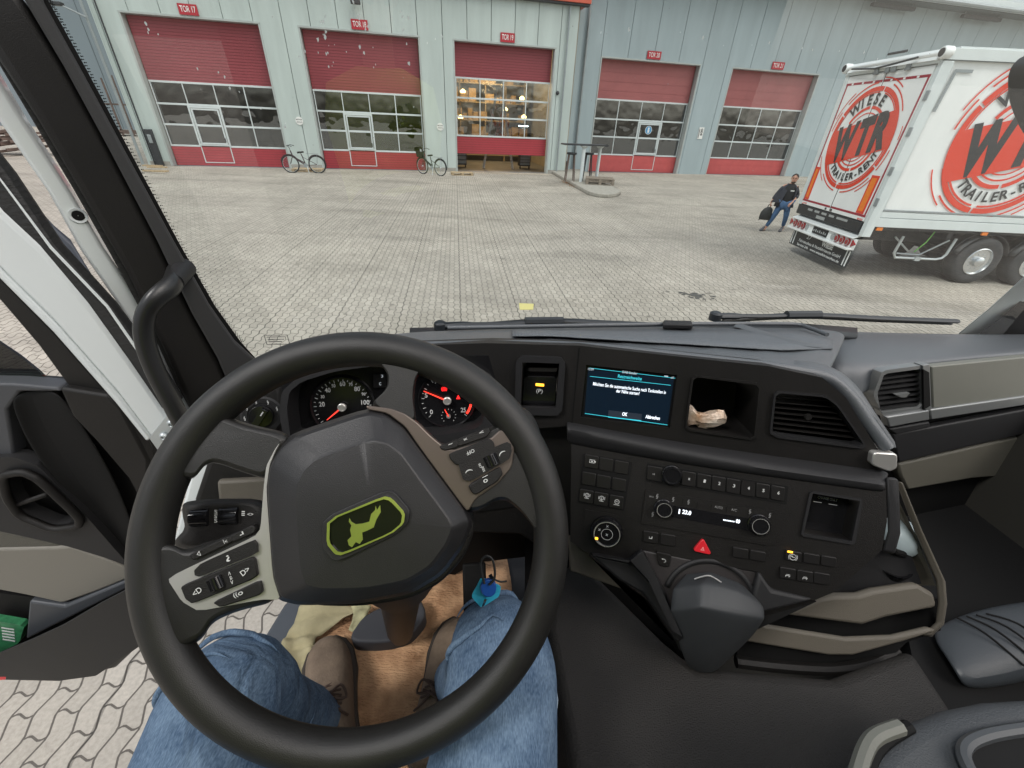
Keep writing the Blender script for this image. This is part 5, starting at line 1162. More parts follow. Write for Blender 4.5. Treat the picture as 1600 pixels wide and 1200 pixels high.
q = M(); q.prism([P(820, 800, 1.0), P(1300, 850, 1.15), P(1700, 780, 1.6), P(1700, 1100, 1.3), P(1200, 1150, 1.2), P(820, 960, 1.25)], (0, .03, 0)); q.build('bulkhead', m_deep, cab0)
q = M(); q.prism([P(470, 700, .98), P(900, 690, .98), P(900, 860, 1.12), P(740, 880, 1.2), P(700, 905, 1.25), (P(470, 925, 1.25))], (0, .03, 0)); q.build('footwell_wall', m_deep, cab0)
# ribbed step cover on the passenger side
q = M(); rows = []
for x0, y0, x1, y1 in ((1446, 982, 1506, 1070), (1492, 958, 1590, 1058), (1545, 942, 1640, 1040), (1650, 926, 1740, 1015)): rows.append([P(x0, y0, .98), P((x0+x1)/2, (y0+y1)/2-6, .92), P(x1, y1, .87), P(x1+6, y1+16, .90)])
q.grid(rows); rc = q.build('seat_base_cover', mat('cover_grey', (.040, .046, .052), .45, bump=.2, bscale=400), cab0, solid=.02, subd=2)
q = M()
for k in range(4):
    d = k*17; q.tube(spl([P(1495+d*.9, 965-d*.12, .955-.001*k), P(1540+d, 990-d*.3, .925), P(1600+d, 1040-d*.45, .882)], 4), .0022, 6)
q.build('rib', m_deep, rc)
# passenger seat corner
q = M(); seat = [(1320, 1290), (1345, 1215), (1362, 1172), (1385, 1150), (1420, 1125), (1480, 1102), (1540, 1090), (1640, 1082), (1700, 1290)]
hz = -.60
q.prism([HP(x, y, hz) for x, y in seat], (0, 0, -.16)); st = q.build('passenger_seat', mat('seat_fabric', (.050, .055, .060), .6, bump=.6, bscale=500), cab0, bevel=.03, seg=4)
q = M(); q.tube(spl([HP(x, y, hz+.004) for x, y in ((1318, 1290), (1335, 1225), (1352, 1172), (1370, 1150), (1406, 1136))], 6), .0085, 8); q.build('piping', m_beige2, st)
q = M(); q.tube(spl([HP(x, y, hz-.005) for x, y in ((1334, 1290), (1350, 1222), (1364, 1180), (1386, 1156), (1420, 1136))], 6), .008, 8); q.build('seam', m_deep, st)
q = M(); q.prism([HP(x, y, hz+.012) for x, y in chk([(1502, 1172), (1540, 1150), (1640, 1135), (1700, 1290), (1540, 1290)], 2, .2)], (0, 0, -.01)); q.build('tray_well', m_deep, st)
q = M(); q.tube(spl([HP(x, y, hz+.012) for x, y in ((1530, 1230), (1505, 1176), (1540, 1150), (1640, 1134))], 6), .007, 8); q.build('well_rim', mat('seat_shell', (.06, .065, .07), .45), st)
# ---- instrument cluster
hood = [(436, 650), (440, 612), (462, 592), (520, 573), (600, 562), (700, 566), (765, 588), (792, 622), (782, 660), (764, 690), (700, 712), (450, 712)]
win = chk([(448, 640), (452, 612), (472, 596), (524, 580), (600, 570), (690, 576), (738, 590), (762, 625), (752, 668), (690, 680), (455, 690)], 1, .15)
q = M(); plate(q, CL, chk(hood, 1, .15), [win], .03, .05, .05); cl_ = q.build('instrument_cluster', m_pl2, cab0, bevel=.002)
q = M(); slab(q, CL, [(440, 560), (790, 555), (790, 720), (440, 720)], -.018, .01); q.build('cluster_face', m_gloss, cl_)
def gauge(cx, cy, r, nums, ticks, needle, redarc=None, sq=False):
    f = CL.shift(*CL.ab(cx, cy, -.014), -.014); q = M()
    q.lathe(f, [(r*1.06, -.004), (r*1.08, 0), (r*1.04, .004), (r, .0005), (.001, .0004)], n=48, mi=0)
    for k in range(ticks[2]+1):
        t = math.radians(ticks[0]+(ticks[1]-ticks[0])*k/ticks[2]); big = k % 2 == 0; c, s = math.cos(t), math.sin(t); ff = Fr(f(r*.9*c, r*.9*s, .0012), f.u*c+f.v*s, n=f.n); q.box(ff, -.003 if big else -.001, .002, -.0005, .0005, 0, .0003, 1)
    for b, x, y, w in nums: ptext(q, b, CL, x, y, w, -.0125, 1, hpx=7.2 if w > 6 or len(b) == 1 else 5, bold=.02)
    if redarc: q.ring(f, r*.84, r*.93, .0015, t0=math.radians(redarc[0]), t1=math.radians(redarc[1]), n=8, mi=2)
    q.build('gauge', [m_gloss, m_sym, m_red5], cl_, ang=30)
    q = M(); nx, ny = CL.ab(*needle, -.008); p0 = f(0, 0, .006); p1 = CL(nx, ny, -.008); d = unit(p1-p0); s_ = np.cross(f.n, d)
    q.prism([p0+s_*.0015, p0-s_*.0015, p1-s_*.0006, p1+s_*.0006], f.n*.001); q.build('needle', m_red5, cl_, smooth=False)
    q = M(); q.lathe(f, [(.0072, .003), (.0072, .009), (.0055, .010), (.005, .009), (.0005, .009)], n=24); q.build('needle_hub', m_silver, cl_)
gauge(536, 635, .051, [('20', 503, 632, 9), ('30', 504, 620, 6), ('40', 512, 610, 9), ('50', 521, 603, 6), ('60', 535, 600, 9), ('70', 548, 601, 6), ('80', 558, 608, 9), ('90', 568, 616, 6), ('100', 570, 629, 13)], (215, -8, 24), (511, 656))
gauge(699, 625, .048, [('0', 674, 644, 4.5), ('5', 666, 618, 4.5), ('10', 683, 596, 8), ('15', 711, 595, 8), ('20', 729, 614, 8), ('25', 724, 641, 8)], (222, -42, 22), (662, 611), (-38, -12))
f = CL.shift(*CL.ab(701, 650, -.012), -.012); q = M()
for k in range(11): t = math.radians(225-27*k); c, s = math.cos(t), math.sin(t); q.box(Fr(f(.0125*c, .0125*s, 0), f.u*c+f.v*s, n=f.n), -.001, .001, -.0004, .0004, 0, .0003, 0)
q.lathe(f, [(.004, 0), (.004, .003), (.0005, .003)], n=16, mi=1); q.build('small_gauge', [m_sym, m_silver], cl_)
q = M(); p1 = CL.px(695, 640, -.009); p0 = f(0, 0, .003); d = unit(p1-p0); s_ = np.cross(f.n, d); q.prism([p0+s_*.0009, p0-s_*.0009, p1-s_*.0005, p1+s_*.0005], f.n*.001); q.build('needle', m_red5, cl_)
q = M(); f = CL.shift(*CL.ab(694, 608, -.012), -.012); q.ring(f, .0026, .0036, 0, n=14); q.box(f, -.001, .001, -.0015, .0015, 0, .0002); q.ring(f, .0045, .0052, 0, t0=-.9, t1=.9, n=6); q.ring(f, .0045, .0052, 0, t0=2.2, t1=4.1, n=6)
f = CL.shift(*CL.ab(716, 621, -.012), -.012); q.poly([f(-.0035, -.003), f(.0035, -.003), f(.002, .001), f(0, .0045), f(-.002, .001)]); q.build('warning_lamp', m_redl, cl_)
q = M(); slab(q, CL, [(583, 585), (604, 584), (604, 605), (583, 606)], -.012, .002, 0); ptext(q, '3', CL, 597, 588, 3.4, -.0115, 1, hpx=4.5); ptext(q, 'C', CL, 594, 600, 3.4, -.0115, 1, hpx=4.5); q.build('small_display', [m_deep, m_litd], cl_)
# left end of the dashboard with the round light switch
LS = tilted(405, 655, .80, 20, 22)
q = M(); slab(q, LS, [(296, 745), (344, 690), (344, 800), (300, 850), (270, 850)], -.03, .03); q.build('sill_corner', m_body, cl_, bevel=.006)
q = M(); slab(q, LS, [(330, 600), (380, 585), (440, 600), (446, 700), (470, 760), (400, 790), (300, 790), (330, 700)], -.01, .04); q.build('dash_end_panel', m_pl, cl_, bevel=.01)
f = LS.shift(*LS.ab(409, 650, 0), -.01); q = M(); q.lathe(f, [(.036, 0), (.038, .006), (.034, .009), (.025, .008), (.024, .006), (.001, .006)], n=36, mi=0)
for t in (20, 60, 100, 140, 180): q.text('§' if t % 40 else '0', f, .0295*math.cos(math.radians(t)), .0295*math.sin(math.radians(t)), .009, .0088, mi=1)
q.build('light_switch_ring', [m_pl2, m_sym], cl_, ang=40)
q = M(); q.lathe(f, [(.021, .006), (.020, .014), (.0205, .017), (.001, .018)], n=30); fk = Fr(f(0, 0, .018), f.u*math.cos(.9)+f.v*math.sin(.9), n=f.n); q.box(fk, -.019, .019, -.006, .006, -.004, .014); q.box(fk, .006, .015, -.001, .001, .014, .0145, 1); q.build('light_switch_knob', [m_gloss, m_sym], cl_, bevel=.001)
q = M(); slab(q, LS, [(338, 752), (418, 748), (420, 786), (342, 790)], .004, .03); q.build('knee_trim', m_beige, cl_, bevel=.006)

# panel under the upper face, between column and centre stack
q = M(); slab(q, U, [(640, 676), (800, 668), (900, 652), (903, 880), (868, 872), (812, 836), (640, 830)], -.035, .03); q.build('under_panel', m_pl, dash, bevel=.006)
q = M(); slab(q, U, [(742, 742), (838, 742), (842, 786), (742, 800)], -.030, .004); q.build('under_recess', m_deep, dash)
# driver seat, rear wall and side of the cab, behind the lens
q = M(); CF = Fr(cab(0, 0, 0), CX, n=(0, 0, 1)); q.box(CF, -.75, 1.75, -.95, -.90, -1.25, .95); q.box(CF, -.80, -.74, -.95, -.30, -1.25, .95); q.box(CF, 1.72, 1.78, -.95, .2, -1.25, -.2); q.build('rear_wall', m_beige, cab0, smooth=False)
q = M(); q.box(CF, -.42, .10, -.62, -.06, -.78, -.66); q.box(CF, -.38, .06, -.50, -.15, -1.2, -.78); q.build('driver_seat', mat('driver_seat_fabric', (.03, .03, .032), .8), cab0, bevel=.04, seg=3)

q = M(); slab(q, L, [(888, 840), (926, 868), (1000, 915), (1010, 935), (890, 893)], -.03, .02); q.build('beige_undercut', m_beige, stk, bevel=.004)
q = M(); q.box(CF, 1.62, 1.68, -.95, 1.0, -1.25, -.62); q.box(CF, -.5, 1.65, -.95, 1.0, -1.27, -1.21); q.build('passenger_door_panel', mat('dim_olive2', (.022, .021, .017), .7), cab0)
# ================================================================= STEERING WHEEL
SWN = A(.081, -.785, .614); SWC = A(-.160, .290, 2.448)
SW = Fr(SWC, np.cross(A(0, 0, 1), SWN), n=SWN)
q = M(); Rc = .2135
q.tube([SW(Rc*math.cos(t), Rc*math.sin(t)) for t in np.linspace(0, 2*math.pi, 120, endpoint=False)], .0200, 22, loop=True, up=SWN); wheel_ = q.build('steering_wheel', m_leather, cab0, ang=180)
def blob(name, fr, pts, h0, h1, mt, parent, inset=.12, it=2, k=.2, top=None, bev=.002):
    """rounded raised pad: outline at h0 rising to an inset outline at h1"""
    pts = chk(pts, it, k) if it else pts; cx = sum(p[0] for p in pts)/len(pts); cy = sum(p[1] for p in pts)/len(pts); q = M(); rings = []
    for s, h in ((1.0, h0-.012), (1.0, h0), (1-inset*.35, h0+(h1-h0)*.7), (1-inset, h1)):
        rings.append([fr.px(cx+(x-cx)*s, cy+(y-cy)*s, h) for x, y in pts])
    q.loft(rings); return q.build(name, mt, parent, ang=50, bevel=bev, weld=True)
spokes = [
 [(575, 545), (592, 566), (606, 584), (605, 608), (578, 632), (600, 650), (652, 668), (646, 625), (650, 592), (664, 572), (694, 562), (650, 530), (600, 530)],
 [(640, 655), (690, 700), (765, 668), (792, 655), (812, 632), (836, 650), (858, 720), (862, 800), (846, 842), (822, 806), (786, 776), (735, 805), (700, 780)],
 [(285, 655), (330, 640), (385, 662), (460, 678), (440, 720), (420, 750), (380, 738), (335, 722), (318, 728), (300, 752), (255, 740), (262, 690)],
 [(228, 850), (262, 846), (292, 862), (398, 820), (430, 835), (440, 938), (370, 955), (332, 972), (314, 1002), (270, 1020), (232, 950)]]
for i, s in enumerate(spokes):
    blob('spoke', SW, s, -.012, .010, m_leather, wheel_, .10, 3, .2, bev=.004)
cover = [(573, 641), (603, 647), (632, 668), (655, 700), (729, 800), (736, 816), (722, 852), (690, 896), (640, 926), (560, 941), (470, 943), (437, 935), (426, 900), (416, 765), (421, 727), (436, 701), (460, 679)]
q = M(); cx, cy = 575, 800; rings = []
oc = chk(cover, 2, .15)
for s, h in ((1.02, -.03), (1.02, .0), (1.0, .010), (.985, .016), (.955, .019)): rings.append([SW.px(cx+(x-cx)*s, cy+(y-cy)*s, h) for x, y in oc])
def topcap(s, h, dx=0, dy=0): rings.append([SW.px(cx+dx+(x-cx)*s, cy+dy+(y-cy)*s, h) for x, y in oc])
topcap(.80, .030, 8, 10); topcap(.765, .0325, 8, 10); topcap(.3, .036, 8, 10)
q.loft(rings); hub = q.build('airbag_cover', m_hub, wheel_, ang=16, bevel=.0012)
q = M(); slab(q, SW, chk([(455, 925), (737, 800), (742, 830), (725, 872), (690, 912), (640, 938), (560, 950), (480, 948)], 2, .2), -.012, .05); q.build('hub_back', m_pl, wheel_, bevel=.004)
# silver trims
q = M(); slab(q, SW, chk([(262, 906), (276, 896), (398, 838), (407, 826), (412, 760), (416, 728), (430, 701), (437, 692), (430, 705), (421, 727), (416, 765), (426, 900), (438, 937), (408, 937), (310, 955), (284, 940)], 1, .12), .012, .016)
q.build('silver_trim', m_silver, wheel_, bevel=.003)
q = M(); slab(q, SW, chk([(571, 633), (610, 638), (632, 646), (652, 660), (674, 682), (702, 705), (767, 685), (781, 672), (799, 675), (805, 692), (800, 730), (777, 757), (743, 780), (733, 797), (728, 798), (655, 699), (633, 667), (605, 646), (574, 640)], 1, .12), .012, .016)
q.build('silver_trim', m_silver_refl, wheel_, bevel=.003)
def wbtn(name, pts, sym=(), h=.016):
    gx_ = sum(p[0] for p in pts)/len(pts); gy_ = sum(p[1] for p in pts)/len(pts); pts = [(gx_+(x-gx_)*1.07, gy_+(y-gy_)*1.10) for x, y in pts]
    q = M(); slab(q, SW, chk(pts, 1, .10), h, .01, 0)
    for b, x, y, w, rot, hp in sym: 
        a, bb = SW.ab(x, y, h+.0012); k = .46/649; q.text(b, SW, a, bb, hp*k*1.4, h+.0006+.0006, rot=rot, mi=1, bold=.01, wid=w*k)
    return q.build(name, [m_pl, m_sym], wheel_, bevel=.0012)
UD = math.pi+.42
wbtn('wheel_button', [(703, 709), (763, 687), (769, 692), (771, 701), (721, 725), (712, 724), (705, 716)], [('OFF', 735, 706, 13, UD, 5.5)])
wbtn('wheel_button', [(719, 725), (724, 721), (790, 693), (796, 696), (797, 707), (793, 718), (737, 749), (726, 747)], [('(', 733, 735, 4, UD+1.5, 9), (')', 783, 708, 4, UD-1.3, 9), ('SET', 750, 728, 8, UD+1.5, 3.5), ('RES', 755, 733, 8, UD+1.5, 3.5)])
wbtn('wheel_button', [(733, 758), (780, 731), (784, 742), (776, 753), (744, 772), (738, 768)], [('o', 759, 752, 7, UD, 8), ('-', 758, 745, 9, UD, 6)])
wbtn('wheel_button', [(687, 697), (713, 687), (716, 694), (714, 699), (696, 704), (690, 702)], [('~', 704, 694, 7, UD, 6)], .013)
wbtn('wheel_button', [(715, 686), (763, 668), (765, 676), (760, 683), (718, 697)], [('×', 727, 686, 6, UD, 5), ('>', 752, 675, 7, UD, 5)], .013)
wbtn('wheel_button', [(306, 890), (316, 880), (392, 847), (397, 852), (398, 866), (314, 899), (307, 897)], [('?', 356, 872, 6, UD, 9)])
wbtn('wheel_button', [(285, 917), (293, 912), (390, 874), (394, 878), (398, 903), (302, 941), (292, 934)], [('<D', 308, 925, 13, UD-2.9, 8), ('D>', 383, 893, 13, UD-2.9, 8), ('ok', 361, 903, 6, UD+1.4, 4), ('<', 358, 896, 5, UD+1.4, 5), ('>', 362, 910, 5, UD+1.4, 5)])
wbtn('wheel_button', [(334, 941), (404, 909), (408, 926), (402, 931), (346, 948)], [('))', 368, 931, 6, UD, 6), ('o', 376, 928, 7, UD, 7)])
wbtn('wheel_button', [(297, 866), (358, 838), (362, 848), (303, 875)], [('▷', 310, 865, 5, UD, 6), ('>|', 352, 846, 5, UD, 5)], .013)
wbtn('wheel_button', [(360, 837), (394, 821), (398, 826), (397, 833), (364, 847)], [('r', 378, 834, 6, UD, 7)], .013)
for x, y, ang_ in ((768, 719, .42), (336, 912, .42)):
    f = SW.shift(*SW.ab(x, y, .018), .014); fu = Fr(f.o, f.u*math.cos(ang_)+f.v*math.sin(ang_), n=f.n); q = M(); q.tube([fu(0, -.0062), fu(0, .0062)], .0075, 16)
    for k in range(7): t = math.radians(20+140*k/6); q.box(fu, .0075*math.cos(t)-.0005, .0075*math.cos(t)+.0005, -.0056, .0056, .0075*math.sin(t)-.0003, .0075*math.sin(t)+.0006)
    q.build('scroll_wheel', m_gloss, wheel_, ang=40)
# emblem
q = M(); em = [(511, 812), (600, 775), (612, 778), (633, 801), (631, 818), (612, 834), (534, 868), (523, 866), (510, 850)]; cx, cy = 571, 821
inn = [(cx+(x-cx)*.925, cy+(y-cy)*.90) for x, y in em]
he = .0415; plate(q, SW, chk(em, 1, .15), [chk(inn, 1, .15)], he, .006, .003); q.build('emblem_frame', m_chrome, hub, bevel=.0012)
q = M(); slab(q, SW, chk(inn, 1, .15), he-.002, .002); q.build('emblem_glass', mat('black_mirror', (.006, .007, .006), .06, spec=.3), hub)
q = M(); slab(q, SW, [(546, 809), (549, 815), (556, 819), (566, 818), (577, 815), (580, 803), (586, 797), (587, 790), (589, 797), (594, 789), (595, 800), (588, 812), (584, 824), (574, 829), (566, 832), (567, 843), (562, 850), (556, 847), (550, 855), (545, 852), (543, 844), (549, 838), (547, 828), (549, 821), (545, 815)], he-.0014, .0004); q.build('emblem_mark', m_chrome, hub)
q = M(); slab(q, SW, chk([(cx+(x-cx)*1.12, cy+(y-cy)*1.2) for x, y in em], 1, .15), .0385, .004); q.build('emblem_surround', m_hub, hub, bevel=.0008)
# column, stalks
def behind(x, y, d): return P(x, y, d)
q = M(); rings = []
for (x, y, z, rx, ry) in ((590, 800, .50, .075, .07), (600, 850, .60, .085, .075), (620, 900, .75, .07, .06), (625, 930, .88, .045, .04), (625, 990, 1.05, .032, .03)):
    c = P(x, y, z); rings.append([c+CX*rx*math.cos(t)+(CY*.6+A(0, 0, .8))*ry*math.sin(t) for t in np.linspace(0, 2*math.pi, 16, endpoint=False)])
q.loft(rings); q.build('steering_column', mat('column_plastic', (.035, .026, .022), .5, bump=.2, bscale=500), cab0, ang=60)
q = M(); q.prism([HP(x, y, -1.10) for x, y in chk([(540, 1002), (572, 955), (655, 930), (668, 960), (640, 995), (600, 1004)], 2, .2)], (0, 0, -.05)); q.build('column_boot', mat('boot_rubber', (.045, .047, .055), .7), cab0, bevel=.012, seg=3)
def stalk(name, c0, c1, r0, r1, mt=m_pl):
    q = M(); pts = spl([c0, (c0+c1)/2+A(0, 0, .002), c1], 5); n = len(pts); q.tube(pts, [r0+(r1-r0)*k/(n-1) for k in range(n)], 16, up=(0, 0, 1)); return q.build(name, mt, cab0, ang=50)
ls = [(286, 784), (330, 779), (420, 779), (430, 830), (380, 842), (325, 850), (300, 860), (275, 856), (272, 845), (290, 826), (284, 800)]
F5 = tilted(350, 815, .50, 3, 36)
lst_ = blob('left_stalk', F5, ls, -.004, .014, m_pl, cab0, .18, 2, .2)
for x0, x1, yo in ((301, 328, 808), (346, 374, 805)):
    q = M(); f = F5.shift(*F5.ab((x0+x1)/2, yo, .012), .010); w = abs(F5.ab(x1, yo)[0]-F5.ab(x0, yo)[0])/2
    fu = Fr(f.o, f.u*math.cos(.06)+f.v*math.sin(.06), n=f.n); q.tube([fu(-w, 0), fu(w, 0)], .0105, 18)
    for k in range(9): t = math.radians(10+160*k/8); q.box(fu, -w*.95, w*.95, .0105*math.cos(t)-.0006, .0105*math.cos(t)+.0006, .0105*math.sin(t)-.0004, .0105*math.sin(t)+.0007)
    q.build('stalk_ring', m_gloss, lst_, ang=40)
q = M(); F5h = .0215; 
for x, y, b, w, hp in ((337, 800, 'S', 5, 6), (337, 807, 'S', 5, 6), (337, 814, 'S', 5, 6), (380, 803, '≡', 5, 12), (391, 804, '<>', 9, 6)): ptext(q, b, F5, x, y, w, F5h, 0, hpx=hp)
q.build('stalk_symbol', m_sym, lst_)
F6 = tilted(800, 762, .56, 3, 36)
rst_ = blob('right_stalk', F6, [(740, 752), (778, 742), (806, 746), (834, 750), (834, 774), (800, 776), (760, 782), (738, 790)], -.004, .010, m_pl, cab0, .2, 1, .2)
q = M(); f = F6.shift(*F6.ab(824, 762, .01), .008); q.tube([f(-.014, 0), f(.014, 0)], .011, 16)
for k in range(9): t = math.radians(10+160*k/8); q.box(f, -.013, .013, .011*math.cos(t)-.0006, .011*math.cos(t)+.0006, .011*math.sin(t)-.0004, .011*math.sin(t)+.0007)
q.build('stalk_ring', m_gloss, rst_, ang=40)
q = M(); ptext(q, 'MODE', F6, 813, 763, 15, .0195, 0, hpx=6, rot=math.pi/2); ptext(q, '0', F6, 790, 758, 4, .013, 0, hpx=6); ptext(q, 'R', F6, 790, 770, 4, .013, 0, hpx=6); ptext(q, 'D', F6, 776, 765, 5, .013, 0, hpx=6); q.build('stalk_symbol', m_sym, rst_)
# pedals
for x, y, w in ((742, 925, .03),):
    q = M(); c = HP(x, y, -1.02); f = Fr(c, CX, n=unit(-CY*.7+A(0, 0, .7))); q.box(f, -w, w, -.07, .07, -.008, .008); q.build('pedal', m_deep, cab0, bevel=.005)
# ================================================================= LEFT PILLAR, DOOR, WINDSCREEN
A0, A1 = P(402, 566, .97), P(95, -10, .60)
pd_ = unit(A1-A0); pn = unit(np.cross(np.cross(pd_, -(A0+A1)/2+CC), pd_))   # faces the driver
PA = Fr(A0, pd_, n=pn)
def strip(name, Lp, Rp, h, th, mt, parent, bevel=.004, h2=None):
    """a long band given by its two edges (top to bottom)"""
    q = M(); n = min(len(Lp), len(Rp)); L2 = Lp; R2 = Rp
    rows = [[PA.px(*a, h), PA.px(*b, h if h2 is None else h2), PA.px(*b, (h if h2 is None else h2))-PA.n*th, PA.px(*a, h)-PA.n*th] for a, b in zip(L2, R2)]
    q.loft(rows); return q.build(name, mt, parent, bevel=bevel, ang=40)
pil = strip('left_pillar', [(20, -30), (38, 0), (100, 104), (166, 225), (245, 375), (300, 490), (340, 560), (362, 612)], [(60, -30), (66, 0), (128, 112), (196, 238), (272, 378), (328, 478), (368, 535), (406, 570)], .0, .03, m_grip, cab0, .004)
strip('windscreen_frit', [(58, -30), (64, 0), (126, 112), (194, 238), (270, 378), (326, 478), (366, 534), (400, 566)], [(69, -30), (75, 0), (137, 112), (204, 238), (279, 378), (336, 478), (376, 534), (412, 574)], -.02, .004, m_deep, pil, 0)
# the dotted edge of the frit
q = M(); fl_, fr2 = [(75, 0), (137, 112), (204, 238), (279, 378), (336, 478), (376, 534)], None
pts = spl([(x, y) for x, y in fl_], 26)
for i, p in enumerate(pts):
    for k in range(2):
        r = .0013*(1-.25*k); c = PA.px(p[0]+1.4+2.6*k+(1.5 if i % 2 else 0), p[1], -.021); q.add([c+PA.u*r*math.cos(t)+PA.v*r*math.sin(t) for t in (0, 1.57, 3.14, 4.71)], [(0, 1, 2, 3)])
q.build('frit_dots', m_deep, pil, smooth=False)
strip('pillar_trim', [(-40, -20), (-25, 60), (60, 190), (125, 300), (200, 430), (262, 560), (296, 640), (340, 720)], [(22, -20), (45, 12), (106, 112), (170, 228), (248, 378), (302, 492), (342, 562), (366, 620)], -.03, .04, m_pl, pil, .012, h2=-.012)
strip('door_seal', [(-45, 20), (-14, 80), (34, 160), (117, 300), (174, 400), (233, 510), (275, 600), (330, 700)], [(-30, 0), (0, 52), (64, 170), (150, 310), (215, 428), (268, 550), (300, 640), (344, 720)], -.05, .03, m_seal, pil, .006)
wp = strip('body_pillar', [(-90, 60), (-60, 105), (0, 192), (75, 300), (126, 392), (180, 470), (235, 560), (300, 680)], [(-40, 60), (-10, 110), (33, 182), (110, 300), (162, 388), (220, 472), (272, 560), (332, 680)], -.07, .05, m_body, cab0, .006)
f = PA.shift(*PA.ab(122, 337, -.068), -.0695); q = M(); q.lathe(f, [(.013, 0), (.0125, .002), (.009, .001), (.008, -.004), (.0005, -.004)], n=24, mi=0); q.ring(f, .0008, .0085, .0015, n=20, mi=1); q.build('pillar_hole', [m_body, m_deep], wp)
# grab handle
gh = spl([P(276, 426, .82), P(268, 446, .775), P(245, 466, .755), (P(228, 492, .755)), P(226, 528, .765), P(241, 575, .785), P(270, 632, .815), P(300, 690, .85), P(330, 740, .90)], 5)
q = M(); n = len(gh); q.tube(gh, [.0150 if 2 < i < n-3 else .0155 for i in range(n)], 14, up=(1, .2, 0), flat=1.25); q.build('grab_handle', m_gloss2 := mat('handle_black', (.015, .015, .015), .35, bump=.1, bscale=400), cab0, ang=180)
q = M(); q.tube([P(288, 418, .83), P(272, 440, .785)], [.020, .016], 14); q.build('handle_foot', m_pl2, pil, ang=60)
# windscreen and its surround
WB = .965
wy = lambda z: WB-(z+.5)*.06
q = M(); rows = []
for z in (-.62, -.2, .2, .6, 1.0):
    rows.append([cab(x, wy(z)+.02-.02*(abs(x-.43)/1.1)**3, z) for x in np.linspace(-.62, 1.62, 15)])
q.grid(rows); q.build('windscreen', glass('windscreen_glass', (.90, .955, .94), mn=.052, haze=.03), cab0, ang=180)
f = Fr(cab(-.5, wy(-.3)-.015, -.3), CX, n=-CY)
q = M(); a, b = f.ab(433, 531); q.frame(f, a-.026, a+.026, b-.012, b+.013, .0012, 0, .0006, 0); 
for k, w in enumerate((.04, .036, .03)): q.box(f, a-.02, a-.02+w, b+.007-.006*k, b+.0085-.006*k, 0, .0005, 0)
q.build('glass_sticker', m_symd2 := mat('sticker_ink', (.05, .05, .05), .6), cab0)
# wipers lie on the outside at the foot of the glass
def wiper(pts, name='wiper'):
    ar = [P(*p) for p in pts['arm']]; q = M(); q.tube(spl(ar, 4), [.009]*4+[.006]*(len(spl(ar, 4))-4), 8, flat=1.2); o = q.build(name, m_deep2, cab0, ang=50)
    q = M(); q.lathe(Fr(ar[0], CX, n=A(0, 0, 1)), [(.016, -.01), (.016, .008), (.010, .012)], n=16); q.build('pivot', m_deep2, o)
    bl_ = [P(*p) for p in pts['blade']]; q = M(); q.tube(spl(bl_, 4), .006, 6, flat=1.5); q.tube(spl([p+A(0, 0, -.012)+CY*.01 for p in bl_], 4), .004, 6); q.build('blade', m_deep2, o, ang=50)
    q = M(); mid = len(pts['arm'])-1; c = ar[mid]; q.tube([c-CX*.05, c+CX*.05], .012, 8); q.build('blade_joint', m_deep2, o)
m_deep2 = mat('wiper_black', (.022, .026, .03), .45)
wiper(dict(arm=[(688, 509, 1.06), (740, 507, 1.06), (800, 506, 1.06), (850, 502, 1.07)], blade=[(720, 511, 1.09), (850, 501, 1.09), (960, 505, 1.09), (1045, 509, 1.10)]))
wiper(dict(arm=[(1118, 494, 1.10), (1160, 494, 1.11), (1205, 494, 1.12), (1255, 492, 1.13)], blade=[(1130, 499, 1.14), (1255, 492, 1.15), (1370, 497, 1.17), (1496, 502, 1.19)]))
q = M(); q.grid([[P(x, y, z), P(x, y+14, z-.06)] for x, y, z in ((640, 512, 1.08), (850, 509, 1.08), (1050, 507, 1.10), (1250, 505, 1.14), (1340, 512, 1.18))]); q.build('cowl', m_deep2, cab0, solid=.01)
# right pillar, roof side mirror of the passenger side
q = M(); q.loft([[P(x0, y0, z), P(x1, y1, z), P(x1+6, y1, z+.05), P(x0+4, y0, z+.05)] for x0, y0, x1, y1, z in ((1496, 522, 1540, 524, 1.33), (1545, 482, 1575, 496, 1.28), (1600, 432, 1616, 455, 1.22), (1700, 345, 1710, 370, 1.1))]); rp_ = q.build('right_pillar', m_body, cab0, bevel=.004)
q = M(); q.loft([[P(x0, y0, z), P(x1, y1, z), P(x1+6, y1, z+.05), P(x0+4, y0, z+.05)] for x0, y0, x1, y1, z in ((1528, 522, 1700, 532, 1.30), (1562, 498, 1700, 520, 1.27), (1600, 464, 1700, 500, 1.24), (1640, 425, 1740, 470, 1.2), (1730, 335, 1800, 400, 1.1))]); q.build('pillar_trim', m_pl2, rp_, bevel=.004)
mc = P(1700, 135, 1.75); MF = Fr(mc, (1, -.05, 0), n=(-.05, -1, .02))
mo = [(x+30, y+4) for x, y in chk([(1583, 95), (1600, 78), (1640, 66), (1700, 66), (1700, 240), (1640, 228), (1604, 210), (1590, 185), (1578, 150), (1577, 115)], 2, .2)]
q = M(); slab(q, MF, mo, -.004, .10); mr_ = q.build('right_mirror', m_deep2, cab0, bevel=.02, seg=3)
cx, cy = 1690, 149
q = M(); slab(q, MF, [(cx+(x-cx)*.93, cy+(y-cy)*.93) for x, y in mo], .0, .004); q.build('mirror_glass', mat('mirror', (.34, .335, .32), .03, metal=1), mr_)
q = M(); q.tube([P(1690, 250, 1.75), P(1700, 400, 1.5), P(1690, 520, 1.4)], .02, 8); q.build('mirror_arm', m_deep2, mr_)
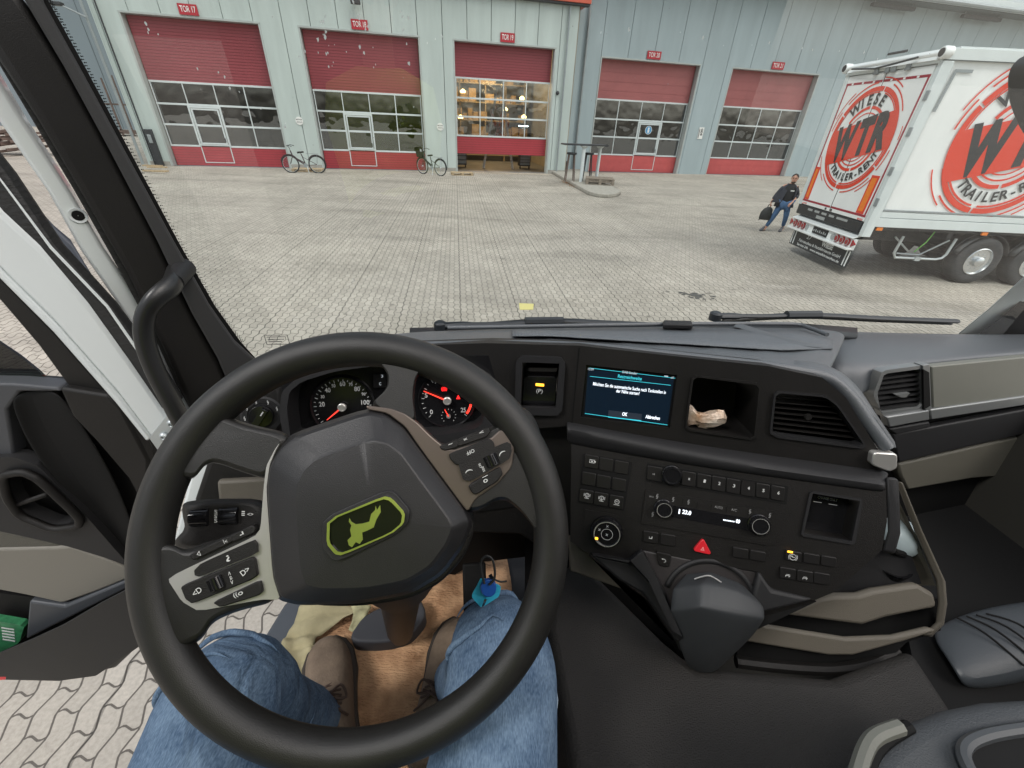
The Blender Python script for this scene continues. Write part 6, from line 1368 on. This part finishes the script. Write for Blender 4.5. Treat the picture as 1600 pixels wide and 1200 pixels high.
# ---- open driver's door
HG = P(285, 690, .95)
DF = Fr(HG, (math.cos(math.radians(4)), math.sin(math.radians(4)), 0), n=(math.sin(math.radians(4)), -math.cos(math.radians(4)), .04))
def dstrip(name, Lp, Rp, h, th, mt, parent, bevel=.003):
    q = M(); rows = [[DF.px(*a, h), DF.px(*b, h), DF.px(*b, h)-DF.n*th, DF.px(*a, h)-DF.n*th] for a, b in zip(Lp, Rp)]; q.loft(rows); return q.build(name, mt, parent, bevel=bevel, ang=40)
door = dstrip('driver_door', [(-120, 270), (0, 423), (83, 503), (187, 620), (235, 684), (262, 722), (280, 760)], [(-120, 185), (0, 330), (57, 383), (133, 473), (200, 566), (258, 650), (300, 700)], 0, .03, m_body, cab0, .008)
dstrip('frame_crease', [(-120, 284), (0, 437), (83, 520), (180, 630), (228, 690)], [(-120, 272), (0, 424), (83, 506), (187, 622), (236, 686)], .004, .02, m_body, door, .004)
dstrip('door_seal', [(-120, 190), (0, 338), (57, 390), (133, 482), (190, 560), (250, 645)], [(-120, 120), (0, 268), (80, 386), (166, 478), (250, 590), (277, 632)], -.006, .03, m_seal, door, .008)
dstrip('seal_edge', [(-120, 150), (0, 283), (77, 388), (165, 480), (241, 590), (306, 694)], [(-120, 145), (0, 279), (80, 385), (168, 477), (245, 588), (311, 691)], .004, .002, m_body, door, .001)
dstrip('window_channel', [(-120, 340), (0, 470), (60, 540), (113, 612), (125, 640), (200, 720)], [(-120, 282), (0, 434), (83, 518), (180, 628), (226, 690), (262, 748)], -.012, .03, m_pl, door, .004)
q = M(); q.prism([DF.px(x, y, -.035) for x, y in ((-60, 495), (0, 536), (30, 556), (60, 580), (86, 606), (-60, 604))], -DF.n*.005); q.build('door_window', glass('door_glass', (.66, .80, .72), mn=.03), door, smooth=False)
q = M(); slab(q, DF, chk([(268, 640), (280, 646), (300, 664), (268, 712), (252, 712), (232, 684)], 1, .08), .012, .02)
for x, y in ((270, 661), (258, 681)): q.lathe(DF.shift(*DF.ab(x, y, .012), .012), [(.0105, 0), (.0105, .004), (.007, .009), (.003, .009), (.0028, .004), (.0005, .004)], n=18)
q.tube([DF.px(268, 688, .02), DF.px(285, 672, .03), DF.px(304, 662, .01)], [.012, .010, .009], 8); q.build('hinge', m_tube2, door, bevel=.0015, ang=40)
# mirror arm outside
q = M(); rows = []
for x0, y0, x1, y1, z in ((-40, 330, -40, 215, 1.25), (20, 380, 0, 252, 1.22), (60, 420, 37, 300, 1.20), (110, 470, 84, 352, 1.18), (140, 492, 110, 374, 1.16), (178, 545, 150, 440, 1.15), (205, 575, 184, 490, 1.14), (222, 590, 216, 545, 1.13), (228, 600, 226, 566, 1.13)): rows.append([P(x0, y0, z), P(x1, y1, z), P(x1, y1, z+.06), P(x0, y0, z+.06)])
q.loft(rows); q.build('mirror_arm', m_dkblue, cab0, bevel=.012, seg=3, ang=50)
# door lining
dc = [(-200, 596), (0, 598), (60, 602), (110, 606), (190, 614), (225, 690), (232, 760), (214, 905), (222, 1005), (180, 1045), (92, 1064), (-200, 1064)]
q = M(); slab(q, DF, dc, -.03, .05); dl = q.build('door_lining', mat('door_black', (.006, .006, .0065), .45, bump=.2, bscale=900), door, bevel=.012, seg=3)
q = M(); slab(q, DF, [(-200, 597), (18, 600), (90, 606), (96, 612), (30, 612), (10, 640), (22, 712), (-200, 716)], .0, .04); q.build('door_top_pad', mat('door_pad', (.05, .053, .06), .55, bump=.3, bscale=600), dl, bevel=.008, seg=3)
q = M(); rows = []
for a, b, c in (((12, 618), (50, 604), (94, 606)), ((24, 650), (60, 650), (120, 640)), ((45, 700), (90, 706), (160, 700)), ((100, 770), (140, 775), (196, 770)), ((160, 835), (185, 850), (222, 850)), ((196, 880), (204, 884), (214, 886))): rows.append([DF.px(*a, .004), DF.px(*b, -.022), DF.px(*c, -.004)])
q.grid(rows); q.build('pull_recess', m_deep, dl, solid=.01, subd=2)
q = M(); slab(q, DF, [(92, 606), (168, 618), (190, 640), (232, 720), (228, 800), (200, 748), (150, 690), (112, 650)], .004, .03); q.build('edge_trim', m_pl, dl, bevel=.006)
hand_ = [(-30, 742), (34, 738), (60, 748), (128, 812), (126, 824), (86, 828), (24, 806), (6, 772), (-30, 772)]
q = M(); plate(q, DF, chk([(-80, 716), (22, 714), (60, 728), (120, 790), (204, 886), (160, 870), (100, 852), (-80, 812)], 1, .1), [chk([(10, 744), (34, 742), (56, 752), (112, 808), (110, 818), (84, 820), (36, 800), (18, 776)], 1, .15)], .012, .03, .03); q.build('handle_panel', m_pl2, dl, bevel=.003)
q = M(); hp = chk([(4, 742), (36, 737), (60, 748), (124, 808), (124, 822), (84, 828), (30, 806), (10, 776)], 2, .15); q.tube([DF.px(x, y, .02) for x, y in hp], .009, 8, loop=True, up=DF.n); q.tube([DF.px(22, 790, .015), DF.px(74, 772, .015)], .006, 8); q.build('handle_surround', m_pl, dl, ang=180)
q = M(); slab(q, DF, [(-80, 812), (100, 854), (84, 862), (-80, 862)], .006, .02); q.build('speaker_cloth', mat('speaker_cloth', (.09, .085, .07), .8, bump=1, bscale=300), dl, bevel=.004)
q = M(); slab(q, DF, chk([(-80, 860), (90, 856), (110, 854), (165, 874), (206, 888), (206, 902), (150, 925), (98, 943), (40, 930), (-80, 908)], 1, .08), .012, .03); q.build('door_armrest_panel', mat('door_beige', (.18, .17, .145), .6, bump=.2, bscale=500), dl, bevel=.008, seg=3)
# door pocket: outer wall and dark inside
q = M(); slab(q, DF, [(-80, 915), (55, 934), (100, 948), (206, 905), (216, 925), (100, 985), (50, 1000), (-80, 1040)], -.02, .01); q.build('pocket_inside', m_deep, dl)
q = M(); rows = []
for a, b in (((-80, 1034), (-80, 1120)), ((0, 1019), (0, 1062)), ((50, 998), (92, 1064)), ((100, 975), (150, 1056)), ((160, 940), (218, 1010)), ((214, 912), (226, 985))): rows.append([DF.px(*a, .07), DF.px(*b, .05), DF.px(*b, .0), DF.px(*a, .055)])
q.loft(rows); q.build('door_pocket', m_pl2, dl, bevel=.004, ang=40)
q = M(); slab(q, DF, [(45, 940), (100, 948), (205, 905), (206, 916), (104, 968), (50, 995), (40, 1000)], .02, .02); q.build('pocket_lid', mat('pocket_grey', (.045, .05, .058), .5), dl, bevel=.006)
q = M(); slab(q, DF, [(-40, 1052), (12, 1050), (8, 1062), (-40, 1066)], .052, .004); q.build('door_reflector', m_haz, dl)
# ---- passenger door behind the dash corner
q = M(); q.prism([P(1560, 770, 1.5), P(1760, 740, 1.5), P(1760, 960, 1.4), P(1580, 930, 1.4), P(1500, 850, 1.5)], (.03, .03, 0)); q.build('passenger_door', mat('dim_olive', (.03, .028, .02), .8), cab0)
# ================================================================= LOOSE THINGS IN THE CAB
m_green = mat('green_pack', (.03, .16, .07), .35, var=.5, vscale=60)
q = M(); slab(q, DF, chk([(-20, 968), (38, 978), (30, 1005), (-6, 1022), (-40, 1020)], 1, .1), .02, .02, 0)
for k in range(5): slab(q, DF, [(2+k*.5, 980+4.5*k), (22+k*.4, 983+4.5*k), (22+k*.4, 985+4.5*k), (2+k*.5, 982+4.5*k)], .021, .0005, 1)
tag(q.build('tissue_pack', [m_green, m_sym], bevel=.004), 'green printed packet in the pocket of the open driver door', 'packet')
# brown paper floor cover
m_paper = bpy.data.materials.new('brown_paper'); m_paper.use_nodes = True; t = m_paper.node_tree; b = t.nodes['Principled BSDF']; b.inputs['Roughness'].default_value = .85
tc = t.nodes.new('ShaderNodeTexCoord'); n1 = t.nodes.new('ShaderNodeTexNoise'); n1.inputs['Scale'].default_value = 22; n1.inputs['Detail'].default_value = 6; cr = t.nodes.new('ShaderNodeValToRGB')
cr.color_ramp.elements[0].color = (.30, .155, .075, 1); cr.color_ramp.elements[1].color = (.60, .36, .20, 1); cr.color_ramp.elements[0].position = .3; cr.color_ramp.elements[1].position = .65
mpp = t.nodes.new('ShaderNodeMapping'); mpp.inputs['Scale'].default_value = (10, 24, 1); mpp.inputs['Rotation'].default_value = (0, 0, -.12); n2 = t.nodes.new('ShaderNodeTexNoise'); n2.inputs['Scale'].default_value = 9; n2.inputs['Detail'].default_value = 3; bn = t.nodes.new('ShaderNodeBump'); bn.inputs['Distance'].default_value = .006; bn.inputs['Strength'].default_value = 1
t.links.new(tc.outputs['Object'], n1.inputs[0]); t.links.new(n1.outputs[0], cr.inputs[0]); t.links.new(cr.outputs[0], b.inputs['Base Color']); t.links.new(tc.outputs['Object'], mpp.inputs[0]); t.links.new(mpp.outputs[0], n2.inputs[0]); t.links.new(n2.outputs[0], bn.inputs['Height']); t.links.new(bn.outputs[0], b.inputs['Normal'])
def sheet(edgeL, edgeR, z, amp, n=26, seed=1):
    rnd = random.Random(seed); rows = []; eL, eR = spl(edgeL, 6), spl(edgeR, 6)
    for i, (a, c) in enumerate(zip(eL, eR)):
        rows.append([HP(*(a+(c-a)*k/n), z)+A(0, 0, amp*(math.sin(i*1.3+k*.5)+math.sin(k*.9-i*.4)+rnd.uniform(-.6, .6))*.5) for k in range(n+1)])
    return rows
q = M(); q.grid(sheet([(485, 936), (470, 985), (448, 1040), (425, 1120), (400, 1230)], [(790, 862), (800, 930), (790, 1010), (740, 1120), (700, 1230)], -1.145, .004))
tag(q.build('paper_floor_cover', m_paper, solid=.002, ang=180), 'crinkled brown paper sheet covering the driver footwell', 'paper')
q = M(); q.grid(sheet([(470, 946), (452, 985), (440, 1010), (436, 1050), (440, 1075)], [(575, 946), (500, 990), (492, 1015), (480, 1040), (470, 1075)], -1.12, .010, 8, 5))
tag(q.build('cream_paper', mat('cream_paper', (.42, .37, .22), .85, bump=.8, bscale=40, var=.3, vscale=12), solid=.002, ang=180), 'creased cream paper edge folded up beside the door sill', 'paper')
q = M(); q.grid(sheet([(548, 946), (552, 960), (545, 985)], [(580, 945), (572, 965), (560, 990)], -1.115, .004, 6, 3)); tag(q.build('paper_label', mat('label_paper', (.40, .38, .22), .8, var=.4, vscale=30), solid=.001), 'small pale paper corner left of the steering column boot', 'paper')
# key with tags
kt = thing('ignition_key', 'blue headed key with a light blue tag hanging by the right knee', 'key', P(765, 920, .62))
KF = tilted(765, 918, .62, 5, 35)
q = M(); slab(q, KF, chk([(752, 902), (783, 916), (780, 932), (752, 950), (736, 932)], 1, .1), 0, .002); q.build('tag', mat('tag_blue', (.04, .42, .62), .35), kt)
q = M(); slab(q, KF, chk([(749, 918), (755, 908), (766, 904), (776, 912), (775, 928), (766, 935), (754, 932)], 2, .25), .010, .008); q.build('key_head', mat('key_blue', (.02, .10, .42), .3), kt, bevel=.002)
q = M(); slab(q, KF, [(757, 936), (761, 937), (755, 950), (752, 950)], .008, .002); slab(q, KF, [(763, 900), (768, 897), (772, 904), (767, 906)], .012, .002); q.build('key_blade', m_chrome, kt)
q = M(); q.tube(spl([KF.px(x, y, .012) for x, y in ((757, 912), (752, 890), (752, 876), (760, 869), (769, 874), (773, 890), (772, 905), (764, 914))], 5), .0018, 6); q.tube(spl([KF.px(x, y, .012) for x, y in ((772, 905), (782, 909), (792, 908))], 4), .0015, 6); q.build('key_ring', m_black, kt)
# wrapped snack in the bin
q = M(); c = U.ab(1104, 655, -.02); rnd = random.Random(4); rings = []
for k, (x, y, r) in enumerate(((1073, 643, .019), (1079, 648, .018), (1087, 650, .011), (1094, 652, .0135), (1106, 653, .015), (1118, 651, .0145), (1128, 650, .012), (1134, 653, .006))):
    cc = U.px(x, y+3, -.012); rings.append([cc+U.v*r*math.cos(t)*rnd.uniform(.75, 1.2)+U.n*r*(.55 if k > 1 else .2)*math.sin(t)*rnd.uniform(.7, 1.3) for t in np.linspace(0, 2*math.pi, 14, endpoint=False)])
q.loft(rings); tag(q.build('snack_wrapper', mat('wrapper_foil', (.66, .60, .52), .35, metal=.25, var=.2, var2=(.28, .15, .07), vscale=38, bump=1, bscale=160), ang=20), 'crumpled pale brown wrapped snack lying in the open dashboard bin', 'snack')
# white travel mug beside the console
mg = thing('white_bottle', 'pale white rounded bottle lying in the beige tray right of the console', 'bottle', P(1404, 840, .86))
q = M(); rows = []
for (x, y, r) in ((1378, 822, .012), (1390, 826, .030), (1402, 838, .040), (1412, 850, .036), (1421, 860, .018), (1424, 863, .004)):
    c = P(x, y, .86); d = unit(P(1424, 863, .86)-P(1378, 822, .86)); s1 = unit(np.cross(d, CW)); s2 = np.cross(d, s1); rows.append([c+s1*r*math.cos(t)+s2*r*math.sin(t) for t in np.linspace(0, 2*math.pi, 20, endpoint=False)])
q.loft(rows); q.build('bottle_body', mat('pale_shell', (.42, .50, .52), .35), mg, ang=80)
q = M(); q.tube([P(1378, 846, .82), P(1400, 862, .815), (P(1412, 866, .82))], .006, 8); q.build('bottle_seam', m_deep, mg)
cp = thing('cup', 'black cup standing in the tray under the white bottle', 'cup', P(1385, 885, .87)); q = M(); q.lathe(Fr(P(1382, 890, .86), CX, n=(0, 0, 1)), [(.028, -.03), (.034, .02), (.036, .025), (.031, .024), (.027, -.02), (.001, -.022)], n=26); q.build('cup_body', m_gloss, cp, ang=50)
# ================================================================= DRIVER
m_denim = bpy.data.materials.new('denim'); m_denim.use_nodes = True; t = m_denim.node_tree; b = t.nodes['Principled BSDF']; b.inputs['Roughness'].default_value = .85; b.inputs['Specular IOR Level'].default_value = .2
tc = t.nodes.new('ShaderNodeTexCoord'); mpp = t.nodes.new('ShaderNodeMapping'); mpp.inputs['Scale'].default_value = (1, .25, .5); n1 = t.nodes.new('ShaderNodeTexNoise'); n1.inputs['Scale'].default_value = 700; n1.inputs['Detail'].default_value = 2
n2 = t.nodes.new('ShaderNodeTexNoise'); n2.inputs['Scale'].default_value = 26; n2.inputs['Detail'].default_value = 7; mth = t.nodes.new('ShaderNodeMath'); mth.operation = 'ADD'
mr1 = t.nodes.new('ShaderNodeMapRange'); mr1.inputs[1].default_value = .3; mr1.inputs[2].default_value = .7; mr1.inputs[4].default_value = .55; mr2 = t.nodes.new('ShaderNodeMapRange'); mr2.inputs[1].default_value = .3; mr2.inputs[2].default_value = .7; mr2.inputs[4].default_value = .45
cr = t.nodes.new('ShaderNodeValToRGB'); cr.color_ramp.elements[0].color = (.035, .07, .135, 1); cr.color_ramp.elements[1].color = (.19, .275, .38, 1); bn = t.nodes.new('ShaderNodeBump'); bn.inputs['Distance'].default_value = .0007; bn.inputs['Strength'].default_value = .8; n4 = t.nodes.new('ShaderNodeTexNoise'); n4.inputs['Scale'].default_value = 16; n4.inputs['Detail'].default_value = 3; n4.inputs['Distortion'].default_value = 1.2; bn2 = t.nodes.new('ShaderNodeBump'); bn2.inputs['Distance'].default_value = .012; bn2.inputs['Strength'].default_value = .9
t.links.new(tc.outputs['Object'], mpp.inputs[0]); t.links.new(mpp.outputs[0], n1.inputs[0]); t.links.new(tc.outputs['Object'], n2.inputs[0]); t.links.new(n1.outputs[0], mr1.inputs[0]); t.links.new(n2.outputs[0], mr2.inputs[0]); t.links.new(mr1.outputs[0], mth.inputs[0]); t.links.new(mr2.outputs[0], mth.inputs[1]); t.links.new(mth.outputs[0], cr.inputs[0]); t.links.new(cr.outputs[0], b.inputs['Base Color']); t.links.new(n1.outputs[0], bn.inputs['Height']); t.links.new(tc.outputs['Object'], n4.inputs[0]); t.links.new(n4.outputs[0], bn2.inputs['Height']); t.links.new(bn2.outputs[0], bn.inputs['Normal']); t.links.new(bn.outputs[0], b.inputs['Normal'])
m_vest = mat('hi_vis_vest', (.72, .86, .10), .6, var=.1, vscale=10)
m_suede = mat('suede', (.19, .14, .10), .9, bump=.6, bscale=160, var=.32, vscale=22)
drv = thing('person', 'driver seated behind the steering wheel in blue jeans and brown suede shoes', 'person', P(560, 1500, .45))
hipL, hipR = A(-.27, -.24, 2.09), A(-.02, -.24, 2.09)
kneeL, kneeR = P(356, 1076, .60), P(785, 1015, .62)
ankL, ankR = P(536, 1152, .985), P(706, 1075, 1.0)
def leg(hip, knee, ank, side):
    a = (hip+knee)/2+A(0, 0, .01); kk = knee
    pts = spl([hip, a, kk+(hip-kk)*.22+A(0, 0, .006), kk, kk+(ank-kk)*.22+A(0, .0, 0), (kk+ank)/2, ank+(kk-ank)*.15, ank], 4); n = len(pts)
    rr = spl([(.098, 0, 0), (.092, 0, 0), (.080, 0, 0), (.076, 0, 0), (.062, 0, 0), (.056, 0, 0), (.054, 0, 0), (.060, 0, 0)], 4); rnd = random.Random(side+3); rows = []
    ref = A(1, 0, 0)
    for i, p in enumerate(pts):
        t = unit(pts[min(i+1, n-1)]-pts[max(i-1, 0)]); x = unit(ref-t*(ref@t)); y = np.cross(t, x); r = rr[i][0]
        wr = .0035 if i < n*.4 else .0065
        rows.append([p+(x*math.cos(k)+y*math.sin(k))*(r+wr*math.sin(i*1.9+2*k+side)*math.sin(3*k+i*.7)) for k in np.linspace(0, 2*math.pi, 28, endpoint=False)])
    return rows
q = M()
for s, (h, k, a_) in enumerate(((hipL, kneeL, ankL), (hipR, kneeR, ankR))): q.loft(leg(h, k, a_, s))
pel = []
for y, z, hw, hd in ((-.20, 2.03, .17, .07), (-.27, 2.05, .20, .11), (-.33, 2.12, .20, .12), (-.35, 2.22, .19, .11)): pel.append([A(-.145+hw*math.cos(t), y+hd*.4*math.sin(t), z+hd*math.sin(t)) for t in np.linspace(0, 2*math.pi, 28, endpoint=False)])
q.loft(pel); jeans = q.build('jeans', m_denim, drv, ang=180, subd=1)
q = M(); lr = leg(hipR, kneeR, ankR, 1)
ln = [r[1]+(r[1]-sum(r)/len(r))*.02 for r in lr[:13]]; q.tube(ln, .0012, 5); q.build('side_seam', mat('seam_thread', (.30, .38, .45), .7), jeans)
# torso in the hi-vis vest, behind the camera, mirrored faintly in the glass
q = M(); rows = []
for z, y, hw, hd in ((2.14, -.38, .19, .13), (2.40, -.38, .21, .13), (2.66, -.38, .24, .13), (2.80, -.38, .21, .10), (2.86, -.38, .09, .07)): rows.append([A(-.22+hw*math.cos(t), y+hd*math.sin(t), z) for t in np.linspace(0, 2*math.pi, 24, endpoint=False)])
q.loft(rows); q.build('vest', m_vest, drv, ang=80)
q = M(); q.loft([[A(-.22+.06*math.cos(t), -.38+.06*math.sin(t), z) for t in np.linspace(0, 2*math.pi, 14, endpoint=False)] for z in (2.82, 2.98)]); q.build('neck', m_skin, drv)
head(drv, A(-.22, -.37, 3.08), A(.25, 1, -.3)/np.linalg.norm(A(.25, 1, -.3)), unit(np.cross(A(.25, 1, -.3), A(0, 0, 1))), 1.0, beard=False)
def shoe(toe, heel, name='shoe'):
    d = toe-heel; L_ = np.linalg.norm(d); d = d/L_; up_ = A(0, 0, 1); side = unit(np.cross(d, up_)); up_ = np.cross(side, d)
    q = M(); rows = []
    for t, w, h, lo in ((0, .022, .055, 0), (.05, .034, .075, 0), (.2, .038, .085, 0), (.38, .040, .085, 0), (.52, .045, .070, 0), (.7, .052, .056, 0), (.85, .050, .048, 0), (.95, .036, .036, 0), (1.0, .016, .02, .005)):
        c = heel+d*L_*t+up_*.018; rows.append([c+side*w*math.copysign(abs(math.cos(k))**.8, math.cos(k))+up_*(h*max(0, math.sin(k))**.75 if math.sin(k) > 0 else 0) for k in np.linspace(0, 2*math.pi, 24, endpoint=False)])
    q.loft(rows); o = q.build(name, m_suede, drv, ang=180, subd=2)
    q = M(); out = []
    for t, w in ((-.01, .024), (.05, .041), (.2, .045), (.4, .046), (.55, .052), (.7, .061), (.85, .059), (.95, .046), (1.015, .024)): out.append((t, w))
    lp = [heel+d*L_*t+side*w for t, w in out]+[heel+d*L_*t-side*w for t, w in reversed(out)]
    q.prism(lp, up_*.02); q.build('sole', mat('shoe_sole', (.045, .035, .028), .7), o, bevel=.004)
    q = M(); lc = mat('shoe_lace', (.06, .035, .025), .7)
    for k in range(4):
        t = .36+.07*k; hh = .018+.088-.012*k; c0_ = heel+d*L_*t; q.tube(spl([c0_-side*.026+up_*(hh-.008), c0_+up_*(hh+.004)+d*.01, c0_+side*.026+up_*(hh-.008)+d*.012], 3), .0028, 6); q.tube(spl([c0_+side*.026+up_*(hh-.008), c0_+up_*(hh+.006)+d*.008, c0_-side*.026+up_*(hh-.008)+d*.014], 3), .0028, 6)
    c0_ = heel+d*L_*.42+up_*.108
    for sg in (-1, 1): q.tube(spl([c0_, c0_+side*sg*.03+d*.012+up_*.004, c0_+side*sg*.036-d*.012-up_*.006, c0_+side*sg*.008-d*.004], 4), .0026, 6); q.tube(spl([c0_, c0_+side*sg*.02-d*.03, c0_+side*sg*.034-d*.04-up_*.02], 4), .0026, 6)
    q.build('lace', lc, o); return o
hl = HP(528, 1150, -1.13); tl = HP(512, 1006, -1.13); d_ = tl-hl; L0 = np.linalg.norm(d_)
shoe(tl, tl-d_/L0*.30)
tr_ = HP(722, 972, -1.10); hr = HP(690, 1090, -1.13); d_ = tr_-hr; shoe(tr_, tr_-d_/np.linalg.norm(d_)*.29)

# dried flecks on the outside of the windscreen
q = M(); rnd = random.Random(11); m_fleck = bpy.data.materials.new('dried_fleck'); m_fleck.use_nodes = True; tt = m_fleck.node_tree; tl = tt.nodes.new('ShaderNodeBsdfTranslucent'); tl.inputs[0].default_value = (.9, .92, .9, 1); tt.links.new(tl.outputs[0], tt.nodes['Material Output'].inputs[0])
for k in range(70):
    t = rnd.random(); ln = rnd.choice(((556, 0, 585, 110), (632, 0, 655, 250), (500, 20, 520, 120), (420, 90, 700, 60), (200, 20, 500, 240), (900, 40, 1400, 90)))
    x = ln[0]+(ln[2]-ln[0])*t+rnd.gauss(0, 5); y = ln[1]+(ln[3]-ln[1])*t+rnd.gauss(0, 5); c = hit(x, y, cab(0, wy(0)+.03, 0), -CY-A(0, 0, .06)); r = rnd.uniform(.0006, .0022)
    q.poly([c+CX*r*rnd.uniform(.5, 1.2)*math.cos(a)+A(0, 0, 1)*r*rnd.uniform(.6, 2.2)*math.sin(a) for a in np.linspace(0, 2*math.pi, 8)[:-1]])
q.build('dirt_flecks', m_fleck, cab0, smooth=False, kind='stuff')
# jeans: inseam, knee creases and hem cuffs as real folds of cloth
rl = leg(hipL, kneeL, ankL, 0)
for nm, rr_ in (('hem', lr), ('hem', rl)):
    q = M(); n = len(rr_); c1 = sum(rr_[-1])/len(rr_[-1]); c0 = sum(rr_[-2])/len(rr_[-2]); d = unit(c1-c0)
    q.loft([[p+(p-c1)*.05-d*.022 for p in rr_[-1]], [p+(p-c1)*.10-d*.004 for p in rr_[-1]], [p+(p-c1)*.08+d*.006 for p in rr_[-1]]], cap=False); q.build(nm, m_denim, jeans, ang=180)
rnd = random.Random(8)
for rr_ in (lr, rl):
    for k in (9, 11, 12, 13, 14, 16, 18):
        r = rr_[k]; c = sum(r)/len(r); s0 = rnd.randrange(28); pts = [r[(s0+j) % 28]+(r[(s0+j) % 28]-c)*(.0+.012*math.sin(math.pi*j/9))+(rr_[k+1][(s0+j) % 28]-r[(s0+j) % 28])*rnd.uniform(.1, .3)*j/4 for j in range(10)]
        q = M(); q.tube(spl(pts, 2), [.0005+.0045*math.sin(math.pi*i/(len(spl(pts, 2))-1)) for i in range(len(spl(pts, 2)))], 8); q.build('cloth_fold', m_denim, jeans, ang=180)
# a few tyre and drip marks in the yard
q = M(); rnd = random.Random(21)
for k in range(60):
    c = G(rnd.uniform(300, 1250), rnd.uniform(285, 500)); r = rnd.uniform(.015, .06)
    q.poly([c+A(r*rnd.uniform(.6, 1.4)*math.cos(t), r*rnd.uniform(.4, 1.0)*math.sin(t), .004+.0001*k) for t in np.linspace(0, 2*math.pi, 9)[:-1]])
q.build('drip_marks', mat('drip_mark', (.22, .20, .17), .7), kind='structure', smooth=False)
